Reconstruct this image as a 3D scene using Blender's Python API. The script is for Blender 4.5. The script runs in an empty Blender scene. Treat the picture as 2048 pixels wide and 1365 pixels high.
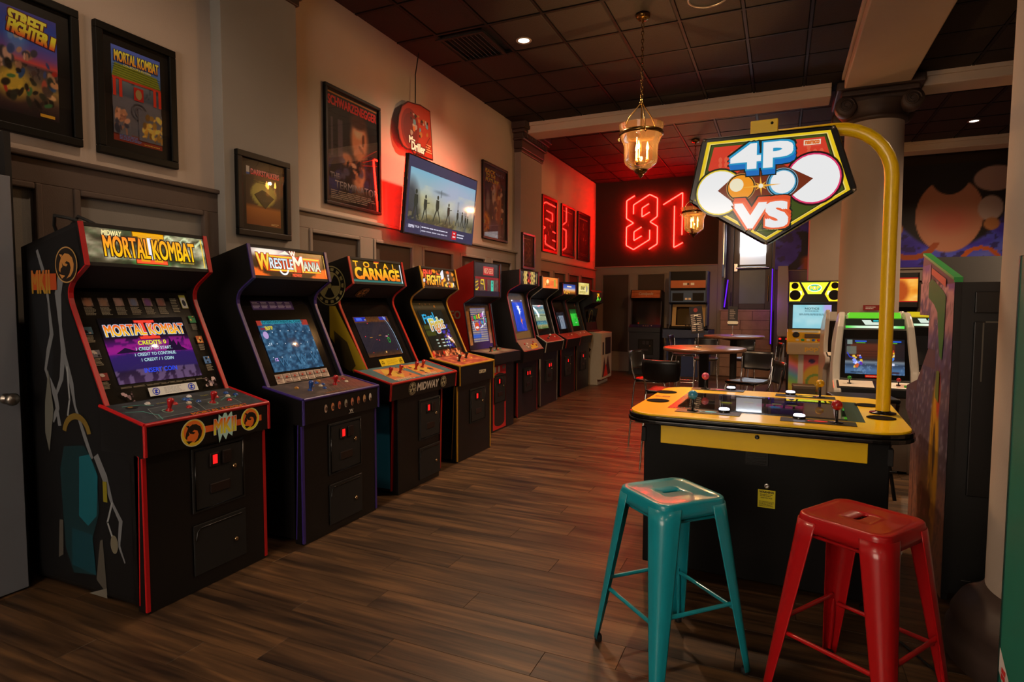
import bpy, bmesh, math, random
import numpy as np
from mathutils import Vector, Matrix, Euler
random.seed(7)
S = bpy.context.scene
COL = S.collection
PI = math.pi

# ------------------------------------------------------------------ camera
cam = bpy.data.cameras.new('camera')
cam.sensor_width = 36.0
cam.lens = 1198.06 / 2048 * 36
cam.clip_start = 0.05
cam.clip_end = 200
camo = bpy.data.objects.new('camera', cam)
COL.objects.link(camo)
_y, _p, _r = math.radians(24.087), math.radians(3.415), math.radians(0.158)
_f = Vector((-math.sin(_y) * math.cos(_p), math.cos(_y) * math.cos(_p), -math.sin(_p)))
_rt = Vector((math.cos(_y), math.sin(_y), 0))
_u = _rt.cross(_f)
_R = _rt * math.cos(_r) + _u * math.sin(_r)
_U = _u * math.cos(_r) - _rt * math.sin(_r)
camo.matrix_world = Matrix(((_R.x, _U.x, -_f.x, 0), (_R.y, _U.y, -_f.y, 0), (_R.z, _U.z, -_f.z, 1.45), (0, 0, 0, 1)))
S.camera = camo

# ------------------------------------------------------------------ world and exposure
w = bpy.data.worlds.new('world')
S.world = w
w.use_nodes = True
w.node_tree.nodes['Background'].inputs[0].default_value = (0.75, 0.62, 0.5, 1)
w.node_tree.nodes['Background'].inputs[1].default_value = 0.02
S.view_settings.view_transform = 'Standard'
S.view_settings.look = 'None'
S.view_settings.gamma = 1.0
S.view_settings.use_curve_mapping = False
S.view_settings.exposure = 0.0
try:
    S.cycles.max_bounces = 6
    S.cycles.diffuse_bounces = 4
    S.cycles.glossy_bounces = 3
    S.cycles.transparent_max_bounces = 12
    S.cycles.sample_clamp_indirect = 3.0
    S.cycles.use_denoising = True
    S.cycles.caustics_reflective = False
    S.cycles.caustics_refractive = False
except Exception:
    pass

def lamp(name, kind, loc, energy, color, size=0.06, rot=None, spot=None, blend=0.6):
    l = bpy.data.lights.new(name, kind)
    l.energy = energy
    l.color = color
    if kind == 'AREA':
        l.size = size
    else:
        l.shadow_soft_size = size
    if kind == 'SPOT':
        l.spot_size = spot or 2.2
        l.spot_blend = blend
    o = bpy.data.objects.new(name, l)
    o.location = loc
    if rot:
        o.rotation_euler = rot
    COL.objects.link(o)
    return o

WARM = (1.0, 0.68, 0.43)
CEIL = 4.16
# recessed ceiling lamps: two in view, the others added unseen as fill
DOWN = [(-2.47, 5.80, 400), (-0.5, 4.9, 250), (-2.47, 2.3, 70), (-1.0, -0.6, 25), (2.51, 10.9, 420), (2.6, 6.0, 260), (3.3, 8.3, 380), (1.9, 1.2, 30)]
for i, (x, y, e) in enumerate(DOWN):
    lamp('downlight_and_fill_beam', 'SPOT', (x, y, CEIL - 0.03), e, WARM, 0.06, None, 2.5, 0.9)

# two unseen panels added behind the camera for soft fill
FILL_PANELS = [(-1.6, -1.9, 26), (1.4, -1.9, 26)]
for x, y, e in FILL_PANELS:
    lamp('fill_panel_light', 'AREA', (x, y, CEIL - 0.05), e, (1.0, 0.74, 0.52), 1.1)
# frontal fill added behind the camera, paired with a made-up window
lamp('front_fill_light', 'AREA', (-1.5, -2.9, 2.0), 105, (1.0, 0.80, 0.62), 2.2, (PI / 2, 0, PI))
# light given off by the lamps and tubes built further down
TVLED, LAN1, LAN2 = 65.0, 100, 110
NEON_G, NEON_B, NEON_E = .0044, .0030, 95.0

# ------------------------------------------------------------------ helpers
def lin(c):
    c = c / 255.0
    return c / 12.92 if c <= 0.04045 else ((c + 0.055) / 1.055) ** 2.4
def hx(s):
    if isinstance(s, str):
        s = s.lstrip('#')
        return tuple(lin(int(s[i:i + 2], 16)) for i in (0, 2, 4))
    return s
def srgb_arr(a):
    a = np.clip(a, 0, 1)
    return np.where(a <= 0.04045, a / 12.92, ((a + 0.055) / 1.055) ** 2.4)

MATS = {}
def M(name, col='#808080', rough=0.5, metal=0.0, spec=0.5, noise=0.0, nscale=20.0, bump=0.0, bscale=80.0, emit=None, es=0.0, coat=0.0):
    if name in MATS:
        return MATS[name]
    m = bpy.data.materials.new(name)
    m.use_nodes = True
    nt = m.node_tree
    b = nt.nodes['Principled BSDF']
    c = hx(col)
    b.inputs['Base Color'].default_value = (*c, 1)
    b.inputs['Roughness'].default_value = rough
    b.inputs['Metallic'].default_value = metal
    b.inputs['Specular IOR Level'].default_value = spec
    if coat:
        b.inputs['Coat Weight'].default_value = coat
        b.inputs['Coat Roughness'].default_value = 0.08
    if emit is not None:
        b.inputs['Emission Color'].default_value = (*hx(emit), 1)
        b.inputs['Emission Strength'].default_value = es
    tc = nt.nodes.new('ShaderNodeTexCoord')
    if noise:
        n = nt.nodes.new('ShaderNodeTexNoise')
        n.inputs['Scale'].default_value = nscale
        n.inputs['Detail'].default_value = 5
        mx = nt.nodes.new('ShaderNodeMix')
        mx.data_type = 'RGBA'
        mx.inputs[6].default_value = (*[v * (1 - noise) for v in c], 1)
        mx.inputs[7].default_value = (*[min(1, v * (1 + noise)) for v in c], 1)
        nt.links.new(tc.outputs['Object'], n.inputs['Vector'])
        nt.links.new(n.outputs['Fac'], mx.inputs[0])
        nt.links.new(mx.outputs[2], b.inputs['Base Color'])
    if bump:
        n2 = nt.nodes.new('ShaderNodeTexNoise')
        n2.inputs['Scale'].default_value = bscale
        n2.inputs['Detail'].default_value = 4
        bp = nt.nodes.new('ShaderNodeBump')
        bp.inputs['Strength'].default_value = bump
        bp.inputs['Distance'].default_value = 0.01
        nt.links.new(tc.outputs['Object'], n2.inputs['Vector'])
        nt.links.new(n2.outputs['Fac'], bp.inputs['Height'])
        nt.links.new(bp.outputs['Normal'], b.inputs['Normal'])
    MATS[name] = m
    return m

def M_print(name, rough=0.4, es=0.0, spec=0.4, gain=2.8):
    """flat print whose ink colours are stored per face; es>0 when lit from behind or a screen"""
    if name in MATS:
        return MATS[name]
    m = bpy.data.materials.new(name)
    m.use_nodes = True
    nt = m.node_tree
    b = nt.nodes['Principled BSDF']
    a = nt.nodes.new('ShaderNodeAttribute')
    a.attribute_name = 'ink'
    b.inputs['Roughness'].default_value = rough
    b.inputs['Specular IOR Level'].default_value = spec
    if es > 0:
        b.inputs['Base Color'].default_value = (0.01, 0.01, 0.01, 1)
        nt.links.new(a.outputs['Color'], b.inputs['Emission Color'])
        b.inputs['Emission Strength'].default_value = es
    else:
        # the inks are listed as they look in the dim room; their own colour is that much lighter
        g = nt.nodes.new('ShaderNodeMix'); g.data_type = 'RGBA'; g.blend_type = 'MULTIPLY'; g.clamp_result = True
        g.inputs[0].default_value = 1.0
        g.inputs[7].default_value = (gain, gain, gain, 1)
        nt.links.new(a.outputs['Color'], g.inputs[6])
        nt.links.new(g.outputs[2], b.inputs['Base Color'])
    MATS[name] = m
    return m

def M_glass(name, tint=(1, 1, 1), ior=1.45, rough=0.02, strength=1.0):
    if name in MATS:
        return MATS[name]
    m = bpy.data.materials.new(name)
    m.use_nodes = True
    nt = m.node_tree
    nt.nodes.clear()
    out = nt.nodes.new('ShaderNodeOutputMaterial')
    mix = nt.nodes.new('ShaderNodeMixShader')
    t = nt.nodes.new('ShaderNodeBsdfTransparent')
    t.inputs[0].default_value = (*tint, 1)
    g = nt.nodes.new('ShaderNodeBsdfGlossy')
    g.inputs['Roughness'].default_value = rough
    fr = nt.nodes.new('ShaderNodeFresnel')
    fr.inputs[0].default_value = ior
    mul = nt.nodes.new('ShaderNodeMath')
    mul.operation = 'MULTIPLY'
    mul.inputs[1].default_value = strength
    nt.links.new(fr.outputs[0], mul.inputs[0])
    nt.links.new(mul.outputs[0], mix.inputs[0])
    nt.links.new(t.outputs[0], mix.inputs[1])
    nt.links.new(g.outputs[0], mix.inputs[2])
    nt.links.new(mix.outputs[0], out.inputs[0])
    MATS[name] = m
    return m

class MB:
    def __init__(self):
        self.v = []; self.f = []; self.mi = []; self.sm = []
    def poly(self, pts, m=0, smooth=False):
        n = len(self.v)
        self.v += [tuple(p) for p in pts]
        self.f.append(tuple(range(n, n + len(pts))))
        self.mi.append(m); self.sm.append(smooth)
        return self
    def add(self, vs, fs, m=0, smooth=False):
        n = len(self.v)
        self.v += [tuple(p) for p in vs]
        for f in fs:
            self.f.append(tuple(i + n for i in f)); self.mi.append(m); self.sm.append(smooth)
        return self
    def box(self, x0, x1, y0, y1, z0, z1, m=0, mat=None):
        vs = [(x0, y0, z0), (x1, y0, z0), (x1, y1, z0), (x0, y1, z0), (x0, y0, z1), (x1, y0, z1), (x1, y1, z1), (x0, y1, z1)]
        if mat is not None:
            vs = [tuple(mat @ Vector(p)) for p in vs]
        return self.add(vs, [(0, 3, 2, 1), (4, 5, 6, 7), (0, 1, 5, 4), (1, 2, 6, 5), (2, 3, 7, 6), (3, 0, 4, 7)], m)
    def prism(self, pts, fn, w0, w1, m=0, mcap=None):
        n = len(pts)
        a = [fn(u, v, w0) for u, v in pts]
        b = [fn(u, v, w1) for u, v in pts]
        k = len(self.v)
        self.v += a + b
        mc = m if mcap is None else mcap
        self.f.append(tuple(k + i for i in range(n))[::-1]); self.mi.append(mc); self.sm.append(False)
        self.f.append(tuple(k + n + i for i in range(n))); self.mi.append(mc); self.sm.append(False)
        for i in range(n):
            j = (i + 1) % n
            self.f.append((k + i, k + j, k + n + j, k + n + i)); self.mi.append(m); self.sm.append(False)
        return self
    def lathe(self, prof, o=(0, 0, 0), n=24, m=0, mat=None, smooth=True, caps=True):
        o = Vector(o)
        vs = []
        for r, z in prof:
            for i in range(n):
                a = 2 * PI * i / n
                p = Vector((r * math.cos(a), r * math.sin(a), z))
                if mat is not None:
                    p = mat @ p
                vs.append(tuple(p + o))
        fs = []
        for j in range(len(prof) - 1):
            for i in range(n):
                k = (i + 1) % n
                fs.append((j * n + i, j * n + k, (j + 1) * n + k, (j + 1) * n + i))
        self.add(vs, fs, m, smooth)
        if prof[0][0] > .001 and caps:
            self.poly([vs[i] for i in range(n)][::-1], m)
        if prof[-1][0] > .001 and caps:
            self.poly([vs[(len(prof) - 1) * n + i] for i in range(n)], m)
        return self
    def tube(self, path, r, n=8, m=0, closed=False, caps=True):
        P = [Vector(p) for p in path]
        L = len(P)
        rs = r if isinstance(r, (list, tuple)) else [r] * L
        up = None
        rings = []
        for i in range(L):
            if closed:
                t = (P[(i + 1) % L] - P[i - 1]).normalized()
            elif i == 0:
                t = (P[1] - P[0]).normalized()
            elif i == L - 1:
                t = (P[-1] - P[-2]).normalized()
            else:
                t = ((P[i + 1] - P[i]).normalized() + (P[i] - P[i - 1]).normalized())
                t = t.normalized() if t.length > 1e-6 else (P[i + 1] - P[i]).normalized()
            if up is None:
                up = Vector((0, 0, 1)) if abs(t.z) < 0.9 else Vector((1, 0, 0))
            s = t.cross(up)
            if s.length < 1e-5:
                s = t.cross(Vector((0, 1, 0)))
            s.normalize()
            up = s.cross(t).normalized()
            rings.append([P[i] + rs[i] * (math.cos(2 * PI * k / n) * s + math.sin(2 * PI * k / n) * up) for k in range(n)])
        vs = [tuple(p) for rg in rings for p in rg]
        fs = []
        R = L if closed else L - 1
        for j in range(R):
            j2 = (j + 1) % L
            for k in range(n):
                k2 = (k + 1) % n
                fs.append((j * n + k, j * n + k2, j2 * n + k2, j2 * n + k))
        self.add(vs, fs, m, True)
        if caps and not closed:
            self.poly([rings[0][k] for k in range(n)][::-1], m)
            self.poly([rings[-1][k] for k in range(n)], m)
        return self
    def build(self, name, mats, parent=None, loc=None, bevel=0.0, segs=2, rot=None, fix=True):
        me = bpy.data.meshes.new(name)
        me.from_pydata(self.v, [], self.f)
        if not isinstance(mats, (list, tuple)):
            mats = [mats]
        for m in mats:
            me.materials.append(m)
        me.polygons.foreach_set('material_index', self.mi)
        me.polygons.foreach_set('use_smooth', self.sm)
        if fix:
            bm = bmesh.new(); bm.from_mesh(me)
            bmesh.ops.recalc_face_normals(bm, faces=bm.faces)
            bm.to_mesh(me); bm.free()
        me.update()
        return put(name, me, parent, loc, rot, bevel, segs)

def put(name, me, parent=None, loc=None, rot=None, bevel=0.0, segs=2):
    o = bpy.data.objects.new(name, me)
    COL.objects.link(o)
    if parent is not None:
        o.parent = parent
    if loc is not None:
        o.location = loc
    if rot is not None:
        o.rotation_euler = rot
    if bevel:
        md = o.modifiers.new('bevel', 'BEVEL')
        md.width = bevel; md.segments = segs; md.limit_method = 'ANGLE'; md.angle_limit = math.radians(40)
        md.harden_normals = False
    return o

def empty(name, loc=(0, 0, 0), rz=0.0, label=None, cat=None, group=None):
    o = bpy.data.objects.new(name, None)
    o.empty_display_size = 0.1
    COL.objects.link(o)
    o.location = loc
    o.rotation_euler = (0, 0, rz)
    if label: o['label'] = label
    if cat: o['category'] = cat
    if group: o['group'] = group
    return o
def tag(o, label=None, cat=None, group=None, kind=None):
    if label: o['label'] = label
    if cat: o['category'] = cat
    if group: o['group'] = group
    if kind: o['kind'] = kind
    return o
def kids(o):
    return [c for c in COL.objects if c.parent == o]
def copy_tree(o, parent=None):
    c = o.copy()
    COL.objects.link(c)
    if parent is not None:
        c.parent = parent
    for ch in list(o.children):
        copy_tree(ch, c)
    return c

# ---- text outlines
TXT = {}
def text_mesh(s, bold=0.0, shear=0.0):
    key = (s, bold, shear)
    if key in TXT:
        return TXT[key]
    cu = bpy.data.curves.new('lettering', 'FONT')
    cu.body = s
    cu.offset = bold
    cu.shear = shear
    cu.resolution_u = 3
    o = bpy.data.objects.new('lettering', cu)
    COL.objects.link(o)
    dg = bpy.context.evaluated_depsgraph_get()
    me = o.evaluated_get(dg).to_mesh()
    v = np.array([(p.co.x, p.co.y) for p in me.vertices]) if len(me.vertices) else np.zeros((0, 2))
    f = [tuple(p.vertices) for p in me.polygons]
    o.evaluated_get(dg).to_mesh_clear()
    bpy.data.objects.remove(o)
    bpy.data.curves.remove(cu)
    if len(v):
        v = v - v.min(0)
        wh = v.max(0)
    else:
        wh = np.array([1, 1])
    TXT[key] = (v, f, wh)
    return TXT[key]

def vnoise(U, V, sc, seed=0, octs=4):
    rng = np.random.RandomState(seed)
    out = np.zeros_like(U); amp = 1.0; tot = 0
    for o in range(octs):
        n = 64
        g = rng.rand(n, n)
        x = U * sc * (2 ** o) + 7.3; y = V * sc * (2 ** o) + 3.1
        xi = np.floor(x).astype(int); yi = np.floor(y).astype(int)
        fx = x - xi; fy = y - yi
        fx = fx * fx * (3 - 2 * fx); fy = fy * fy * (3 - 2 * fy)
        a = g[xi % n, yi % n]; b = g[(xi + 1) % n, yi % n]; c = g[xi % n, (yi + 1) % n]; d = g[(xi + 1) % n, (yi + 1) % n]
        out += amp * ((a * (1 - fx) + b * fx) * (1 - fy) + (c * (1 - fx) + d * fx) * fy)
        tot += amp; amp *= 0.5
    return out / tot

def lerp3(t, stops):
    """stops: [(pos,'#rrggbb')...] -> sRGB 0..1 array"""
    t = np.asarray(t)
    ps = [s[0] for s in stops]
    cs = np.array([[int(s[1][i:i + 2], 16) / 255.0 for i in (1, 3, 5)] for s in stops])
    return np.stack([np.interp(t, ps, cs[:, k]) for k in range(3)], -1)

def over(rgb, mask, col):
    c = np.array([int(col[i:i + 2], 16) / 255.0 for i in (1, 3, 5)])
    m = np.clip(mask, 0, 1)[..., None]
    return rgb * (1 - m) + c * m
def ell(U, V, cx, cy, rx, ry, soft=0.25):
    d = np.sqrt(((U - cx) / rx) ** 2 + ((V - cy) / ry) ** 2)
    return np.clip((1 - d) / soft + 0.5, 0, 1)

def splash(rgb, U, V, n, box, cols, s0, s1, seed, asp=1.0, soft=.35):
    """soft painted dabs of plain colour inside box (u0, v0, u1, v1)"""
    r = random.Random(seed)
    for i in range(n):
        cx, cy = r.uniform(box[0], box[2]), r.uniform(box[1], box[3])
        a = r.uniform(0, PI); s = r.uniform(s0, s1); k = r.uniform(.35, .8)
        du, dv = (U - cx), (V - cy) * asp
        x = du * math.cos(a) + dv * math.sin(a); y = -du * math.sin(a) + dv * math.cos(a)
        d = np.sqrt((x / s) ** 2 + (y / (s * k)) ** 2)
        rgb = over(rgb, np.clip((1 - d) / soft + .5, 0, 1) * .92, r.choice(cols))
    return rgb

class Art:
    """flat print built up from inked shapes on one panel, u to the reader's right, v up"""
    def __init__(self):
        self.v = []; self.f = []; self.c = []; self.L = 0
    def lay(self, n=1):
        self.L += n
        return self
    def _add(self, pts, faces, cols):
        k = len(self.v)
        self.v += [(p[0], p[1], self.L) for p in pts]
        for f, c in zip(faces, cols):
            self.f.append(tuple(i + k for i in f))
            self.c.append(c)
    def poly(self, pts, col, bump=True):
        if bump: self.lay()
        c = hx(col)
        self._add(pts, [tuple(range(len(pts)))], [[c] * len(pts)])
        return self
    def rect(self, x0, y0, x1, y1, col, bump=True):
        return self.poly([(x0, y0), (x1, y0), (x1, y1), (x0, y1)], col, bump)
    def circ(self, cx, cy, rx, col, ry=None, n=28, a0=0, a1=2 * PI):
        ry = rx if ry is None else ry
        pts = [(cx + rx * math.cos(a0 + (a1 - a0) * i / n), cy + ry * math.sin(a0 + (a1 - a0) * i / n)) for i in range(n)]
        return self.poly(pts, col)
    def ring(self, cx, cy, r0, r1, col, n=36, ry=None, a0=0.0, a1=2 * PI):
        self.lay(); c = hx(col); k = (ry / r1) if ry else 1
        for i in range(n):
            a = a0 + (a1 - a0) * i / n; b = a0 + (a1 - a0) * (i + 1) / n
            self._add([(cx + r0 * math.cos(a), cy + k * r0 * math.sin(a)), (cx + r1 * math.cos(a), cy + k * r1 * math.sin(a)),
                       (cx + r1 * math.cos(b), cy + k * r1 * math.sin(b)), (cx + r0 * math.cos(b), cy + k * r0 * math.sin(b))], [(0, 1, 2, 3)], [[c] * 4])
        return self
    def line(self, pts, wd, col):
        self.lay(); c = hx(col)
        for (x0, y0), (x1, y1) in zip(pts[:-1], pts[1:]):
            dx, dy = x1 - x0, y1 - y0
            l = math.hypot(dx, dy) or 1e-6
            nx, ny = -dy / l * wd / 2, dx / l * wd / 2
            ex, ey = dx / l * wd * .25, dy / l * wd * .25
            self._add([(x0 + nx - ex, y0 + ny - ey), (x0 - nx - ex, y0 - ny - ey), (x1 - nx + ex, y1 - ny + ey), (x1 + nx + ex, y1 + ny + ey)], [(0, 1, 2, 3)], [[c] * 4])
        return self
    def text(self, s, cx, cy, h, col, w=None, bold=0.0, shear=0.0, rot=0.0, out=None, ow=0.03):
        """h = letter height; w squeezes or stretches to that width; col a colour or (bottom, top)"""
        v, f, wh = text_mesh(s, 0.0, shear)
        if not len(v):
            return self
        sc = h / wh[1]
        sx = (w / wh[0]) if w else sc
        base = (v - wh / 2) * np.array([sx, sc])
        cr, sr = math.cos(rot), math.sin(rot)
        def put_(rad, color):
            self.lay()
            k = 8 if rad > .035 else 4
            offs = [(0, 0)] if rad <= 0 else [(rad * a, rad * b) for a, b in ((-1, -1), (1, -1), (1, 1), (-1, 1), (0, -1), (1, 0), (0, 1), (-1, 0))[:k]]
            if rad > 0: offs.append((0, 0))
            if isinstance(color, (list, tuple)) and isinstance(color[0], str):
                c0, c1 = hx(color[0]), hx(color[1])
                vc = [tuple(c0[q] + (c1[q] - c0[q]) * float(y) for q in range(3)) for y in v[:, 1] / wh[1]]
                cols = [[vc[i] for i in fc] for fc in f]
            else:
                c = hx(color)
                cols = [[c] * len(fc) for fc in f]
            for i, (ox, oy) in enumerate(offs):
                q = base + np.array([ox, oy]) * sc
                q = np.stack([q[:, 0] * cr - q[:, 1] * sr, q[:, 0] * sr + q[:, 1] * cr], 1) + np.array([cx, cy])
                self.lay(.04)
                self._add([tuple(z) for z in q], f, cols)
        if out is not None:
            put_(bold + ow * 1.6, out)
        put_(bold, col)
        return self
    def bolt(self, pts, w0, w1, col):
        """one tapering jagged stroke"""
        L = len(pts); A_ = []; B_ = []
        for i, (x, y) in enumerate(pts):
            a = pts[max(0, i - 1)]; b = pts[min(L - 1, i + 1)]
            dx, dy = b[0] - a[0], b[1] - a[1]; l = math.hypot(dx, dy) or 1
            wd = (w0 + (w1 - w0) * i / (L - 1)) / 2 * (1 + .35 * math.sin(i * 2.3))
            A_.append((x - dy / l * wd, y + dx / l * wd)); B_.append((x + dy / l * wd, y - dx / l * wd))
        self.lay(); c = hx(col)
        for i in range(L - 1):
            self._add([B_[i], B_[i + 1], A_[i + 1], A_[i]], [(0, 1, 2, 3)], [[c] * 4])
        return self
    def grid(self, x0, y0, x1, y1, nx, ny, fn):
        self.lay()
        u = np.linspace(0, 1, nx + 1); vv = np.linspace(0, 1, ny + 1)
        U, V = np.meshgrid(u, vv, indexing='xy')
        rgb = srgb_arr(fn(U, V))
        pts = [(x0 + (x1 - x0) * U[j, i], y0 + (y1 - y0) * V[j, i]) for j in range(ny + 1) for i in range(nx + 1)]
        cc = [tuple(float(q) for q in rgb[j, i]) for j in range(ny + 1) for i in range(nx + 1)]
        fs = []; cs = []
        W = nx + 1
        for j in range(ny):
            for i in range(nx):
                q = (j * W + i, j * W + i + 1, (j + 1) * W + i + 1, (j + 1) * W + i)
                fs.append(q); cs.append([cc[k] for k in q])
        self._add(pts, fs, cs)
        return self
    def lines(self, x0, y0, x1, y1, n, col, seed=0, fill=0.9, th=0.45):
        """rows of tiny unreadable print"""
        self.lay(); c = hx(col); r = random.Random(seed)
        for i in range(n):
            yc = y1 - (y1 - y0) * (i + .5) / n
            hh = (y1 - y0) / n * th / 2
            x = x0
            while x < x0 + (x1 - x0) * r.uniform(fill * .75, fill):
                wd = r.uniform(.06, .16) * (x1 - x0)
                self._add([(x, yc - hh), (min(x1, x + wd), yc - hh), (min(x1, x + wd), yc + hh), (x, yc + hh)], [(0, 1, 2, 3)], [[c] * 4])
                x += wd * 1.18
        return self
    def blobs(self, n, x0, y0, x1, y1, cols, s0, s1, seed=0):
        r = random.Random(seed)
        for i in range(n):
            cx, cy = r.uniform(x0, x1), r.uniform(y0, y1)
            s = r.uniform(s0, s1); k = r.randint(5, 8); a = r.uniform(0, 6)
            pts = [(min(x1, max(x0, cx + s * r.uniform(.6, 1.2) * math.cos(a + 2 * PI * j / k))), min(y1, max(y0, cy + s * r.uniform(.6, 1.2) * math.sin(a + 2 * PI * j / k)))) for j in range(k)]
            self.lay(.2); self.poly(pts, r.choice(cols), bump=False)
        return self
    def build(self, name, mat, parent, O, U, V, dz=0.0005, bulge=None, loc=None):
        O, U, V = Vector(O), Vector(U).normalized(), Vector(V).normalized()
        N = U.cross(V).normalized()
        vs = []
        for x, y, l in self.v:
            d = l * dz
            if bulge:
                bx, by, bw, bh, b = bulge
                d += b * max(0, 1 - ((x - bx) / (bw / 2)) ** 2) * 1.0 * max(0, 1 - ((y - by) / (bh / 2)) ** 2)
            vs.append(tuple(O + U * x + V * y + N * d))
        me = bpy.data.meshes.new(name)
        me.from_pydata(vs, [], self.f)
        me.materials.append(mat)
        at = me.color_attributes.new('ink', 'FLOAT_COLOR', 'CORNER')
        flat = []
        for cs in self.c:
            for c in cs:
                flat += [c[0], c[1], c[2], 1.0]
        at.data.foreach_set('color', flat)
        me.update()
        return put(name, me, parent, loc)

def fillet(pts, idx, r, n=5):
    out = []
    L = len(pts)
    for i, p in enumerate(pts):
        if i not in idx:
            out.append(p); continue
        a = Vector(pts[i - 1]) - Vector(p); b = Vector(pts[(i + 1) % L]) - Vector(p)
        la, lb = a.length, b.length
        a.normalize(); b.normalize()
        rr = min(r, la * .45, lb * .45)
        p0 = Vector(p) + a * rr; p2 = Vector(p) + b * rr
        for k in range(n + 1):
            t = k / n
            q = (1 - t) ** 2 * p0 + 2 * t * (1 - t) * Vector(p) + t * t * p2
            out.append((q.x, q.y))
    return out
# ------------------------------------------------------------------ common materials
PR = M_print('print', 0.45)
PRD = M_print('print_dim', 0.5, gain=1.25)
PRG = M_print('print_gloss', 0.10, spec=0.25)
LIT = M_print('print_lit', 0.25, es=1.0)
LIT2 = M_print('print_lit_bright', 0.2, es=1.6)
SCR = M_print('screen_glow', 0.05, es=0.95, spec=.35)
BLK = M('black_laminate', '#080707', 0.42, noise=0.25, nscale=60, bump=0.03, bscale=220)
BLKG = M('black_gloss', '#090909', 0.22)
BLKM = M('black_matte', '#0b0a0a', 0.75)
METAL = M('steel', '#9a948c', 0.32, 1.0)
CHROME = M('chrome', '#c8c4be', 0.14, 1.0)
BRASS = M('brass', '#8a6a38', 0.22, 1.0)
PANE = M_glass('picture_glass', ior=1.35, rough=0.01, strength=0.55)

def wallmat(name, col, b=0.12):
    return M(name, col, 0.8, spec=0.25, noise=0.06, nscale=3.0, bump=b, bscale=140)
W_CREAM = wallmat('cream_paint', '#b3a59a')
W_GREY = wallmat('grey_paint', '#8d8a86')
W_TAUPE = wallmat('taupe_paint', '#5c504a')
W_STILE = wallmat('warm_grey_trim', '#8a8078')
W_PANEL = wallmat('dark_panel', '#4d423a')
W_DARK = wallmat('dark_brown_paint', '#30251f')
C_TILE = M('ceiling_tile', '#28201c', 0.8, spec=0.3, noise=0.12, nscale=30, bump=0.35, bscale=110)
C_GRID = M('ceiling_grid', '#0f0b09', 0.6, spec=0.2)
C_BEAM = wallmat('beam_plaster', '#c6b5a6')
W_CAP = M('capital_brown', '#3a2c26', 0.55, noise=0.2, nscale=30)

# ------------------------------------------------------------------ floor
def floor_mat():
    m = bpy.data.materials.new('oak_plank')
    m.use_nodes = True
    nt = m.node_tree; L = nt.links
    b = nt.nodes['Principled BSDF']
    geo = nt.nodes.new('ShaderNodeNewGeometry')
    info = nt.nodes.new('ShaderNodeObjectInfo')
    tc = nt.nodes.new('ShaderNodeNewGeometry')
    add = nt.nodes.new('ShaderNodeMath'); add.operation = 'ADD'
    L.new(geo.outputs['Random Per Island'], add.inputs[0]); L.new(info.outputs['Random'], add.inputs[1])
    fr = nt.nodes.new('ShaderNodeMath'); fr.operation = 'FRACT'
    L.new(add.outputs[0], fr.inputs[0])
    # position with a shift per plank so that no two planks share their grain
    comb = nt.nodes.new('ShaderNodeCombineXYZ')
    ml = nt.nodes.new('ShaderNodeMath'); ml.operation = 'MULTIPLY'; ml.inputs[1].default_value = 37.0
    L.new(fr.outputs[0], ml.inputs[0]); L.new(ml.outputs[0], comb.inputs[0]); L.new(ml.outputs[0], comb.inputs[2])
    va = nt.nodes.new('ShaderNodeVectorMath'); va.operation = 'ADD'
    L.new(tc.outputs['Position'], va.inputs[0]); L.new(comb.outputs[0], va.inputs[1])
    mp = nt.nodes.new('ShaderNodeMapping'); mp.inputs['Scale'].default_value = (0.9, 16.0, 1.0)
    L.new(va.outputs[0], mp.inputs['Vector'])
    n = nt.nodes.new('ShaderNodeTexNoise'); n.inputs['Scale'].default_value = 2.2; n.inputs['Detail'].default_value = 7; n.inputs['Distortion'].default_value = 0.7
    L.new(mp.outputs[0], n.inputs['Vector'])
    mp2 = nt.nodes.new('ShaderNodeMapping'); mp2.inputs['Scale'].default_value = (0.7, 7.0, 1.0)
    L.new(va.outputs[0], mp2.inputs['Vector'])
    n2 = nt.nodes.new('ShaderNodeTexNoise'); n2.inputs['Scale'].default_value = 1.5; n2.inputs['Detail'].default_value = 3
    L.new(mp2.outputs[0], n2.inputs['Vector'])
    r = nt.nodes.new('ShaderNodeValToRGB')
    r.color_ramp.elements[0].position = 0.36; r.color_ramp.elements[0].color = (*hx('#1d130d'), 1)
    r.color_ramp.elements[1].position = 0.66; r.color_ramp.elements[1].color = (*hx('#6e5033'), 1)
    e = r.color_ramp.elements.new(0.5); e.color = (*hx('#463322'), 1)
    av = nt.nodes.new('ShaderNodeMix'); av.data_type = 'FLOAT'; av.inputs[0].default_value = 0.55
    L.new(n.outputs['Fac'], av.inputs[2]); L.new(n2.outputs['Fac'], av.inputs[3])
    L.new(av.outputs[0], r.inputs[0])
    hsv = nt.nodes.new('ShaderNodeHueSaturation')
    mr = nt.nodes.new('ShaderNodeMapRange'); mr.inputs[3].default_value = 0.86; mr.inputs[4].default_value = 1.10
    L.new(fr.outputs[0], mr.inputs[0]); L.new(mr.outputs[0], hsv.inputs['Value'])
    L.new(r.outputs[0], hsv.inputs['Color'])
    L.new(hsv.outputs[0], b.inputs['Base Color'])
    b.inputs['Roughness'].default_value = 0.42
    b.inputs['Specular IOR Level'].default_value = 0.35
    bp = nt.nodes.new('ShaderNodeBump'); bp.inputs['Strength'].default_value = 0.12; bp.inputs['Distance'].default_value = 0.004
    L.new(n.outputs['Fac'], bp.inputs['Height']); L.new(bp.outputs[0], b.inputs['Normal'])
    return m
OAK = floor_mat()
YB = 13.1            # back wall
XW, XF = -3.7, -3.82 # the two stretches of the wall behind the cabinets
XR = 5.2
YN = -3.0
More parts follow.
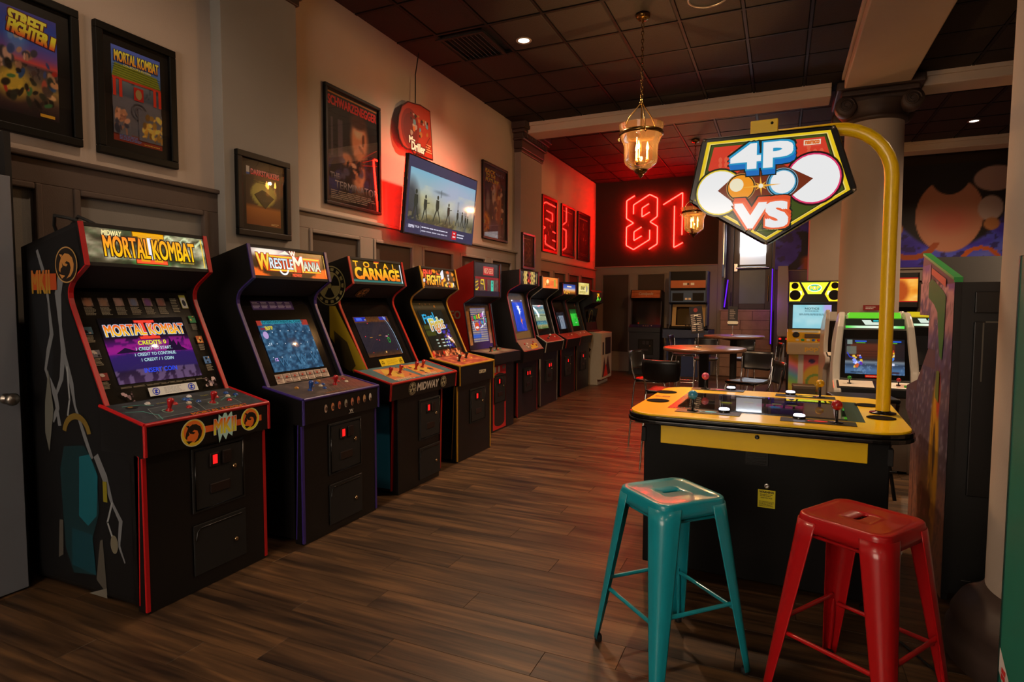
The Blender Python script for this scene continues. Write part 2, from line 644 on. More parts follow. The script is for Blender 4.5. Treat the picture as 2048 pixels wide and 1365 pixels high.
floor = MB().box(-4.2, XR + .2, YN - .2, 14.6, -0.12, -0.006).build('floor', M('subfloor', '#1d1611', 0.8))
tag(floor, kind='structure')
PW, PL = 0.178, 1.22
def plank_mesh(l):
    x = l / 2 - .0006; y = PW / 2 - .0006; k = .001
    mb = MB()
    vs = [(-x, -y, -.006), (x, -y, -.006), (x, y, -.006), (-x, y, -.006), (-x, -y, -k), (x, -y, -k), (x, y, -k), (-x, y, -k), (-x + k, -y + k, 0), (x - k, -y + k, 0), (x - k, y - k, 0), (-x + k, y - k, 0)]
    fs = [(0, 1, 5, 4), (1, 2, 6, 5), (2, 3, 7, 6), (3, 0, 4, 7), (4, 5, 9, 8), (5, 6, 10, 9), (6, 7, 11, 10), (7, 4, 8, 11), (8, 9, 10, 11)]
    return vs, fs
pv, pf = plank_mesh(PL)
pm = bpy.data.meshes.new('plank'); pm.from_pydata(pv, [], pf); pm.materials.append(OAK)
rest = MB(); nsingle = 0
rr = random.Random(3)
row = 0
y = 0.85
while y < 14.3:
    off = (row * 0.437 + rr.uniform(-.12, .12)) % PL
    x = -4.0 + off - PL
    while x < XR:
        xc = x + PL / 2
        # planks the view shows large are single pieces, the distant ones one joined part
        inview = (1.0 < y < 6.6) and (xc > -3.5) and (xc < 0.42 * y + 0.9) and (xc > -1.75 * y)
        if -4.3 < xc < XR and inview and nsingle < 290:
            o = bpy.data.objects.new('plank', pm); COL.objects.link(o); o.parent = floor; o.location = (xc, y + PW / 2, 0); nsingle += 1
        elif -4.7 < xc < XR + .5:
            rest.add([(a + xc, b + y + PW / 2, c) for a, b, c in pv], pf)
        x += PL
    y += PW; row += 1
rest.box(-4.2, XR, YN, 0.85, -0.006, 0)
tag(rest.build('planking', OAK, floor), kind='stuff')

# ------------------------------------------------------------------ ceiling: tiles on a grid, beams
ceiling = MB().box(-4.2, XR + .2, YN - .2, 14.6, CEIL + .04, CEIL + .16).build('ceiling', M('plenum', '#120f0d', 0.9))
tag(ceiling, kind='structure')
TX, TY = 0.572, 0.672
x0g, y0g = -0.95 - 6 * TX, 6.015 - 5 * TY
def tile_mesh():
    a, b, k = TX / 2 - .013, TY / 2 - .013, .012
    vs = [(-a, -b, 0), (a, -b, 0), (a, b, 0), (-a, b, 0), (-a + k, -b + k, -k), (a - k, -b + k, -k), (a - k, b - k, -k), (-a + k, b - k, -k)]
    fs = [(0, 1, 5, 4), (1, 2, 6, 5), (2, 3, 7, 6), (3, 0, 4, 7), (4, 7, 6, 5), (0, 3, 2, 1)]
    me = bpy.data.meshes.new('ceiling_tile'); me.from_pydata(vs, [], fs); me.materials.append(C_TILE); return me
tm = tile_mesh()
rest = MB(); gridb = MB(); n = 0
tv = [tuple(v.co) for v in tm.vertices]; tf = [tuple(p.vertices) for p in tm.polygons]
VENT = (1, 4)
for i in range(0, 16):
    for j in range(-6, 17):
        xc, yc = x0g + (i - 0 + .5) * TX, y0g + (j + .5) * TY
        if xc < -4.1 or xc > XR or yc > 13.4 or yc < YN:
            continue
        if abs(xc - -3.03) < .3 and abs(yc - 5.74) < .3:
            continue      # the air vent sits in this bay
        vis = yc > 3.2 and xc < .62 * yc - .3 and n < 290
        dz = rr.uniform(-.003, .003)
        if vis:
            o = bpy.data.objects.new('ceiling_tile', tm); COL.objects.link(o); o.parent = ceiling
            o.location = (xc, yc, CEIL + .012 + dz); n += 1
        else:
            rest.add([(a + xc, b + yc, c + CEIL + .012) for a, b, c in tv], tf)
tag(rest.build('tile_field', C_TILE, ceiling), kind='stuff')
for i in range(0, 17):
    xx = x0g + i * TX
    gridb.box(xx - .013, xx + .013, YN, 13.3, CEIL - .004, CEIL + .02)
for j in range(-6, 18):
    yy = y0g + j * TY
    gridb.box(-4.1, XR, yy - .013, yy + .013, CEIL - .005, CEIL + .019)
tag(gridb.build('ceiling_grid', C_GRID, ceiling), kind='stuff')

def beam(name, x0, x1, y0, y1, drop=.15):
    b = MB().box(x0, x1, y0, y1, CEIL - drop, CEIL + .03)
    o = b.build(name, C_BEAM, bevel=.012)
    m2 = MB()
    if x1 - x0 > y1 - y0:
        m2.box(x0, x1, y0 - .03, y0, CEIL - .05, CEIL + .02); m2.box(x0, x1, y1, y1 + .03, CEIL - .05, CEIL + .02)
    else:
        m2.box(x0 - .03, x0, y0, y1, CEIL - .05, CEIL + .02); m2.box(x1, x1 + .03, y0, y1, CEIL - .05, CEIL + .02)
    m2.build('beam_moulding', C_BEAM, o, bevel=.008)
    return tag(o, kind='structure')
beam('beam', -3.62, .5, 8.40, 8.78)
beam('beam', 1.45, XR, 8.45, 8.83)
beam('beam', .62, 1.29, YN, 8.2)
beam('beam', .0, XR, 11.9, 12.25)

# ------------------------------------------------------------------ walls
def wall(name, x0, x1, y0, y1, z0, z1, m):
    return tag(MB().box(x0, x1, y0, y1, z0, z1).build(name, m), kind='structure')
wl = wall('wall_left', XW - .3, XW, YN, 9.0, -.1, CEIL + .05, W_CREAM)
wl2 = wall('wall_left_far', XF - .3, XF, 9.0, YB + .5, -.1, CEIL + .05, W_CREAM)
wb = wall('wall_back', XF - .3, -1.2, YB, YB + .3, -.1, CEIL + .05, W_DARK)
wf = wall('wall_front', -4.0, XR + .2, YN - .3, YN, -.1, CEIL + .05, W_TAUPE)
wfw = tag(empty('fill_window_1', (-1.5, YN, 0)), kind='structure')  # made-up window out of view, its glowing pane adds frontal fill
MB().box(-1.25, 1.25, .0, .03, .9, 3.1).build('pane', M('fill_window_glow', '#ffffff', .2, emit='#ffe0c0', es=.9), wfw)
for (a, b, c, d) in ((-1.35, 1.35, .82, .9), (-1.35, 1.35, 3.1, 3.2), (-1.35, -1.25, .9, 3.1), (1.25, 1.35, .9, 3.1), (-.03, .03, .9, 3.1)):
    MB().box(a, b, .0, .06, c, d).build('fill_window_frame', W_TAUPE, wfw, bevel=.006)
wr = wall('wall_right', XR, XR + .3, YN, 14.6, -.1, CEIL + .05, W_TAUPE)
CAPZ = 2.26
def facing(parent, x, ylist, z0, z1, stile_m, panel_m, thick=.03):
    """wainscot on a wall that faces +x: rails, stiles between sunk panels, moulding round each"""
    ya, yb = ylist[0], ylist[-1]
    def P(name, x0, x1, a, b, c, d, m, bev=.004):
        return MB().box(x0, x1, a, b, c, d).build(name, m, parent, bevel=bev)
    P('rail', x, x + thick, ya, yb, z1, CAPZ - .03, stile_m)
    P('cap_rail', x, x + thick + .025, ya, yb, CAPZ - .03, CAPZ, stile_m, .008)
    P('rail', x, x + thick, ya, yb, .12, z0, stile_m)
    P('baseboard', x, x + thick + .01, ya, yb, 0, .12, stile_m)
    pans = ylist[1:-1]
    edges = [ya] + pans + [yb]
    for k in range(0, len(edges), 2):
        P('stile', x, x + thick, edges[k], edges[k + 1], z0, z1, stile_m)
    for k in range(0, len(pans), 2):
        a, b = pans[k], pans[k + 1]
        P('panel', x, x + .006, a, b, z0, z1, panel_m, .002)
        f = MB()
        for (p, q, r, s) in ((a, a + .035, z0, z1), (b - .035, b, z0, z1), (a + .035, b - .035, z0, z0 + .035), (a + .035, b - .035, z1 - .035, z1)):
            f.box(x + .005, x + thick + .012, p, q, r, s)
        f.build('panel_moulding', stile_m, parent, bevel=.008)
P1 = wallmat('near_panel', '#83807c')
facing(wl, XW, [YN, .35, 1.96, 2.12, 2.99, 3.08], .5, 2.10, W_TAUPE, P1)
facing(wl, XW, [3.80, 3.98, 4.68, 4.86, 5.57, 5.745, 6.46, 6.62, 7.33, 7.50, 8.19, 8.36], .5, 2.10, W_STILE, W_PANEL)
facing(wl2, XF, [9.2, 9.50, 10.14, 10.32, 10.99, 11.16, 11.83, 11.96, 12.9, YB], .5, 2.08, W_STILE, W_PANEL)

# pilasters on that wall with dark capitals
def pilaster(y0, y1, capz, m):
    o = tag(MB().box(XW - .1, XW + .10, y0, y1, 0, CEIL).build('pilaster', m, bevel=.004), kind='structure')
    c = MB()
    z = capz
    for (e, z0, z1) in ((.02, z, z + .05), (.035, z + .05, z + .17), (.07, z + .17, z + .2), (.055, z + .2, z + .27), (.10, z + .27, z + .32), (.13, z + .32, CEIL)):
        c.box(XW - .05, XW + .10 + e, y0 - e, y1 + e, z0, z1)
    c.build('capital', W_CAP, o, bevel=.012)
    d = MB()
    k = int((y1 - y0 + .1) / .055)
    for i in range(k):
        yy = y0 - .04 + (i + .5) * (y1 - y0 + .08) / k
        d.box(XW + .13, XW + .19, yy - .016, yy + .016, z + .205, z + .262)
    d.build('dentil_course', W_CAP, o, bevel=.004)
    return o
pilaster(3.08, 3.80, 3.83, W_GREY)
pilaster(8.36, 9.22, 3.74, W_STILE)

# ---- back wall: dark upper field, pale wainscot, panels
def facing_y(parent, y, xl, z0, z1, stile_m, panel_m, thick=.03, capz=2.31):
    xa, xb = xl[0], xl[-1]
    def P(name, a, b, y0, y1, c, d, m, bev=.004):
        return MB().box(a, b, y0, y1, c, d).build(name, m, parent, bevel=bev)
    P('rail', xa, xb, y - thick, y, z1, capz - .03, stile_m)
    P('cap_rail', xa, xb, y - thick - .025, y, capz - .03, capz, stile_m, .008)
    P('rail', xa, xb, y - thick, y, .33, z0, stile_m)
    P('baseboard', xa, xb, y - thick - .012, y, 0, .33, stile_m, .01)
    pans = xl[1:-1]; edges = [xa] + pans + [xb]
    for k in range(0, len(edges), 2):
        P('stile', edges[k], edges[k + 1], y - thick, y, z0, z1, stile_m)
    for k in range(0, len(pans), 2):
        a, b = pans[k], pans[k + 1]
        P('panel', a, b, y - .006, y, z0, z1, panel_m, .002)
        f = MB()
        for (p, q, r, s) in ((a, a + .03, z0, z1), (b - .03, b, z0, z1), (a + .03, b - .03, z0, z0 + .03), (a + .03, b - .03, z1 - .03, z1)):
            f.box(p, q, y - thick - .012, y - .005, r, s)
        f.build('panel_moulding', stile_m, parent, bevel=.008)
facing_y(wb, YB, [XF, -3.65, -3.02, -2.87, -2.25, -2.18, -1.43, -1.2], .40, 2.15, W_STILE, W_PANEL)

# ---- entrance recess: side wall, glazed door on a raised boarded landing
W_DOORF = M('door_bronze', '#4a4038', 0.45, 0.3)
ALU = M('aluminium', '#a7a6a8', 0.3, 0.9)
wside = wall('wall_recess', -1.2, -1.12, YB, 14.3, -.1, CEIL + .05, W_STILE)
yD = 13.95
wdoor = MB()
wdoor.box(-1.2, -1.02, yD, yD + .3, -.1, CEIL); wdoor.box(-.12, .3, yD, yD + .3, -.1, CEIL); wdoor.box(-1.02, -.12, yD, yD + .3, 3.6, CEIL)
wdoor.box(-1.02, -.12, yD, yD + .3, -.1, 1.36)
tag(wdoor.build('wall_entrance', W_STILE), kind='structure')
door = tag(empty('door_1', (0, 0, 0)), kind='structure')
fr = MB()
fr.box(-1.02, -.96, yD - .03, yD + .06, 1.36, 3.6); fr.box(-.18, -.12, yD - .03, yD + .06, 1.36, 3.6); fr.box(-.96, -.18, yD - .03, yD + .06, 3.5, 3.6)
fr.build('door_frame', W_STILE, door, bevel=.006)
lf = MB()
lf.box(-.95, -.83, yD, yD + .05, 1.38, 3.48); lf.box(-.31, -.19, yD, yD + .05, 1.38, 3.48); lf.box(-.83, -.31, yD, yD + .05, 3.34, 3.48)
lf.box(-.83, -.31, yD, yD + .05, 2.22, 2.34); lf.box(-.83, -.31, yD, yD + .05, 1.38, 1.50)
lf.build('door_leaf', W_DOORF, door, bevel=.006)
MB().box(-.83, -.31, yD + .015, yD + .03, 1.5, 2.22).build('lower_panel', M('dark_glass', '#2c2823', 0.3, noise=.5, nscale=6), door)
DAY = M('daylit_glass', '#c0c4c6', 0.2, emit='#d2d4d8', es=0.62)
MB().box(-.83, -.31, yD + .015, yD + .03, 2.34, 3.34).build('door_pane', DAY, door)
MB().tube([(-.9, yD - .06, 2.27), (-.24, yD - .06, 2.27)], .028, 10).build('push_bar', CHROME, door)
MB().box(-.94, -.86, yD - .08, yD, 2.19, 2.36).build('bar_bracket', ALU, door, bevel=.008)
MB().tube([(-.25, yD - .04, 1.55), (-.25, yD - .04, 2.1)], .012, 8).build('pull_handle', BRASS, door)
# bright daylight through the same door
lamp('door_daylight', 'AREA', (-.57, yD - .02, 2.85), 22, (0.86, 0.92, 1.0), 0.5, (PI / 2, 0, 0))
# boarded front of the landing
WOOD_OLD = M('weathered_board', '#94745f', 0.7, noise=.4, nscale=7, bump=.3, bscale=40)
land = MB().box(-1.12, -.12, 13.0, yD, 0, 1.34).build('trim_1', W_PANEL); tag(land, kind='structure')
for k in range(7):
    z0 = .01 + k * .192
    xx = rr.uniform(-.25, .2)
    for a, b in ((-1.12, -.62 + xx), (-.62 + xx, -.14)):
        MB().box(a + .003, b - .003, 12.972 + rr.uniform(-.004, .004), 13.0, z0, z0 + .187).build('board', WOOD_OLD, land, bevel=.004)
MB().box(-1.14, -.12, 12.96, 13.1, 1.345, 1.375).build('nosing', WOOD_OLD, land, bevel=.006)
# chrome frame strips on the recess wall
for (yy, z0, z1) in ((13.2, 2.3, 3.3), (13.6, 2.05, 3.35)):
    MB().box(-1.12, -1.09, yy, yy + .07, z0, z1).build('trim_2', ALU, bevel=.006)['kind'] = 'structure'
LEDV = M('violet_led', '#2a1050', 0.3, emit='#6a18ff', es=1.1)
t = empty('led_tube', (-1.05, 13.0, 1.2), 0, 'slanting violet light tube on the recess wall by the entrance door', 'light')
MB().tube([(0, 0, .22), (.06, .0, .78)], .012, 10).build('tube', LEDV, t)
MB().box(-.05, -.015, -.02, .02, .16, .84).build('holder', BLK, t)
t = empty('led_tube', (-.16, 12.88, .7), 0, 'upright violet light tube beside the tall pale sloping panel', 'light')
MB().tube([(0, 0, 0), (0, 0, 1.48)], .010, 10).build('tube', LEDV, t)
MB().box(-.03, .03, .02, .05, -.02, 1.5).build('holder', BLK, t)
lamp('violet_glow', 'POINT', (-.19, 12.6, 1.5), 2.2, (.42, .12, 1.0), .25)
lamp('violet_glow', 'POINT', (-.95, 12.8, 1.7), 1.5, (.42, .12, 1.0), .2)

# ---- right-hand part of the back wall with the painted mural
wm = wall('wall_mural', -.12, XR + .1, YB, YB + .3, -.1, CEIL + .05, W_DARK)
facing_y(wm, YB, [-.12, .0, .42, 1.05, 1.6, 1.8, 2.4, 2.6, 3.2, 3.4, 4.0, XR], .4, 1.95, W_STILE, W_PANEL, capz=2.16)
def mural_fn(U, V):
    X = U * 5.2 - .12; Z = V * 1.84 + 2.16
    n1 = vnoise(U, V, 9, 3); n2 = vnoise(U * 2.2, V, 16, 9)
    rgb = lerp3(n1, [(0, '#281a70'), (.45, '#3a2ea0'), (.6, '#444cb8'), (1, '#6a72c0')])
    rgb = over(rgb, (n2 > .62) * .6, '#201433')
    # broad plain shapes in the colours of the painting
    rgb = over(rgb, ((np.abs(X - .1 - .35 * np.sin(Z * 3)) < .1) & (Z < 2.9)) * .95, '#15101c')
    rgb = over(rgb, np.clip((X - .30) * 8, 0, 1) * np.clip((2.42 + .25 * (X - .3) - Z) * 14, 0, 1) * np.clip((.75 - X) * 8, 0, 1), '#9c4a22')
    rgb = over(rgb, ell(U, V, .545, .80, .175, .62, .06), '#17100f')
    rgb = over(rgb, ell(U, V, .545, .50, .098, .36, .03), '#a87258')
    rgb = over(rgb, ell(U, V, .545, .92, .06, .22, .05) , '#17100f')
    rgb = over(rgb, ell(U, V, .545, .45, .06, .12, .9) * .55, '#a84a3a')
    rgb = over(rgb, ell(U, V, .67, .83, .06, .12, .1), '#9c7f78')
    rgb = over(rgb, ell(U, V, .66, .55, .035, .12, .1), '#a48f88')
    rgb = over(rgb, np.clip(np.abs(np.hypot(X - 1.62, Z - 2.3) - .22) < .05, 0, 1), '#b0571f')
    rgb = over(rgb, np.clip(np.abs(np.hypot(X - 2.15, Z - 2.75) - .42) < .05, 0, 1) * (Z < 2.6), '#8e4420')
    rgb = over(rgb, np.clip(np.abs(np.hypot(X - 3.2, Z - 2.2) - .28) < .035, 0, 1), '#a8501c')
    rgb = over(rgb, ell(U, V, .39, .38, .022, .06, .2), '#b07a48')
    rgb = over(rgb, ell(U, V, .665, .40, .022, .06, .2), '#a06a40')
    return rgb
a = Art(); a.grid(-.12, 2.17, 5.08, 4.0, 220, 78, mural_fn)
a.build('mural', PRD, wm, (0, YB - .006, 0), (1, 0, 0), (0, 0, 1))
# square pier in front of the mural
pier = tag(MB().box(.45, .98, 12.3, 12.8, 0, CEIL).build('pier', wallmat('pier_paint', '#b3a598'), bevel=.01), kind='structure')

# ---- round columns
W_COL = wallmat('column_paint', '#b3a598')
def column(x, y, r, label=None):
    root = tag(empty('column', (x, y, 0)), kind='structure')
    prof = [(r + .13, 0), (r + .13, .10), (r + .10, .12), (r + .115, .16), (r + .09, .21), (r + .04, .24), (r + .015, .27), (r, .30)]
    MB().lathe(prof, n=48).build('column_base', W_CAP, root)
    MB().lathe([(r, .30), (r * .995, 1.5), (r * .97, 2.6), (r * .95, 3.68)], n=64).build('shaft', W_COL, root)
    q = r * .95
    MB().lathe([(q, 3.68), (q + .03, 3.70), (q + .03, 3.73), (q + .01, 3.75), (q + .10, 3.86), (q + .11, 3.89)], n=48).build('echinus', W_CAP, root)
    c = MB()
    e = q + .08
    c.box(-e, e, -e, e, 3.96, 4.02); c.box(-e - .05, e + .05, -e - .05, e + .05, 4.02, 4.12)
    c.build('abacus', W_CAP, root, bevel=.015)
    for sx in (-1, 1):
        for sy in (-1, 1):
            v = MB()
            mat = Matrix.Rotation(PI / 2, 4, 'X')
            v.lathe([(.03, -.09), (.10, -.085), (.12, -.07), (.12, .07), (.10, .085), (.03, .09)], (0, 0, 0), 24, 0, mat)
            v.tube([(.085 * math.cos(t) * (1 - t / 16), .095 * sy * -1 * -1, .085 * math.sin(t) * (1 - t / 16)) for t in [k * .5 for k in range(24)]], .012, 6)
            v.build('volute', W_CAP, root, (sx * (q + .02), sy * (q - .04), 3.86))
    mid = MB()
    mid.box(-q, q, -q - .04, q + .04, 3.87, 3.96)
    mid.build('necking', W_CAP, root, bevel=.02)
    return root
column(1.0, 8.72, .335)
column(1.106, 2.98, .30)
# small red notice on the column
n = tag(empty('notice', (1.0, 8.37, 1.40), 0), 'small red notice with two pale lines fixed to the big round column', 'sign')
MB().box(-.085, .085, -.01, .006, 0, .065).build('plate', M('notice_red', '#8a1712', .4), n)
Art().lines(-.06, .012, .06, .05, 2, '#d8b0a0', 3).build('print', PR, n, (0, -.011, 0), (1, 0, 0), (0, 0, 1))

# ---- open door leaf by the first cabinet
d = tag(empty('door_2', (-3.46, 1.713, 0)), kind='structure')
MB().box(-.045, 0, -.92, 0, .01, 2.075).build('door_leaf', M('door_grey', '#6d7078', .6, noise=.06, nscale=4), d, bevel=.003)
k = MB().lathe([(.026, 0), (.026, .008), (.012, .012), (.012, .035), (.027, .045), (.031, .06), (.024, .075), (.001, .08)], (0, 0, 0), 24, 0, Matrix.Rotation(PI / 2, 4, 'Y'))
k.build('door_knob', METAL, d, (0, -.062, .985))
MB().box(-.24, -.045, .002, .03, 0, 2.3).build('jamb', BLKM, d)
# ------------------------------------------------------------------ arcade cabinets
# a cabinet stands with its back on its own y = 0 and looks along its -y; d = distance from the back
def D(u, v, w_):
    return (w_, -u, v)
RED_LIT = M('coin_lamp', '#400808', .3, emit='#ff1a1a', es=1.6)
COIN_DARK = M('coin_slot_dark', '#241a18', .35)
LOCK = M('lock_brass', '#b8a07a', .25, 1.0)

def joystick(parent, P, N, col, bat=True, h=.062, name='joystick'):
    m = M('stick_' + col, col, .25, coat=.4)
    j = MB()
    rot = Vector((0, 0, 1)).rotation_difference(N).to_matrix().to_4x4()
    if bat:
        s = h / .062
        j.lathe([(.017, 0), (.015, .004), (.0085, .010), (.0095, .018 * s), (.0125, .034 * s), (.0165, .048 * s), (.0165, .055 * s), (.012, .062 * s), (.0005, .065 * s)], P, 18, 0, rot)
        return j.build(name, m, parent)
    j.lathe([(.017, 0), (.017, .003), (.005, .004), (.005, h - .012)], P, 14, 1, rot)
    R_ = .0175
    j.lathe([(.004, h - .012)] + [(R_ * math.sin(t * PI / 8), h + R_ * -math.cos(t * PI / 8)) for t in range(1, 8)] + [(.0004, h + R_)], P, 18, 0, rot)
    return j.build(name, [m, BLKG], parent)
def button(parent, P, N, col, r=.014, name='button'):
    m = M('btn_' + col, col, .3, coat=.3)
    rot = Vector((0, 0, 1)).rotation_difference(N).to_matrix().to_4x4()
    return MB().lathe([(r, 0), (r, .004), (r * .82, .006), (r * .74, .0045), (r * .70, .009), (r * .5, .0105), (.0004, .0105)], P, 14, 0, rot).build(name, m, parent)

def cabinet(label, loc, rz, W, pr, tm='#b01414', side=None, mark=None, bez=None, scr=None, pan=None, front=None, sideart=None,
            screen=(.44, .34, .10), sticks=(), buttons=(), coin=(0.0, .5), group='upright arcade cabinets', panw=None, sidemat=None,
            boxw=None, split=True, soffit=True, cat='arcade cabinet', lit=LIT, coinlit=1, panelmat=None, bezmat=None, toprail=True, doormat=None,
            panel_tm=True, name='arcade_cabinet', bulge=.012, cashdoor=True):
    root = empty(name, loc, rz, label, cat, group)
    TM = M('tmold_' + tm, tm, .35)
    sm = sidemat or BLK
    zb, tf, mb_, nk, pb, pf, pu = pr['zb'], pr['tf'], pr['mb'], pr['nk'], pr['pb'], pr['pf'], pr['pu']
    bs, fb = pr['bs'], pr['fb']
    hw = W / 2
    poly = [(0.0, .03), (0.0, zb), tf, mb_, nk, pb, pr.get('sf', (bs, pb[1] - .03)), (bs, .03)]
    poly = fillet(poly, (4,), pr.get('fil', .09))
    ntop = 2
    for s in (-1, 1):
        x0, x1 = (hw - .02, hw) if s > 0 else (-hw, -hw + .02)
        o = MB().prism(poly, D, x0, x1).build('side_panel', sm, root)
        if sideart and s < 0:
            sideart(o, -hw)
        # T-moulding on the front edge
        t = MB()
        path = poly[ntop:]
        e = .0035
        for k in range(len(path) - 1):
            (d0, z0), (d1, z1) = path[k], path[k + 1]
            dd, dz = d1 - d0, z1 - z0
            l = math.hypot(dd, dz) or 1
            nd, nz = -dz / l, dd / l
            xa, xb = x0 - .001, x1 + .001
            t.add([D(d0 - nd * e, z0 - nz * e, xa), D(d0 + nd * e, z0 + nz * e, xa), D(d1 + nd * e, z1 + nz * e, xa), D(d1 - nd * e, z1 - nz * e, xa),
                   D(d0 - nd * e, z0 - nz * e, xb), D(d0 + nd * e, z0 + nz * e, xb), D(d1 + nd * e, z1 + nz * e, xb), D(d1 - nd * e, z1 - nz * e, xb)],
                  [(0, 1, 2, 3), (4, 7, 6, 5), (0, 4, 5, 1), (1, 5, 6, 2), (2, 6, 7, 3), (3, 7, 4, 0)])
        t.build('edge_moulding', TM, o)
    xi = hw - .02
    # shell between the sides
    b = MB()
    def strip(p, q, th=.012, x=xi):
        b.poly([D(p[0], p[1], -x), D(p[0], p[1], x), D(q[0], q[1], x), D(q[0], q[1], -x)])
    strip((.02, .05), (.02, zb - .005))
    strip((.02, zb - .005), (tf[0] - .006, tf[1] - .006))
    strip((bs - .01, .05), (bs - .01, pu[1]))
    strip((.02, .05), (bs - .01, .05))
    b.build('shell', sm, root)
    # marquee
    md = Vector((mb_[0] - tf[0], mb_[1] - tf[1])); mh = md.length; mdn = md.normalized()
    inn = Vector((mdn.y, -mdn.x)) * -1
    if inn.x > 0: inn = -inn
    f = MB()
    p0 = Vector(tf) + inn * .002; p1 = Vector(mb_) + inn * .002
    rail = pr.get('rail', .018)
    for (s0, s1) in ((0, rail), (mh - rail, mh)):
        q0 = p0 + mdn * s0; q1 = p0 + mdn * s1
        f = MB()
        f.prism([tuple(q0), tuple(q1), tuple(q1 + inn * .02), tuple(q0 + inn * .02)], D, -xi, xi)
        f.build('marquee_rail', BLKM, root)
    mw, mhh = 2 * xi, mh - 2 * rail
    A = Art()
    A.rect(-mw / 2, 0, mw / 2, mhh, '#050505', bump=False)
    if mark: mark(A, mw, mhh)
    o2 = p1 - mdn * rail + inn * .010
    A.build('marquee', lit, root, D(o2.x, o2.y, 0), (1, 0, 0), D(-mdn.x, -mdn.y, 0), .0003)
    # soffit with a speaker grille
    if soffit:
        s = MB()
        s.poly([D(mb_[0] - .006, mb_[1] + .002, -xi), D(mb_[0] - .006, mb_[1] + .002, xi), D(nk[0] - .012, nk[1] + .004, xi), D(nk[0] - .012, nk[1] + .004, -xi)])
        sp_ = s.build('speaker_panel', BLKM, root)
        if pr.get('soffit_art'):
            A = Art(); A.lay(8); pr['soffit_art'](A)
            md_ = Vector((mb_[0] - nk[0], mb_[1] - nk[1])).normalized()
            A.build('panel_print', PR, sp_, D((mb_[0] + nk[0]) / 2 - .008, (mb_[1] + nk[1]) / 2, 0), (1, 0, 0), D(md_.x, md_.y, 0), .0005)
    # bezel and tube
    zz = Vector((nk[0], nk[1])); yy = Vector(pb)
    up = (zz - yy); bh = up.length; up.normalize()
    nin = Vector((-up.y, up.x))
    if nin.x > 0: nin = -nin
    base = yy + nin * pr.get('inset', .03)
    A = Art()
    A.rect(-xi, -.01, xi, bh + .02, pr.get('bezcol', '#0a0909'), bump=False)
    if bez: bez(A, 2 * xi, bh)
    A.build('monitor_bezel', bezmat or PRG, root, D(base.x, base.y, 0), (1, 0, 0), D(up.x, up.y, 0), .0003)
    sw, sh_, s0 = screen
    sx = pr.get('scrx', 0)
    A = Art()
    if scr: scr(A, sw, sh_)
    else: A.rect(-sw / 2, 0, sw / 2, sh_, '#0c0d10')
    so = base + up * s0 - nin * pr.get('scrn', .004)
    A.build('screen', SCR if scr else PRG, root, D(so.x, so.y, sx), (1, 0, 0), D(up.x, up.y, 0), .0003, (0, sh_ / 2, sw, sh_, bulge))
    # control panel
    pw = panw or W + .022
    ph = pw / 2
    c = MB()
    pol = [(pb[0] - .02, pb[1]), pf, pu, (pb[0] - .02, pu[1])]
    c.prism(pol, D, -ph, ph)
    cp = c.build('control_panel', panelmat or BLK, root)
    if panel_tm:
        e = MB()
        th = .011
        dv = Vector((pf[0] - pb[0], pf[1] - pb[1])).normalized()
        for x in (-ph, ph):
            e.tube([D(pb[0] - .02, pb[1] + .002, x), D(pf[0], pf[1] + .002, x)], th * .8, 6)
            e.tube([D(pf[0], pf[1], x), D(pu[0], pu[1], x)], th * .8, 6)
        e.tube([D(pf[0], pf[1], -ph), D(pf[0], pf[1], ph)], th, 6)
        e.build('panel_edging', TM, cp)
    pd_ = Vector((pf[0] - pb[0], pf[1] - pb[1])); pl = pd_.length; pdn = pd_.normalized()
    A = Art()
    A.rect(-ph + .01, .01, ph - .01, pl - .002, pr.get('pancol', '#15161a'), bump=False)
    if pan: pan(A, 2 * ph - .02, pl)
    Vd = -pdn
    o3 = Vector(pf)
    A.build('panel_print', M_print('print_panel', .55, gain=1.15), cp, D(o3.x, o3.y + .0015, 0), (1, 0, 0), D(Vd.x, Vd.y, 0), .0002)
    Np = Vector(D(-pdn.y, pdn.x, 0)).normalized()
    if Np.z < 0: Np = -Np
    def PP(u, v):
        q = o3 + Vd * (v * pl)
        return Vector(D(q.x, q.y, u * pw / 2)) + Np * .002
    for (u, v, col, bat) in sticks:
        joystick(root, PP(u, v), Np, col, bat)
    for (u, v, col) in buttons:
        button(root, PP(u, v), Np, col)
    # lower box with coin door
    bw = (boxw or W) / 2
    bx0, bx1 = pr.get('box', (-bw, bw))
    fx = MB().box(bx0, bx1, -fb, -bs + .012, .0, pu[1] - .003)
    fo = fx.build('front_box', doormat or BLK, root, bevel=.003)
    if split:
        for x in (-bw, bw):
            MB().box(x - .009, x + .009, -fb - .003, -fb + .008, .012, pu[1] - .01).build('edge_moulding', TM, fo)
    if front:
        A = Art(); front(A, 2 * bw, pu[1])
        A.build('front_print', PR, fo, D(fb + .0008, 0, 0), (1, 0, 0), (0, 0, 1), .0003)
    if pr.get('apron'):
        A = Art(); pr['apron'](A, pw, pf[1] - pu[1])
        dv = Vector((pf[0] - pu[0], pf[1] - pu[1]))
        A.build('apron_print', PR, cp, D(pu[0] + .001, pu[1], 0), (1, 0, 0), D(dv.x, dv.y, 0), .0003)
